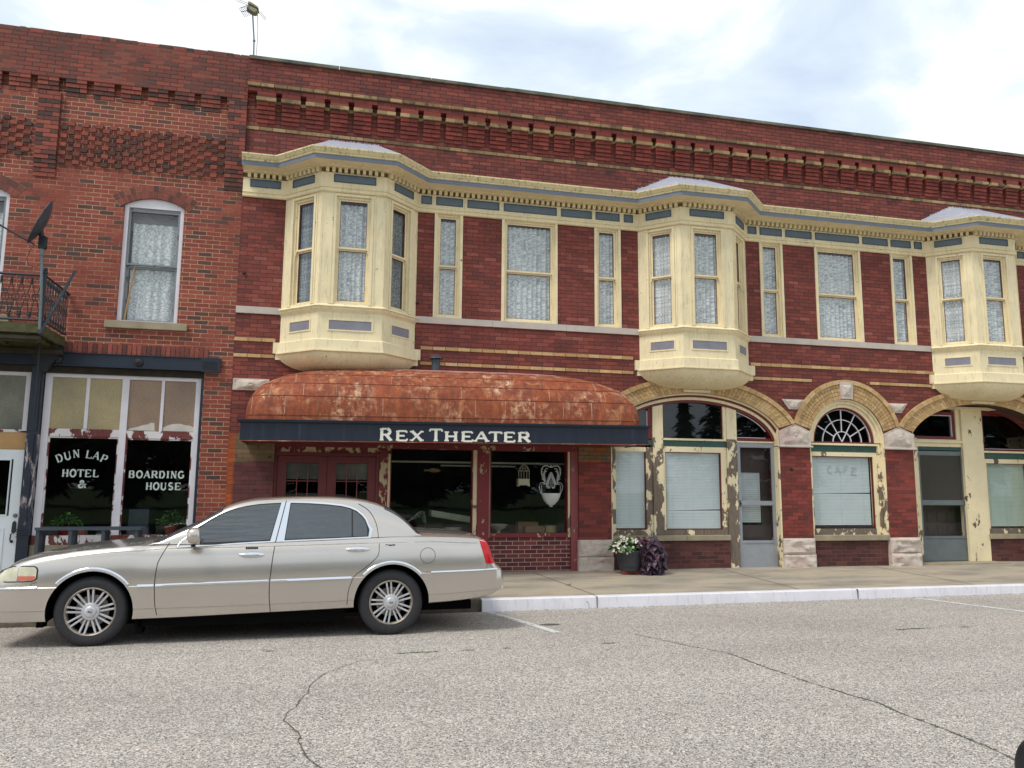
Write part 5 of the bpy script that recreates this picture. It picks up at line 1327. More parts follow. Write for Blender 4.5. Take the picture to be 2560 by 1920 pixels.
def lace_iron(a, b, n):
    """one run of cast railing between a and b: crossed bars, rings and drops"""
    ax, ay = a; bx, by = b; L_ = math.hypot(bx - ax, by - ay)
    P = lambda s, z: (ax + (bx - ax) * s / L_, ay + (by - ay) * s / L_, z)
    w_ = L_ / n; H0, H1 = zl, zr; hm = (H0 + H1) / 2
    for i in range(n):
        s = i * w_; m_ = s + w_ / 2
        mb.tube([P(s, H1 - .09), P(s + w_ * .3, H1 - .11), P(s + w_ * .5, H1 - .04), P(s + w_ * .7, H1 - .11), P(s + w_, H1 - .09)], .005, 4)
        mb.tube([P(s, H0 + .02), P(s + w_ * .2, H0 + .07), P(m_, H0 + .09), P(s + w_ * .8, H0 + .07), P(s + w_, H0 + .02)], .006, 4)
        mb.tube([P(s + .004, H1 - .1), P(m_ - .02, hm + .05)], .006, 4); mb.tube([P(s + w_ - .004, H1 - .1), P(m_ + .02, hm + .05)], .006, 4)
        mb.tube([P(m_ - .02, hm - .05), P(s + .01, H0 + .08)], .006, 4); mb.tube([P(m_ + .02, hm - .05), P(s + w_ - .01, H0 + .08)], .006, 4)
        mb.tube([P(m_ + .05 * math.cos(t * .628), hm + .05 * math.sin(t * .628)) for t in range(10)], .0065, 4, closed=True)
        mb.tube([P(m_ - .05, hm), P(m_ + .05, hm)], .005, 4); mb.tube([P(m_, hm - .04), P(m_, hm + .04)], .005, 4)
        mb.tube([P(s, H1 - .03), P(s, H1 - .07), P(s, H1 - .13)], [.014, .02, .005], 6)
        mb.tube([P(s, H1 - .09), P(s + .02, H1 - .10), P(s, H1 - .14), P(s - .02, H1 - .10)], .005, 4, closed=True)
        mb.tube([P(s, H0 + .02), P(s, H0 + .08), P(s, H0 + .12)], [.01, .018, .004], 6); mb.tube([P(s, H0 + .05), P(s + .025, H0 + .10), P(s + .02, H0 + .12)], .005, 4); mb.tube([P(s, H0 + .05), P(s - .025, H0 + .10), P(s - .02, H0 + .12)], .005, 4)
lace_iron((BX - .03, BY0), (BXL, BY0), 25); lace_iron((BX, BY0 + .03), (BX, 13.06), 9)
mb.build('railing', 'iron_rail', bal)
mb = MB(); mb.tube([(BX + .01, BY0 - .02, 3.70), (-3.62, 12.12, 4.66)], .020, 10); mb.build('brace_pipe', 'iron_grey', bal)
mb = MB(); mb.tube([(-4.155, 12.6, 3.76), (-4.145, 12.6, 3.15), (-4.14, 12.6, 2.56)], .014, 8); mb.build('conduit', 'iron_black', H)
mb = MB(FAC); mb.prism([(-4.4, 3.55), (-4.2, 3.62), (-3.97, 3.70), (-3.97, 3.58), (-4.1, 3.40), (-4.2, 3.30)], -.02, .12); mb.build('bracket', 'iron_black', H)
# ------------------------------------------------------------------ the parked car
def hermite(keys):
    ks = sorted(keys)
    def f(x):
        if x <= ks[0][0]: return ks[0][1]
        if x >= ks[-1][0]: return ks[-1][1]
        for i in range(len(ks) - 1):
            if ks[i][0] <= x <= ks[i + 1][0]: break
        x0, y0 = ks[i]; x1, y1 = ks[i + 1]; h = x1 - x0; d = (y1 - y0) / h
        dp = (y0 - ks[i - 1][1]) / (x0 - ks[i - 1][0]) if i else d; dn = (ks[i + 2][1] - y1) / (ks[i + 2][0] - x1) if i < len(ks) - 2 else d
        m0 = 0 if dp * d <= 0 else 2 * dp * d / (dp + d); m1 = 0 if dn * d <= 0 else 2 * dn * d / (dn + d)
        t = (x - x0) / h; return (2 * t**3 - 3 * t**2 + 1) * y0 + (t**3 - 2 * t**2 + t) * h * m0 + (-2 * t**3 + 3 * t**2) * y1 + (t**3 - t**2) * h * m1
    return f
cA = .025; cc_, cs_ = math.cos(cA), math.sin(cA)
CARX, CARY = -2.2, 8.69 + .896
def CW(s, q, z): return (CARX + s * cc_ + q * cs_, CARY + s * cs_ - q * cc_, z)
f_zb = hermite([(-1.03, .34), (-.98, .27), (-.8, .246), (-.43, .245), (.36, .247), (1.5, .27), (2.46, .294), (3.35, .323), (3.76, .348), (4.09, .402), (4.19, .46), (4.235, .50)])
f_zs = hermite([(-1.03, .58), (-.97, .64), (-.92, .69), (-.86, .745), (-.78, .795), (-.7, .83), (-.42, .895), (.07, .95), (.64, .985), (1.0, .988), (1.7, 1.0), (2.7, 1.028), (3.2, 1.045), (3.55, 1.042), (3.9, 1.022), (3.99, 1.0), (4.04, .93), (4.08, .82), (4.11, .745), (4.17, .705), (4.21, .66), (4.235, .60)])
f_zc = hermite([(-1.03, .60), (-.97, .67), (-.92, .75), (-.86, .80), (-.71, .872), (-.478, .926), (-.167, .964), (.152, .992), (.49, 1.01), (1., 1.01), (3.0, 1.09), (3.24, 1.10), (3.55, 1.086), (3.9, 1.056), (4.0, 1.02), (4.06, .92), (4.11, .77), (4.17, .72), (4.235, .62)])
f_w = hermite([(-1.03, .55), (-.99, .68), (-.93, .77), (-.82, .83), (-.6, .865), (-.3, .885), (.2, .89), (3.4, .89), (3.8, .882), (4.0, .87), (4.1, .85), (4.18, .81), (4.235, .70)])
f_zl = hermite([(-1.0, .354), (-.4, .354), (.36, .352), (2.45, .378), (3.35, .415), (4.19, .461)])
f_zm = hermite([(-1.0, .572), (-.4, .585), (.4, .582), (2.5, .625), (3.3, .658), (4.2, .683)])
def section(s):
    w_, zb, zs, zc = f_w(s), f_zb(s), f_zs(s), f_zc(s)
    zm = min(f_zm(s), zb + .74 * (zs - zb)); zl = min(f_zl(s), zb + .3 * (zs - zb)); up = lambda f: zm + (zs - zm) * f
    k = 1. if .4 < s < 3.9 else .75
    return [(0, zb + .02), (w_ - .30, zb + .01), (w_ - .05, zb), (w_ - .016, zb + .012), (w_ - .004, zl - .012), (w_ - .004, zl), (w_ + .004, zl + .006), (w_ + .006, (zl + zm) / 2), (w_ + .006, zm - .008), (w_ + .001, zm), (w_ + .001, up(.15)),
            (w_ - .006, up(.4)), (w_ - .022 * k, up(.65)), (w_ - .048 * k, up(.84)), (w_ - .078 * k, up(.95)), (w_ - .11 * k, zs), (w_ - .30, zs + (zc - zs) * .65), (w_ * .35, zs + (zc - zs) * .95), (0, zc)]
def body_q(s, z):
    sec = section(s)[2:16]
    for (q0, z0), (q1, z1) in zip(sec, sec[1:]):
        if z0 <= z <= z1 and z1 > z0: return q0 + (q1 - q0) * (z - z0) / (z1 - z0)
    return sec[0][0] if z < sec[0][1] else sec[-1][0]
def gh_q(z): return .89 - (.098 + max(0, z - .985) * .47)
def surf(s, z, off=0.):
    if .5 < s < 3.15 and z > .985: return gh_q(z) + off
    return body_q(s, z) + off
M['paint'] = None
t = Mt('champagne car paint', .24, .8, .5); n = t.noise(t.pos(), 1.5, 3); 
t.col(t.mix(t.ramp(n, (.3, 0.), (.7, 1.)), srgb(198, 191, 182), srgb(203, 196, 188))); t.b.inputs['Coat Weight'].default_value = .7; t.b.inputs['Coat Roughness'].default_value = .06
M['paint'] = t.m
t = Mt('chrome', .08, 1.); t.col(srgb(228, 230, 234)); M['chrome'] = t.m
M['rubber'] = simple('tyre rubber', srgb(44, 44, 47), .75, var=.25, sc_=25)
M['blacktrim'] = simple('black trim', srgb(20, 20, 22), .5)
M['under'] = simple('underbody black', (.006, .006, .006, 1), 1., spec=.0)
t = Mt('tinted car glass', .02, 0., .5); t.col(t.mix(t.ramp(t.noise(t.pos(), 2, 3), (.3, 0.), (.7, 1.)), srgb(30, 38, 42), srgb(44, 54, 60))); t.b.inputs['IOR'].default_value = 2.1
t.bump(t.noise(t.scale(t.pos(), 1, 1, 9), 2.2, 3), .02, .5); M['carglass'] = t.m
M['alloy'] = simple('dull alloy', srgb(206, 207, 210), .42, .6, var=.25, sc_=20)
M['alloy_dirty'] = simple('brake dust alloy', srgb(164, 154, 142), .5, .6, var=.4, sc_=20)
M['red_lens'] = simple('red tail lens', srgb(196, 20, 28), .15, var=.25, sc_=30)
M['head_lens'] = simple('yellowed headlight lens', srgb(206, 202, 176), .15, var=.25, sc_=12)
M['amber'] = simple('faded marker reflector', srgb(206, 112, 92), .25)
car = thing('parked_car', 'champagne beige four-door sedan with tinted windows and chrome trim parked at the kerb', 'car', CW(1.6, 0, 0))
def cbuild(mb, name, mt, parent=None, **k): return mb.build(name, mt, parent or car, **k)
st = [-1.03, -1.015, -.99, -.96, -.93, -.90, -.86, -.82, -.78] + [-.7 + .08 * i for i in range(58)] + [3.92, 3.96, 3.99, 4.015, 4.04, 4.06, 4.08, 4.095, 4.11, 4.14, 4.17, 4.19, 4.21, 4.225, 4.235]
mb = MB(CW); secs = []
for s in st:
    h = section(s); secs.append([(s, q, z) for q, z in h] + [(s, -q, z) for q, z in h[-2:0:-1]])
n = len(secs[0]); vs = [p for r in secs for p in r]
fs = [(i * n + j, i * n + (j + 1) % n, (i + 1) * n + (j + 1) % n, (i + 1) * n + j) for i in range(len(st) - 1) for j in range(n)] + [list(range(n))[::-1], [(len(st) - 1) * n + j for j in range(n)]]
mb.add(vs, fs)
body = cbuild(mb, 'body', 'paint', weld=True); body.data.materials.append(M['under'])
cut = MB(CW)
for s, z, r in ((-.035, .335, .397), (2.94, .345, .407)):
    for sg in (1, -1): cut.lathe([(r, sg * .62), (r, sg * 1.1)], (s, 0, z), 'Y', 72)
co = cut.build('cutter', 'under'); co.data.materials.clear(); co.data.materials.append(M['paint']); co.data.materials.append(M['under'])
for p in co.data.polygons: p.material_index = 1
bpy.context.view_layer.update()
bo = body.modifiers.new('b', 'BOOLEAN'); bo.operation = 'DIFFERENCE'; bo.object = co; bo.solver = 'EXACT'; bo.use_self = False
bpy.context.view_layer.update()
me = bpy.data.meshes.new_from_object(body.evaluated_get(bpy.context.evaluated_depsgraph_get()))
body.modifiers.clear(); body.data = me; me.name = 'body'
me.polygons.foreach_set('use_smooth', [True] * len(me.polygons)); me.set_sharp_from_angle(angle=R_(28))
bpy.data.objects.remove(co)
# roof and pillars
f_zr = hermite([(.40, .975), (.46, .998), (.665, 1.107), (.89, 1.215), (1.06, 1.315), (1.163, 1.376), (1.3, 1.425), (1.485, 1.459), (1.777, 1.474), (2.0, 1.480), (2.227, 1.479), (2.45, 1.468), (2.612, 1.451), (2.75, 1.42), (2.874, 1.376), (2.98, 1.322), (3.075, 1.255), (3.16, 1.175), (3.25, 1.08), (3.30, 1.03)])
mb = MB(CW); gs = [.40 + .0475 * i for i in range(62)]; secs = []
def ghsec(s):
    zr = f_zr(s); zb = min(.985 + (.03 * (s - 1) if s > 1 else 0), zr - .02); ze = max(zb + .01, zr - .055)
    q = [(gh_q(zb), zb), (gh_q(zb + (ze - zb) * .5), zb + (ze - zb) * .5), (gh_q(ze), ze), (gh_q(ze) - .03, ze + (zr - ze) * .5), (gh_q(ze) - .09, ze + (zr - ze) * .82), (.3, zr - .002), (0, zr)]
    return q
for s in gs:
    h = ghsec(s); secs.append([(s, 0, .9)] + [(s, q, z) for q, z in h] + [(s, -q, z) for q, z in h[-2::-1]])
n = len(secs[0])
mb.add([p for r in secs for p in r], [(i * n + j, i * n + (j + 1) % n, (i + 1) * n + (j + 1) % n, (i + 1) * n + j) for i in range(len(gs) - 1) for j in range(n)] + [list(range(n))[::-1], [(len(gs) - 1) * n + j for j in range(n)]])
cbuild(mb, 'roof', 'paint', smooth=38)
def roof_panel(s0, s1, name, m_in, side0, side1):
    mb = MB(CW)
    def f(u, v):
        s = s0 + (s1 - s0) * v; h = ghsec(s)[2:]; e_ = h[0][0] - .012; q = e_ * math.sin((u - .5) * math.pi); k = abs(q); z = h[-1][1]
        for (q0, z0), (q1, z1) in zip(h, h[1:]):
            if q1 <= k <= q0: z = z0 + (z1 - z0) * (k - q0) / (q1 - q0)
        return (s, q, z + .007)
    mb.grid(f, 24, 16); return cbuild(mb, name, m_in, fix=True, smooth=80)
roof_panel(.49, 1.13, 'windshield', 'carglass', 0, 0); roof_panel(2.86, 3.25, 'rear_window', 'carglass', 0, 0)
def face_out(o, sg):
    me = o.data; t_ = sum(p.normal.y * p.area for p in me.polygons) * sg
    if t_ > 0: me.flip_normals()
def ruled(U, L, off, name, mt, parent=None, rows=6, both=True, sm=60, th=None):
    """panel between an upper and a lower curve given in (s,z), wrapped on the side of the car"""
    out = None
    for sg in ((1, -1) if both else (1,)):
        mb = MB(CW); n = len(U); vs = []
        for j in range(rows + 1):
            for i in range(n):
                s = L[i][0] + (U[i][0] - L[i][0]) * j / rows; z = L[i][1] + (U[i][1] - L[i][1]) * j / rows; vs.append((s, sg * surf(s, z, off), z))
        mb.add(vs, [(j * n + i, j * n + i + 1, (j + 1) * n + i + 1, (j + 1) * n + i) for j in range(rows) for i in range(n - 1)])
        o = cbuild(mb, name, mt, parent, smooth=sm); face_out(o, sg); out = out or o
    return out
def resample(pl, n):
    d = [0]
    for a, b in zip(pl, pl[1:]): d.append(d[-1] + math.dist(a, b))
    o = []
    for i in range(n):
        t = d[-1] * i / (n - 1); k = 0
        while k < len(d) - 2 and t > d[k + 1]: k += 1
        f = (t - d[k]) / (d[k + 1] - d[k] or 1); o.append((pl[k][0] + (pl[k + 1][0] - pl[k][0]) * f, pl[k][1] + (pl[k + 1][1] - pl[k][1]) * f))
    return o
U1 = resample([(.925, 1.145), (1.0, 1.205), (1.087, 1.26), (1.17, 1.30), (1.256, 1.332), (1.37, 1.362), (1.501, 1.382), (1.62, 1.391), (1.726, 1.397)], 16); L1 = resample([(.955, .999), (1.3, 1.009), (1.635, 1.022)], 16)
U2 = [(1.84, 1.397), (2.03, 1.393), (2.225, 1.381), (2.38, 1.364), (2.47, 1.343), (2.54, 1.313), (2.602, 1.262), (2.635, 1.22), (2.655, 1.17), (2.664, 1.12)]
L2 = [(1.797, 1.026), (2.0, 1.032), (2.2, 1.038), (2.35, 1.043), (2.43, 1.046), (2.5, 1.048), (2.57, 1.050), (2.61, 1.052), (2.64, 1.053), (2.664, 1.054)]
def grow(U, L, g, gs0=None, gs1=None):
    gs0 = g if gs0 is None else gs0; gs1 = g if gs1 is None else gs1; n = len(U)
    def mv(P, up):
        o = []
        for i, (s, z) in enumerate(P):
            a = P[max(i - 1, 0)]; b = P[min(i + 1, n - 1)]; dx, dz = b[0] - a[0], b[1] - a[1]; l = math.hypot(dx, dz) or 1
            o.append((s - dz / l * g * up, z + dx / l * g * up))
        o[0] = (o[0][0] - gs0, o[0][1]); o[-1] = (o[-1][0] + gs1, o[-1][1]); return o
    return mv(U, 1), mv(L, -1)
for U, L, g0 in ((U1, L1, 1), (U2, L2, 2)):
    a, b = grow(U, L, .030, .03 if g0 == 1 else .02, .0 if g0 == 1 else .032)
    if g0 == 2: ruled(a, b, .0015, 'window_trim', 'chrome')
    a, b = grow(U, L, .013); ruled(a, b, .003, 'window_seal', 'blacktrim'); wdw = ruled(U, L, .0045, 'side_window', 'carglass', rows=8)
wdw = None
def ribbon(pts, wd, off, name, mt, parent=None, both=True, n=None, th=0.):
    """strip following a path in (s,z) on the side of the car; th > 0 gives it a rounded proud section"""
    pts = resample(pts, n or max(6, int(sum(math.dist(a, b) for a, b in zip(pts, pts[1:])) / .04)))
    for sg in ((1, -1) if both else (1,)):
        mb = MB(CW); vs = []; prof = [(-1, 0), (-.6, 1), (.6, 1), (1, 0)] if th else [(-1, 0), (1, 0)]
        for i, (s, z) in enumerate(pts):
            a = pts[max(i - 1, 0)]; b = pts[min(i + 1, len(pts) - 1)]; dx, dz = b[0] - a[0], b[1] - a[1]; l = math.hypot(dx, dz) or 1
            for k, h in prof:
                s2, z2 = s - dz / l * wd / 2 * k, z + dx / l * wd / 2 * k; vs.append((s2, sg * surf(s2, z2, off + th * h), z2))
        m_ = len(prof)
        mb.add(vs, [(i * m_ + j, (i + 1) * m_ + j, (i + 1) * m_ + j + 1, i * m_ + j + 1) for i in range(len(pts) - 1) for j in range(m_ - 1)])
        face_out(cbuild(mb, name, mt, parent, smooth=60 if th else False), sg)
ribbon([(.72, .955), (1.5, .996), (1.69, 1.003)], .016, .002, 'belt_trim', 'chrome', th=.006); ribbon([(1.705, 1.004), (2.3, 1.024), (2.70, 1.040)], .016, .002, 'belt_trim', 'chrome', th=.006)
ribbon([(.73, .965), (.74, 1.0), (.80, 1.05), (.90, 1.135)], .010, .002, 'belt_trim', 'chrome', th=.004)
for U, L in (([(1.735, 1.412), (1.779, 1.425)], [(1.642, 1.004), (1.694, 1.004)]), ([(1.789, 1.425), (1.832, 1.414)], [(1.706, 1.004), (1.786, 1.012)])): ruled(U, L, .004, 'pillar_trim', 'chrome')
SM = 'blacktrim'
ribbon([(2.503, 1.05), (2.50, 1.335)], .016, .006, 'window_divider', SM)
ribbon([(.646, 1.0), (.60, .90), (.561, .813), (.548, .70), (.545, .584), (.553, .48), (.561, .391), (.591, .255)], .007, .003, 'door_seam', SM)
ribbon([(1.787, 1.435), (1.70, 1.01), (1.680, .85), (1.664, .66), (1.659, .594), (1.662, .45), (1.68, .285)], .008, .003, 'door_seam', SM)
ribbon([(2.57, 1.40), (2.66, 1.35), (2.718, 1.287), (2.76, 1.2), (2.779, 1.125), (2.792, 1.0), (2.790, .877), (2.77, .83), (2.733, .798), (2.68, .75), (2.613, .696), (2.56, .665), (2.529, .636), (2.495, .56), (2.473, .492), (2.465, .38), (2.462, .30)], .006, .003, 'door_seam', SM)
ribbon([(-.52, .632), (-.574, .626), (-.58, .60)], .004, .003, 'panel_seam', SM); ribbon([(4.0, .74), (4.0, .69), (3.3, .662)], .004, .003, 'panel_seam', SM)
ribbon([(-.3, .865), (.069, .910), (.639, .945), (1.524, .955), (2.78, .985)], .005, .003, 'pinstripe', 'alloy_dirty'); ribbon([(2.80, .985), (3.4, .99), (3.9, .97)], .005, .003, 'pinstripe', 'alloy_dirty')
for a, b, z0, z1 in ((.387, .54, .583, .584), (.556, 1.65, .584, .606), (1.67, 2.5, .606, .622)): ribbon([(a, z0), (b, z1)], .027, .004, 'side_moulding', 'chrome', th=.008)
ribbon([(-.99, .574), (-.52, .584)], .02, .004, 'bumper_moulding', 'chrome', th=.008); ribbon([(3.362, .664), (3.8, .674), (4.18, .686)], .02, .004, 'bumper_moulding', 'chrome', th=.008)
for s, z, r, t0, t1 in ((-.035, .335, .397, 38, 142), (2.94, .345, .407, 44, 140)): ribbon([(s + (r + .021) * math.cos(R_(t)), z + (r + .021) * math.sin(R_(t))) for t in range(t0, t1, 4)], .038, .003, 'wheel_arch_trim', 'chrome', th=.008)
ribbon([(3.325 + .083 * math.cos(R_(t)), .843 + .083 * math.sin(R_(t))) for t in range(0, 361, 12)], .004, .003, 'fuel_door', SM, both=False, n=40)
# lamps
ruled([(-.90, .735), (-.86, .755), (-.80, .775), (-.767, .790), (-.66, .792), (-.565, .790), (-.54, .78), (-.525, .755)], [(-.93, .634), (-.89, .634), (-.81, .634), (-.76, .634), (-.66, .637), (-.575, .64), (-.545, .65), (-.525, .67)], .003, 'headlight_seal', 'blacktrim')
hl = ruled([(-.89, .728), (-.85, .75), (-.79, .768), (-.76, .78), (-.66, .782), (-.57, .780), (-.55, .772), (-.537, .75)], [(-.92, .645), (-.89, .645), (-.80, .645), (-.76, .645), (-.66, .647), (-.58, .65), (-.556, .658), (-.537, .675)], .006, 'headlight', 'head_lens')
ruled([(-.709, .695), (-.545, .694)], [(-.709, .652), (-.545, .656)], .009, 'side_marker', 'amber', hl)
ribbon([(-.71, .65), (-.71, .778)], .006, .010, 'lens_rib', 'alloy', hl, both=False)
tl = ruled([(3.912, 1.018), (3.95, 1.012), (3.99, .995), (4.02, .955), (4.05, .88), (4.075, .80)], [(3.99, .742), (4.01, .742), (4.03, .742), (4.05, .742), (4.07, .742), (4.09, .742)], .006, 'tail_light', 'red_lens')
ribbon([(3.99, .835), (4.07, .835)], .004, .009, 'lens_rib', 'blacktrim', tl, both=False)
# handles, keypad, mirror
for s, z, sl in ((1.468, .872, .02), (2.561, .915, .02)):
    for sg in (1, -1):
        mb = MB(CW); q = surf(s, z)
        mb.grid(lambda u, v: (s + .132 * math.cos(u * 6.2832) * math.sin(v * math.pi / 2), sg * (q - .004 + .034 * math.cos(v * math.pi / 2) ** .8), z + .032 * math.sin(u * 6.2832) * math.sin(v * math.pi / 2) + sl * 0), 28, 6)
        h = cbuild(mb, 'door_handle', 'chrome', smooth=80)
        mb = MB(CW); mb.grid(lambda u, v: (s - .01 + .085 * math.cos(u * 6.2832) * math.sin(v * math.pi / 2), sg * (q + .0305 - .004 * math.sin(v * 1.57)), z - .004 + .012 * math.sin(u * 6.2832) * math.sin(v * math.pi / 2)), 20, 3); cbuild(mb, 'grip_recess', 'paint', h, smooth=80)
mb = MB(CW); q = surf(1.46, .94); mb.box(1.401, 1.525, q - .02, q + .010, .930, .954); kp = cbuild(mb, 'keypad', 'blacktrim', bevel=.004)
mb = MB(CW)
for i in range(5): mb.box(1.414 + i * .022, 1.425 + i * .022, q + .0102, q + .0115, .939, .945)
cbuild(mb, 'keypad_button', 'alloy', kp)
mb = MB(CW); q = surf(2.9, .955)
for a, b, z in ((2.86, 2.885, .962), (2.89, 2.93, .960), (2.935, 2.965, .963), (2.895, 2.965, .951)): mb.box(a, b, q - .005, q + .003, z - .003, z + .003)
cbuild(mb, 'badge', 'blacktrim')
for sg in (1, -1):
    mb = MB(CW)
    mb.grid(lambda u, v: (.905 + .062 * (-math.cos(v * math.pi)) * (1 if v > .5 else 1.15), sg * (.955 + .095 * abs(math.cos(u * 6.2832)) ** .7 * math.copysign(1, math.cos(u * 6.2832)) * math.sin(v * math.pi) ** .45), 1.078 + .082 * abs(math.sin(u * 6.2832)) ** .8 * math.copysign(1, math.sin(u * 6.2832)) * math.sin(v * math.pi) ** .45), 32, 14)
    mr = cbuild(mb, 'side_mirror', 'paint', smooth=70)
    mb = MB(CW); mb.tube([(.87, sg * .76, 1.0), (.88, sg * .86, 1.01), (.89, sg * .93, 1.03)], [.028, .022, .018], 10); cbuild(mb, 'mirror_foot', 'blacktrim', mr, smooth=60)
mb = MB(CW); mb.box(.40, 2.45, -.80, .80, .165, .30); mb.box(-.4, .4, -.5, .5, .16, .35); mb.box(2.45, 3.9, -.5, .5, .2, .4); mb.box(.37, .44, .60, .80, .10, .26); mb.box(-.52, -.46, .66, .80, .19, .26)
cbuild(mb, 'underbody', 'under')
# wheels
def wheel(s, z, near):
    sg = 1 if near else -1; q0 = sg * .845
    mb = MB(CW); R0 = .342
    mb.lathe([(.235, 0), (.245, .006 * sg), (.29, .008 * sg), (.318, .0), (.334, -.012 * sg), (R0, -.035 * sg), (R0, -.19 * sg), (.33, -.215 * sg), (.29, -.225 * sg), (.235, -.22 * sg)], (s, q0, z), 'Y', 64, caps=False)
    ty = cbuild(mb, 'tyre', 'rubber', smooth=35)
    return ty
def full_wheel(s, z, near):
    sg = 1 if near else -1; q0 = sg * .845; R0 = z + .004
    mb = MB(CW)     # tyre with tread blocks at the shoulder
    mb.lathe([(.234, -.02 * sg), (.238, .004 * sg), (.255, .010 * sg), (.295, .012 * sg), (R0 - .022, .002 * sg), (R0 - .008, -.012 * sg), (R0, -.035 * sg), (R0, -.19 * sg), (R0 - .01, -.215 * sg), (.29, -.225 * sg), (.234, -.22 * sg)], (s, q0, z), 'Y', 72, caps=False)
    for i in range(60):
        a = i / 60 * 6.2832; c1, s1 = math.cos(a), math.sin(a); c2, s2 = math.cos(a + .07), math.sin(a + .07)
        mb.add([(s + c1 * (R0 - .016), q0 - sg * .002, z + s1 * (R0 - .016)), (s + c2 * (R0 - .016), q0 - sg * .002, z + s2 * (R0 - .016)), (s + c2 * (R0 + .0015), q0 - sg * .04, z + s2 * (R0 + .0015)), (s + c1 * (R0 + .0015), q0 - sg * .04, z + s1 * (R0 + .0015))], [(0, 1, 2, 3)])
    wh = cbuild(mb, 'wheel', 'rubber', smooth=35)
    mb = MB(CW); mb.lathe([(.0, -.13 * sg), (.20, -.13 * sg), (.222, -.10 * sg), (.226, -.02 * sg)], (s, q0, z), 'Y', 48, caps=False); cbuild(mb, 'rim_barrel', 'under', wh, smooth=35)
    mb = MB(CW); mb.lathe([(.236, -.012 * sg), (.236, .006 * sg), (.228, .010 * sg), (.220, .004 * sg), (.212, -.03 * sg), (.216, -.06 * sg)], (s, q0, z), 'Y', 64, caps=False); cbuild(mb, 'rim', 'alloy_dirty', wh, smooth=50)
    mb = MB(CW)
    for i in range(9):
        a = R_(90 + 40 * i + (3 if s < 1 else 8)); 
        for e_ in (-1, 1):
            def P(r, o, h): return (s + math.cos(a) * r - math.sin(a) * o, q0 + sg * h, z + math.sin(a) * r + math.cos(a) * o)
            w1 = .0092; o0, o1 = e_ * .0165, e_ * .0245
            vs = [P(.07, o0 - w1, -.012), P(.07, o0 + w1, -.012), P(.222, o1 + w1 * 1.05, .002), P(.222, o1 - w1 * 1.05, .002), P(.07, o0 - w1, -.04), P(.07, o0 + w1, -.04), P(.222, o1 + w1, -.03), P(.222, o1 - w1, -.03)]
            mb.add(vs, [(0, 1, 2, 3), (4, 7, 6, 5), (0, 4, 5, 1), (1, 5, 6, 2), (2, 6, 7, 3), (3, 7, 4, 0)])
    cbuild(mb, 'spokes', 'alloy', wh, bevel=.003)
    mb = MB(CW); mb.lathe([(.088, -.04 * sg), (.088, -.008 * sg), (.08, .002 * sg), (.056, .006 * sg)], (s, q0, z), 'Y', 40, caps=False); cbuild(mb, 'hub', 'alloy', wh, smooth=40)
    mb = MB(CW); mb.lathe([(.056, .0), (.056, .012 * sg), (.050, .018 * sg), (.03, .022 * sg), (0, .023 * sg)], (s, q0, z), 'Y', 36, caps=False); cp = cbuild(mb, 'centre_cap', 'alloy', wh, smooth=50)
    if near:
        rot = R_(-16 if s < 1 else 4)
        mb = MB(CW)
        for oz in (-.005, .005):
            for o0, o1 in ((-.02, -.002), (.002, .02)): 
                mb.add([(s + x * math.cos(rot) - zz * math.sin(rot), q0 + .0235, z + x * math.sin(rot) + zz * math.cos(rot)) for x, zz in ((o0, oz - .003), (o1, oz - .003), (o1, oz + .003), (o0, oz + .003))], [(0, 1, 2, 3)])
        cbuild(mb, 'emblem', 'blacktrim', wh)
    mb = MB(CW); mb.lathe([(.0, -.10 * sg), (.155, -.10 * sg), (.155, -.085 * sg), (.06, -.08 * sg)], (s, q0, z), 'Y', 40); cbuild(mb, 'brake_disc', 'alloy_dirty', wh)
for s, z in ((-.035, .336), (2.937, .344)):
    for near in (True, False): full_wheel(s, z, near)
# ------------------------------------------------------------------ smaller things
# guard rail in front of the hotel windows
t_ = thing('guard_rail', 'low dark grey steel guard rail in front of the hotel shop windows', 'railing', (-3.3, 12.75, .19))
mb = MB()
mb.box(-4.0, -2.585, 12.585, 12.625, .945, .985); mb.box(-4.0, -2.585, 12.86, 12.90, .945, .985)
for i in range(7): mb.box(-4.0 + .22 * i, -3.97 + .22 * i, 12.625, 12.86, .955, .975)
mb.build('top_rail', 'iron_grey', t_)
for x in (-3.985, -3.56, -3.125, -2.68):
    mb = MB(); mb.box(x, x + .045, 12.60, 12.63, .19, .945); mb.box(x + .01, x + .03, 12.63, 12.87, .19, .945); mb.box(x, x + .045, 12.87, 12.895, .19, .945)
    for k in range(7): mb.box(x + .045, x + .05, 12.605, 12.62, .25 + k * .1, .27 + k * .1)
    mb.box(x - .03, x + .08, 12.58, 12.91, .175, .192); mb.build('post', 'iron_grey', t_)
# satellite dish on its mast at the balcony corner
t_ = thing('satellite_dish', 'dark grey satellite dish on a pipe mast at the balcony corner', 'satellite dish', (-3.99, 11.94, 3.75))
mb = MB(); mb.tube([(-3.955, 11.94, 3.74), (-3.975, 11.94, 4.3), (-4.01, 11.94, 4.80)], .021, 12); mb.tube([(-4.01, 11.94, 4.80), (-4.017, 11.94, 4.93)], .029, 12)
mast = mb.build('mast', 'galv', t_, smooth=40)
mb = MB(); mb.box(-4.06, -3.965, 11.90, 11.98, 4.90, 5.08); mb.tube([(-4.02, 11.94, 5.0), (-4.05, 11.93, 5.16)], .035, 10)
mb.box(-3.985, -3.955, 11.915, 11.96, 4.92, 4.94); mb.build('bracket', 'iron_black', t_, bevel=.006)
mb = MB(); c_ = Vector((-3.985, 11.92, 5.245)); ax = Vector((-.875, -.30, .37)).normalized(); e1 = Vector((0, 0, 1)).cross(ax).normalized(); e2 = ax.cross(e1)
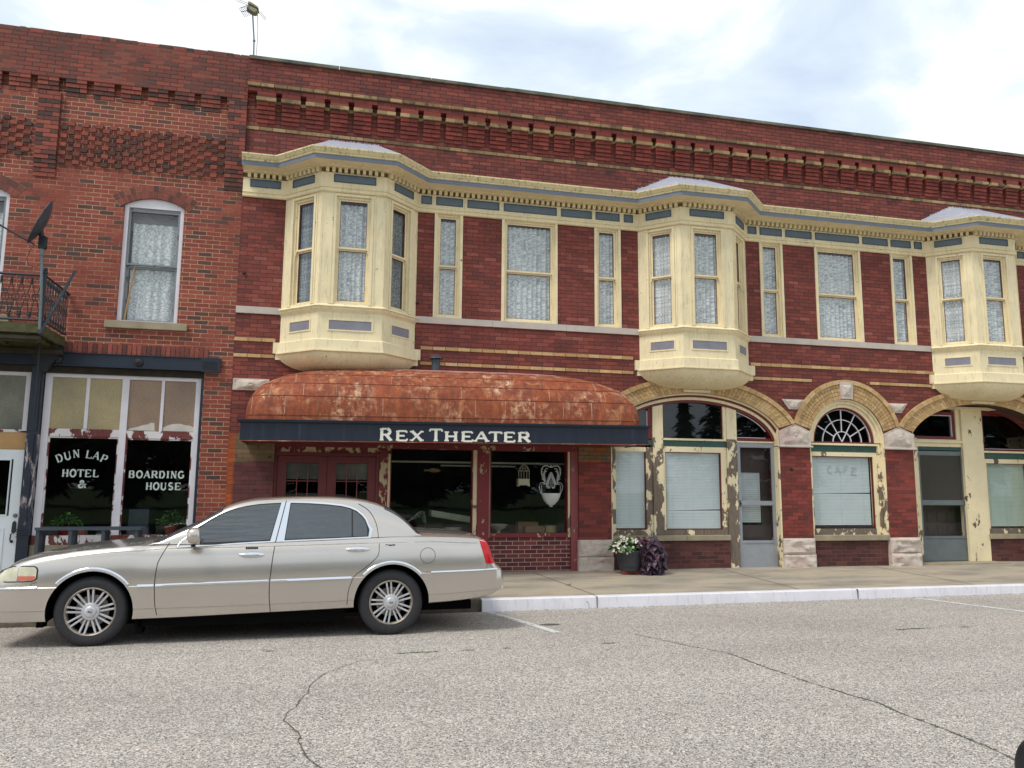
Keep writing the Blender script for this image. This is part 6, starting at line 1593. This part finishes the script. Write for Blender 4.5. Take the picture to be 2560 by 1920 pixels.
for sgn, off_ in ((1, 0.), (-1, .012)):
    mb.grid(lambda u, v: tuple(c_ + ax * (off_ + .075 * v * v) + (e1 * math.cos(u * 6.2832) * .30 + e2 * math.sin(u * 6.2832) * .345) * v), 40, 8)
mb.tube([tuple(c_ + ax * .083 + e1 * math.cos(u * .157) * .30 + e2 * math.sin(u * .157) * .345) for u in range(40)], .008, 6, closed=True)
mb.build('reflector', 'iron_grey', t_, smooth=50)
mb = MB(); mb.tube([(-4.11, 11.91, 4.95), (-4.32, 11.80, 5.05), (-4.62, 11.62, 5.20)], .013, 8); mb.box(-4.72, -4.60, 11.58, 11.66, 5.18, 5.26); mb.build('feed_arm', 'iron_grey', t_)
mb = MB(); mb.tube([(-4.09, 11.9, 4.95), (-4.15, 11.9, 4.86), (-4.185, 11.9, 4.74), (-4.15, 11.9, 4.64), (-4.06, 11.92, 4.62), (-4.01, 11.93, 4.7)], .005, 6); mb.build('cable', 'iron_black', t_)
# television antenna on the roof
t_ = thing('television_antenna', 'small yellowed television antenna with wire loops on a roof mast', 'antenna', (-1.47, 13.35, 8.8))
AY = 13.35
mb = MB(); mb.tube([(-1.475, AY, 8.75), (-1.49, AY, 9.3), (-1.535, AY, 9.76)], .013, 10); mb.tube([(-1.487, AY, 9.27), (-1.488, AY, 9.295)], .022, 10); mb.build('mast', 'galv', t_)
M['old_plastic'] = simple('yellowed plastic', srgb(150, 146, 116), .5, var=.35, sc_=14)
mb = MB(); mb.prism([(-1.62, 9.915), (-1.60, 9.955), (-1.54, 9.93), (-1.45, 9.875), (-1.43, 9.84), (-1.46, 9.845)], AY - .10, AY + .08); mb.prism([(-1.60, 9.90), (-1.46, 9.835), (-1.45, 9.79), (-1.50, 9.765), (-1.56, 9.785), (-1.64, 9.83)], AY - .08, AY + .05)
mb.build('housing', 'old_plastic', t_, bevel=.01)
mb = MB()
def loopw(a, b, w_):
    a = Vector(a); b = Vector(b); d = (b - a).normalized(); p = Vector((0, 1, 0)).cross(d).normalized() * w_ / 2
    mb.tube([tuple(a + p), tuple(b + p), tuple(b - p * 0 + d * w_ * .4), tuple(b - p), tuple(a - p)], .004, 5)
loopw((-1.62, AY - .05, 9.915), (-1.80, AY - .05, 9.965), .032); loopw((-1.43, AY - .05, 9.81), (-1.318, AY - .05, 9.69), .028)
for i in range(6):
    o = i * .025; mb.tube([(-1.70 - .0 + o, AY - .08, 9.815 + o * .55), (-1.735 + o, AY - .1, 9.80 + o * .6), (-1.75 + o * 1.0, AY - .12, 9.765 + o * .5), (-1.70 + o, AY - .1, 9.72 + o * .55), (-1.66 + o, AY, 9.695 + o * .5)], .004, 5)
mb.tube([(-1.72, AY - .09, 9.73), (-1.58, AY - .03, 9.82)], .006, 5); mb.build('wire_loops', 'iron_grey', t_)
mb = MB(); mb.tube([(-1.455, AY, 9.78), (-1.435, AY, 9.45), (-1.435, AY, 9.2), (-1.45, AY, 8.8)], .005, 6); mb.build('cable', 'galv', t_)

# planter with flowers and a dark trailing vine
PX, PY, PZ = 5.06, 12.62, walk_z(5.06, 12.62)
M['pot'] = simple('charcoal planter', srgb(58, 58, 64), .6, var=.2, sc_=8)
M['soil'] = simple('potting soil', (.02, .015, .01, 1), .95)
M['clay'] = simple('cored red brick', srgb(138, 62, 54), .85)
for x0 in (-.14, .03):
    mb = MB(); mb.box(PX + x0 - .01, PX + x0 + .17, PY - .10, PY + .0, PZ, PZ + .055)
    for i in range(6): mb.box(PX + x0 + .008 + i * .027, PX + x0 + .018 + i * .027, PY - .102, PY - .0999, PZ + .008, PZ + .048)
    tag(mb.build('brick', 'clay'), 'red cored brick under the %s side of the charcoal planter' % ('left' if x0 < 0 else 'right'), 'brick')
t_ = thing('planter', 'charcoal round planter standing on bricks by the shop wall', 'planter', (PX, PY, PZ))
mb = MB(); mb.lathe([(.0, .056), (.165, .056), (.17, .07), (.178, .13), (.186, .135), (.19, .155), (.215, .36), (.225, .38), (.225, .40), (.205, .40), (.20, .34), (0, .34)], (PX, PY, PZ), 'Z', 40, caps=False); mb.build('pot', 'pot', t_, smooth=35)
mb = MB(); mb.lathe([(.2, .355), (0, .37)], (PX, PY, PZ), 'Z', 20, caps=False); mb.build('soil', 'soil', t_)
def leafmat(name, tones, rough=.45):
    t = Mt(name, rough); t.col(t.ramp(t.attr(), *tones)); t.b.inputs['Subsurface Weight'].default_value = 0; return t.m
M['leaf_green'] = leafmat('begonia leaves', [(0., srgb(34, 78, 30)), (.5, srgb(56, 112, 42)), (1., srgb(104, 150, 66))])
M['leaf_purple'] = leafmat('purple vine leaves', [(0., srgb(34, 20, 32)), (.5, srgb(56, 32, 52)), (.85, srgb(80, 48, 70)), (1., srgb(104, 60, 62))])
M['petal'] = leafmat('white petals', [(0., srgb(214, 206, 184)), (1., srgb(248, 246, 236))], .6)
def leaf(mb, p, d, up, L_, w_, heart=False, fold=.25):
    d = Vector(d).normalized(); up = Vector(up); sd = d.cross(up).normalized(); nn = sd.cross(d).normalized(); p = Vector(p)
    pr = [(0, 0, 0), (.12, .42, .1), (.4, .5, .12), (.75, .28, .05), (1., 0, -.12)] if not heart else [(.1, 0, 0), (-.08, .3, .04), (.15, .55, .1), (.5, .46, .08), (.8, .2, 0), (1.05, 0, -.15)]
    ctr = [p + d * (a * L_) + nn * (-c_ * 0 - a * a * fold * L_) for a, b, c_ in pr]
    Lp = [c0 + sd * (b * w_) + nn * (c_ * L_) for c0, (a, b, c_) in zip(ctr, pr)]; Rp = [c0 - sd * (b * w_) + nn * (c_ * L_) for c0, (a, b, c_) in zip(ctr, pr)]
    n = len(pr); vs = [tuple(v) for v in ctr + Lp[1:-1] + Rp[1:-1]]; fs = []
    for side in (n, n + n - 2):
        idx = [0] + [side + i for i in range(n - 2)] + [n - 1]
        for i in range(n - 1): 
            q = [i, idx[i], idx[i + 1], i + 1]; q = list(dict.fromkeys(q)); 
            if len(q) > 2: fs.append(tuple(q))
    mb.add(vs, fs)
rnd = random.Random(5)
t_ = thing('flowering_plant', 'bright green begonia with white flowers in the left half of the planter', 'plant', (PX - .05, PY, PZ + .36))
mb = MB(); fl = MB(); stm = MB()
for i in range(210):
    a = rnd.uniform(0, 6.283); r = math.sqrt(rnd.random()); x = PX - .10 + .23 * r * math.cos(a); y = PY - .03 + .20 * r * math.sin(a); z = PZ + .40 + .20 * (1 - r * r) * rnd.uniform(.5, 1.05) - .05 * max(0, r - .8)
    o = Vector((math.cos(a), math.sin(a), rnd.uniform(-.3, .6))); leaf(mb, (x, y, z), o, (rnd.uniform(-.3, .3), rnd.uniform(-.3, .3), 1), rnd.uniform(.05, .095), rnd.uniform(.045, .075))
def flower(cx_, cy_, cz_, s):
    for k in range(rnd.randint(4, 6)):
        a = rnd.uniform(0, 6.28); leaf(fl, (cx_, cy_, cz_), (math.cos(a), -.6 + rnd.uniform(-.5, .3), math.sin(a)), (0, -1, .2), s, s * .9, fold=.1)
for cx_, cz_, n, sp in ((-.13, .565, 7, .035), (-.02, .56, 6, .03), (.05, .575, 3, .02), (-.30, .52, 6, .035), (-.27, .46, 8, .04), (-.20, .42, 8, .04), (-.12, .41, 6, .035), (-.06, .39, 4, .03), (-.10, .36, 3, .02), (-.21, .60, 4, .03), (.09, .47, 2, .02), (-.33, .42, 3, .03), (-.02, .44, 2, .02)):
    for k in range(n): flower(PX + cx_ + rnd.gauss(0, sp), PY - .19 + rnd.gauss(0, .03), PZ + cz_ + rnd.gauss(0, sp * .8), rnd.uniform(.022, .036))
mb.build('leaves', 'leaf_green', t_, fix=False); fl.build('flowers', 'petal', t_, fix=False)
for dx, dz in ((-.06, .34), (-.02, .3), (.06, .36), (.10, .33), (.13, .3)): stm.tube([(PX - .02 + dx * .2, PY, PZ + .4), (PX - .02 + dx * 1.2, PY + .02, PZ + .40 + dz)], [.003, .0012], 4)
stm.build('stem', 'grass', t_)
t_ = thing('trailing_vine', 'deep purple sweet potato vine spilling from the planter to the pavement', 'plant', (PX + .15, PY, PZ + .36))
mb = MB()
for i in range(260):
    v = rnd.random() ** .85; z = PZ + .62 - .60 * v; wdt = .14 + .12 * math.sin(min(1, v * 1.25) * math.pi * .75)
    cxp = PX + .28 + .09 * math.sin(v * 2.6); x = cxp + wdt * rnd.uniform(-1, 1); k = 1 - abs((x - cxp) / wdt) ** 2
    y = PY - .06 - .20 * k * (.6 + .4 * math.sin(v * 3.1)) + rnd.uniform(-.03, .12)
    o = (rnd.uniform(-.6, .9) + (x - cxp) * 2, -.8, rnd.uniform(-1.3, -.1)); leaf(mb, (x, y, max(PZ + .03, z)), o, (rnd.uniform(-.3, .3), -.4, 1), rnd.uniform(.065, .125), rnd.uniform(.06, .10), heart=True)
mb.build('leaves', 'leaf_purple', t_, fix=False)
mb = MB()
for i in range(12):
    x = PX + .1 + i * .03; mb.tube([(PX + .08, PY - .05, PZ + .38), (x, PY - .22, PZ + .46), (x + .03, PY - .24, PZ + .2), (x + .04, PY - .2, PZ + .06)], .005, 5)
mb.build('stem', 'leaf_purple', t_)
# ---- things in the theatre windows
IT = .80
def it(name, label, cat, u, d, z=IT): return thing(name, label, cat, FAC(u, d, z))
M['cream_foam'] = simple('yellowed foam slab', srgb(176, 178, 158), .9, var=.2)
M['cloth'] = simple('crumpled white sheet', srgb(206, 208, 204), .9)
M['wicker'] = simple('woven basket', srgb(148, 128, 92), .9, var=.3, sc_=30)
M['tan_box'] = simple('cardboard', srgb(150, 118, 86), .9); M['pale_tub'] = simple('pale yellow tub', srgb(190, 172, 118), .6)
M['teal_plastic'] = simple('pale plastic crate', srgb(150, 170, 168), .6); M['cream_enamel'] = simple('cream enamel', srgb(206, 198, 166), .5)
M['tube_white'] = simple('dusty white batten', srgb(196, 194, 176), .7)
mb = MB(FAC); p = [(1.83, 1.10), (2.55, .985), (2.55, 1.10), (1.83, 1.215)]; mb.prism(p, -1.0, -.62); o = mb.build('foam_slab', 'cream_foam', bevel=.02); tag(o, 'long pale foam slab lying tilted in the left theater window', 'foam slab')
mb = MB(FAC); mb.grid(lambda u, v: (1.34 + .40 * u, -.55 - .35 * v, .90 + .30 * math.sin(min(1, u * 1.1) * 1.6) * (1 - .35 * v) + .05 * fbm(u * 3, v * 3, 2.1) - .25 * (u > .9) * (u - .9) * 8), 24, 12); tag(mb.build('cloth', 'cloth', smooth=60), 'crumpled white sheet heaped beside the foam slab in the left theater window', 'cloth')
mb = MB(FAC)
mb.box(1.46, 1.70, -.95, -.50, .80, .815)
for k in range(3): mb.tube([(1.46, -.5, .83 + k * .035), (1.70, -.5, .83 + k * .035), (1.70, -.95, .83 + k * .035), (1.46, -.95, .83 + k * .035)], .005, 4, closed=True)
for i in range(12): mb.tube([(1.46 + i * .0215, -.5, .80), (1.46 + i * .0215, -.5, .91)], .004, 4)
tag(mb.build('crate', 'teal_plastic'), 'small pale slatted basket at the foot of the white sheet', 'basket')
mb = MB(FAC); mb.box(1.72, 2.02, -1.0, -.6, .80, .99); mb.box(1.70, 2.04, -1.02, -.98, .99, 1.04); tag(mb.build('box', 'dark_wood'), 'dark wooden box holding up the foam slab', 'box')
mb = MB(FAC); mb.lathe([(.10, 0), (.15, .10), (.155, .11), (.14, .105), (.09, .01), (0, .01)], (2.22, -.62, .80), 'Z', 24, caps=False); tag(mb.build('basin', 'cream_enamel', smooth=40), 'low cream basin under the foam slab', 'basin')
mb = MB(FAC); mb.lathe([(.07, 0), (.06, .01), (.025, .03), (.03, .06), (.11, .10), (.165, .17), (.158, .17), (.10, .11), (0, .075)], (3.02, -.55, .80), 'Z', 28, caps=False); tag(mb.build('bowl', 'cream_enamel', smooth=40), 'cream footed bowl at the left end of the right theater window', 'bowl')
for lab, x0, x1, z1, m_, d_ in (('low cardboard box in front of the longer one in the right theater window', 3.50, 3.85, .93, 'tan_box', -.5), ('long brown cardboard box behind the low one in the right theater window', 3.42, 3.80, 1.0, 'tan_box', -.75)):
    mb = MB(FAC); mb.box(x0, x1, d_ - .18, d_ - .165, .80, z1); mb.box(x0, x1, d_ - .015, d_, .80, z1); mb.box(x0, x0 + .015, d_ - .165, d_ - .015, .8, z1); mb.box(x1 - .015, x1, d_ - .165, d_ - .015, .8, z1); mb.box(x0 + .015, x1 - .015, d_ - .165, d_ - .015, .8, .81)
    tag(mb.build('cardboard_box', m_), lab, 'box', 'cardboard boxes in the theater window')
mb = MB(FAC); mb.lathe([(0, 0), (.10, 0), (.108, .13), (.112, .14), (.105, .14), (.098, .02), (0, .02)], (3.98, -.55, .80), 'Z', 28, caps=False); tag(mb.build('tub', 'pale_tub', smooth=40), 'round pale yellow tub right of the cardboard boxes', 'tub')
# battens of the old light fitting, a hanging lantern planter, a wall fish and the scroll ornament on the glass
mb = MB(FAC); mb.box(1.10, 4.30, -.72, -.68, 2.035, 2.065); tag(mb.build('light_batten', 'tube_white'), 'long dusty white batten across both theater windows', 'batten')
mb = MB(FAC); mb.box(2.02, 3.40, -.92, -.88, 1.985, 2.01); tag(mb.build('light_batten', 'tube_white'), 'shorter white batten just below the long one inside the theater windows', 'batten')
mb = MB(FAC); mb.prism([(1.68, 1.93), (1.72, 1.905), (1.68, 1.87), (1.76, 1.895), (1.85, 1.865), (1.95, 1.875), (2.0, 1.90), (1.95, 1.93), (1.85, 1.945), (1.76, 1.915)], -.72, -.70); tag(mb.build('wooden_fish', 'wicker'), 'small wooden fish cut-out hanging in the left theater window', 'decoration')
t_ = it('hanging_planter', 'cream birdcage-shaped hanging planter in the right theater window', 'hanging planter', 3.37, -.2, 1.64)
mb = MB(FAC); mb.box(3.275, 3.475, -.27, -.14, 1.655, 1.765); mb.box(3.27, 3.29, -.27, -.14, 1.635, 1.655); mb.box(3.46, 3.48, -.27, -.14, 1.635, 1.655); mb.build('tray', 'cream_enamel', t_)
mb = MB(FAC)
for x in (3.28, 3.325, 3.375, 3.425, 3.47): mb.tube([(x, -.15, 1.765), (x, -.15, 1.90)], .004, 5)
mb.tube([(3.28, -.15, 1.90), (3.47, -.15, 1.90)], .004, 5); mb.tube([(3.28, -.15, 1.90), (3.30, -.15, 1.95), (3.34, -.15, 2.0), (3.375, -.15, 2.01), (3.41, -.15, 2.0), (3.45, -.15, 1.95), (3.47, -.15, 1.90)], .005, 5)
for cx_, cz_ in ((3.33, 1.93), (3.42, 1.93), (3.375, 1.965)): mb.tube([(cx_ + .025 * math.cos(a * .7), -.15, cz_ + .025 * math.sin(a * .7)) for a in range(9)], .0035, 4, closed=True)
mb.build('wire_frame', 'cream_enamel', t_)
t_ = it('scroll_ornament', 'white scrolled leaf ornament with a hanging bowl in the right theater window', 'ornament', 3.885, -.17, 1.3)
c_ = 3.87; mb = MB(FAC); d_ = -.17
for sg in (-1, 1):
    mb.tube([(c_ + sg * x, d_, z) for x, z in ((.02, 1.975), (.07, 2.0), (.13, 1.995), (.17, 1.95), (.175, 1.87), (.15, 1.79), (.12, 1.73), (.115, 1.68))], .011, 6)
    mb.tube([(c_ + sg * x, d_, z) for x, z in ((.06, 1.94), (.09, 1.955), (.11, 1.93), (.10, 1.90), (.075, 1.90))], .010, 6)
    mb.tube([(c_ + sg * x, d_, z) for x, z in ((.105, 1.92), (.13, 1.86), (.125, 1.79), (.10, 1.72))], [.012, .02, .02, .008], 6)
    mb.tube([(c_ + sg * x, d_, z) for x, z in ((.0, 1.88), (.02, 1.83), (.05, 1.75), (.075, 1.68), (.06, 1.62), (.02, 1.61))], [.02, .024, .026, .03, .024, .015], 6)
    mb.tube([(c_ + sg * x, d_, z) for x, z in ((.10, 1.68), (.15, 1.705), (.19, 1.695), (.215, 1.64), (.20, 1.57), (.17, 1.50))], .008, 6)
    mb.tube([(c_ + sg * x, d_, z) for x, z in ((.10, 1.67), (.15, 1.68), (.175, 1.65), (.17, 1.58), (.165, 1.50))], .006, 6)
    for k in range(5): mb.tube([(c_ + sg * .17, d_, 1.95 - k * .045), (c_ + sg * .145, d_, 1.93 - k * .045)], .006, 4)
for z in (1.79, 1.74, 1.69, 1.64):
    for s in (-.018, .018): mb.tube([(c_ + s + .016 * math.cos(a * .9), d_, z + .016 * math.sin(a * .9)) for a in range(7)], .005, 4, closed=True)
mb.lathe([(.0, .02), (.02, .015), (.025, 0)], (c_, d_, 1.985), 'Y', 10); mb.build('scrollwork', 'cloth', t_)
mb = MB(FAC); mb.lathe([(.0, -.02), (.03, -.02), (.03, .0), (.075, .025), (.13, .09), (.165, .17), (.172, .215), (.165, .215), (.0, .20)], (c_, d_, 1.305), 'Z', 30, caps=False)
mb.build('bowl', 'cloth', t_, smooth=50)
# ---- things in the hotel window
M['red_pot'] = simple('red plastic pot', srgb(140, 36, 34), .5)
def potted(name, label, u, d, z, h, mt, spread):
    t_ = thing(name, label, 'potted plant', FAC(u, d, z)); mb = MB(FAC); mb.lathe([(0, 0), (.075, 0), (.10, .15), (.11, .16), (.10, .165), (0, .15)], (u, d, z), 'Z', 20, caps=False); mb.build('pot', mt, t_, smooth=40)
    mb = MB()
    for i in range(120):
        a = rnd.uniform(0, 6.28); r = rnd.random() ** .6; p = FAC(u + spread * r * math.cos(a), d + .12 * r * math.sin(a), z + .16 + h * (1 - r * .7) * rnd.uniform(.2, 1)); leaf(mb, p, (math.cos(a), math.sin(a) * .5, rnd.uniform(-.8, .5)), (0, -.3, 1), rnd.uniform(.04, .08), .03)
    mb.build('leaves', 'leaf_green', t_, fix=False)
potted('potted_plant', 'leafy plant in a terracotta pot low in the right hotel window', -2.33, -.35, .80, .30, 'clay', .20)
potted('potted_plant', 'pale leafy plant in a red pot behind the guard rail in the left hotel window', -3.86, -.4, .80, .26, 'red_pot', .22)
mb = MB(FAC); mb.box(-3.02, -2.72, -1.1, -.6, .78, 1.22); tag(mb.build('cabinet', 'iron_grey', bevel=.01), 'grey cabinet just inside the right hotel window', 'cabinet')
mb = MB(FAC); mb.box(-3.74, -3.6, -.6, -.45, .78, .93); tag(mb.build('box', 'red_pot', bevel=.01), 'small red box beside the red pot in the left hotel window', 'box')
mb = MB(FAC); mb.lathe([(0, 0), (.07, 0), (.12, .04), (.125, .06), (0, .06)], (-3.30, -.4, .78), 'Z', 24, caps=False); tag(mb.build('dish', 'cloth', smooth=40), 'pale shallow dish on the sill of the left hotel window', 'dish')
# dark mirror of the photographer's car just entering the picture at the lower right
t_ = thing('car_mirror', 'black edge of a nearby car mirror at the lower right corner', 'car mirror', (1.62, 1.5, .86))
mb = MB(); mb.grid(lambda u, v: (1.63 + .10 * (-math.cos(v * math.pi)), 1.5 + .07 * math.cos(u * 6.2832) * math.sin(v * math.pi) ** .5, .955 + .085 * math.sin(u * 6.2832) * math.sin(v * math.pi) ** .5), 28, 14); mb.build('housing', 'blacktrim', t_, smooth=70)
mb = MB(); mb.tube([(1.66, 1.5, .92), (1.76, 1.52, .84)], [.03, .035], 10); mb.build('arm', 'blacktrim', t_)
# trees across the street: seen only as reflections in the glass
def tree(x, y, h, r, kind, label):
    t_ = thing('conifer_tree' if kind else 'leafy_tree', label, 'tree', (x, y, -.08))
    mb = MB(); mb.tube([(x, y, -.1), (x, y, h * .5), (x + .1, y, h * .92)], [r * .1, r * .07, .03], 8); mb.build('trunk', 'bark', t_)
    mb = MB(); rg = random.Random(int(x * 7 + y))
    for i in range(1300 if kind else 1900):
        if kind: v = rg.random() ** 1.3; z = h * (.08 + .92 * v); rr = r * (1 - v) ** .85 * (.75 + .25 * math.sin(z * 5)) * math.sqrt(rg.random())
        else: 
            v = rg.uniform(-1, 1); z = h * .54 + h * .46 * v; rr = r * math.sqrt(max(0, 1 - v * v)) * rg.random() ** .4
        a = rg.uniform(0, 6.283); p = Vector((x + rr * math.cos(a), y + rr * math.sin(a), z)); s = rg.uniform(.3, .8) if kind else rg.uniform(.6, 1.4)
        d1 = Vector((math.cos(a), math.sin(a), rg.uniform(-.9, .1))).normalized() * s; d2 = Vector((-math.sin(a), math.cos(a), rg.uniform(-.3, .3))) * s * .5
        mb.add([tuple(p + d1), tuple(p + d2), tuple(p - d1 * .5), tuple(p - d2)], [(0, 1, 2, 3)])
    mb.build('crown', 'conifer', t_, fix=False)
TL = [(34.3, 11.0, 2.7, 1, 'narrow dark conifer far across the street, left of the broad conifer'), (39.0, 12.0, 4.2, 1, 'broad dark conifer far across the street, right of the narrow one')]
for i, x in enumerate((-32, -24, -16, -8, 0, 8, 16, 24)): TL.append((x, 8.2 + (i * 37 % 5) * .5, 4.9, 0, None))
for i, x in enumerate((47, 53, 60, 68)): TL.append((x, 13.5 + (i % 2) * 1.5, 5.5, 0, None))
for x, h, r, kind, lab in TL:
    tree(x, -44. - (abs(x) * 7 % 5), h, r, kind, lab or 'leafy tree in the row across the street, seen only in the glass')
for o in bpy.data.objects:
    if o.name.startswith('leafy_tree'): o['group'] = 'leafy trees across the street'
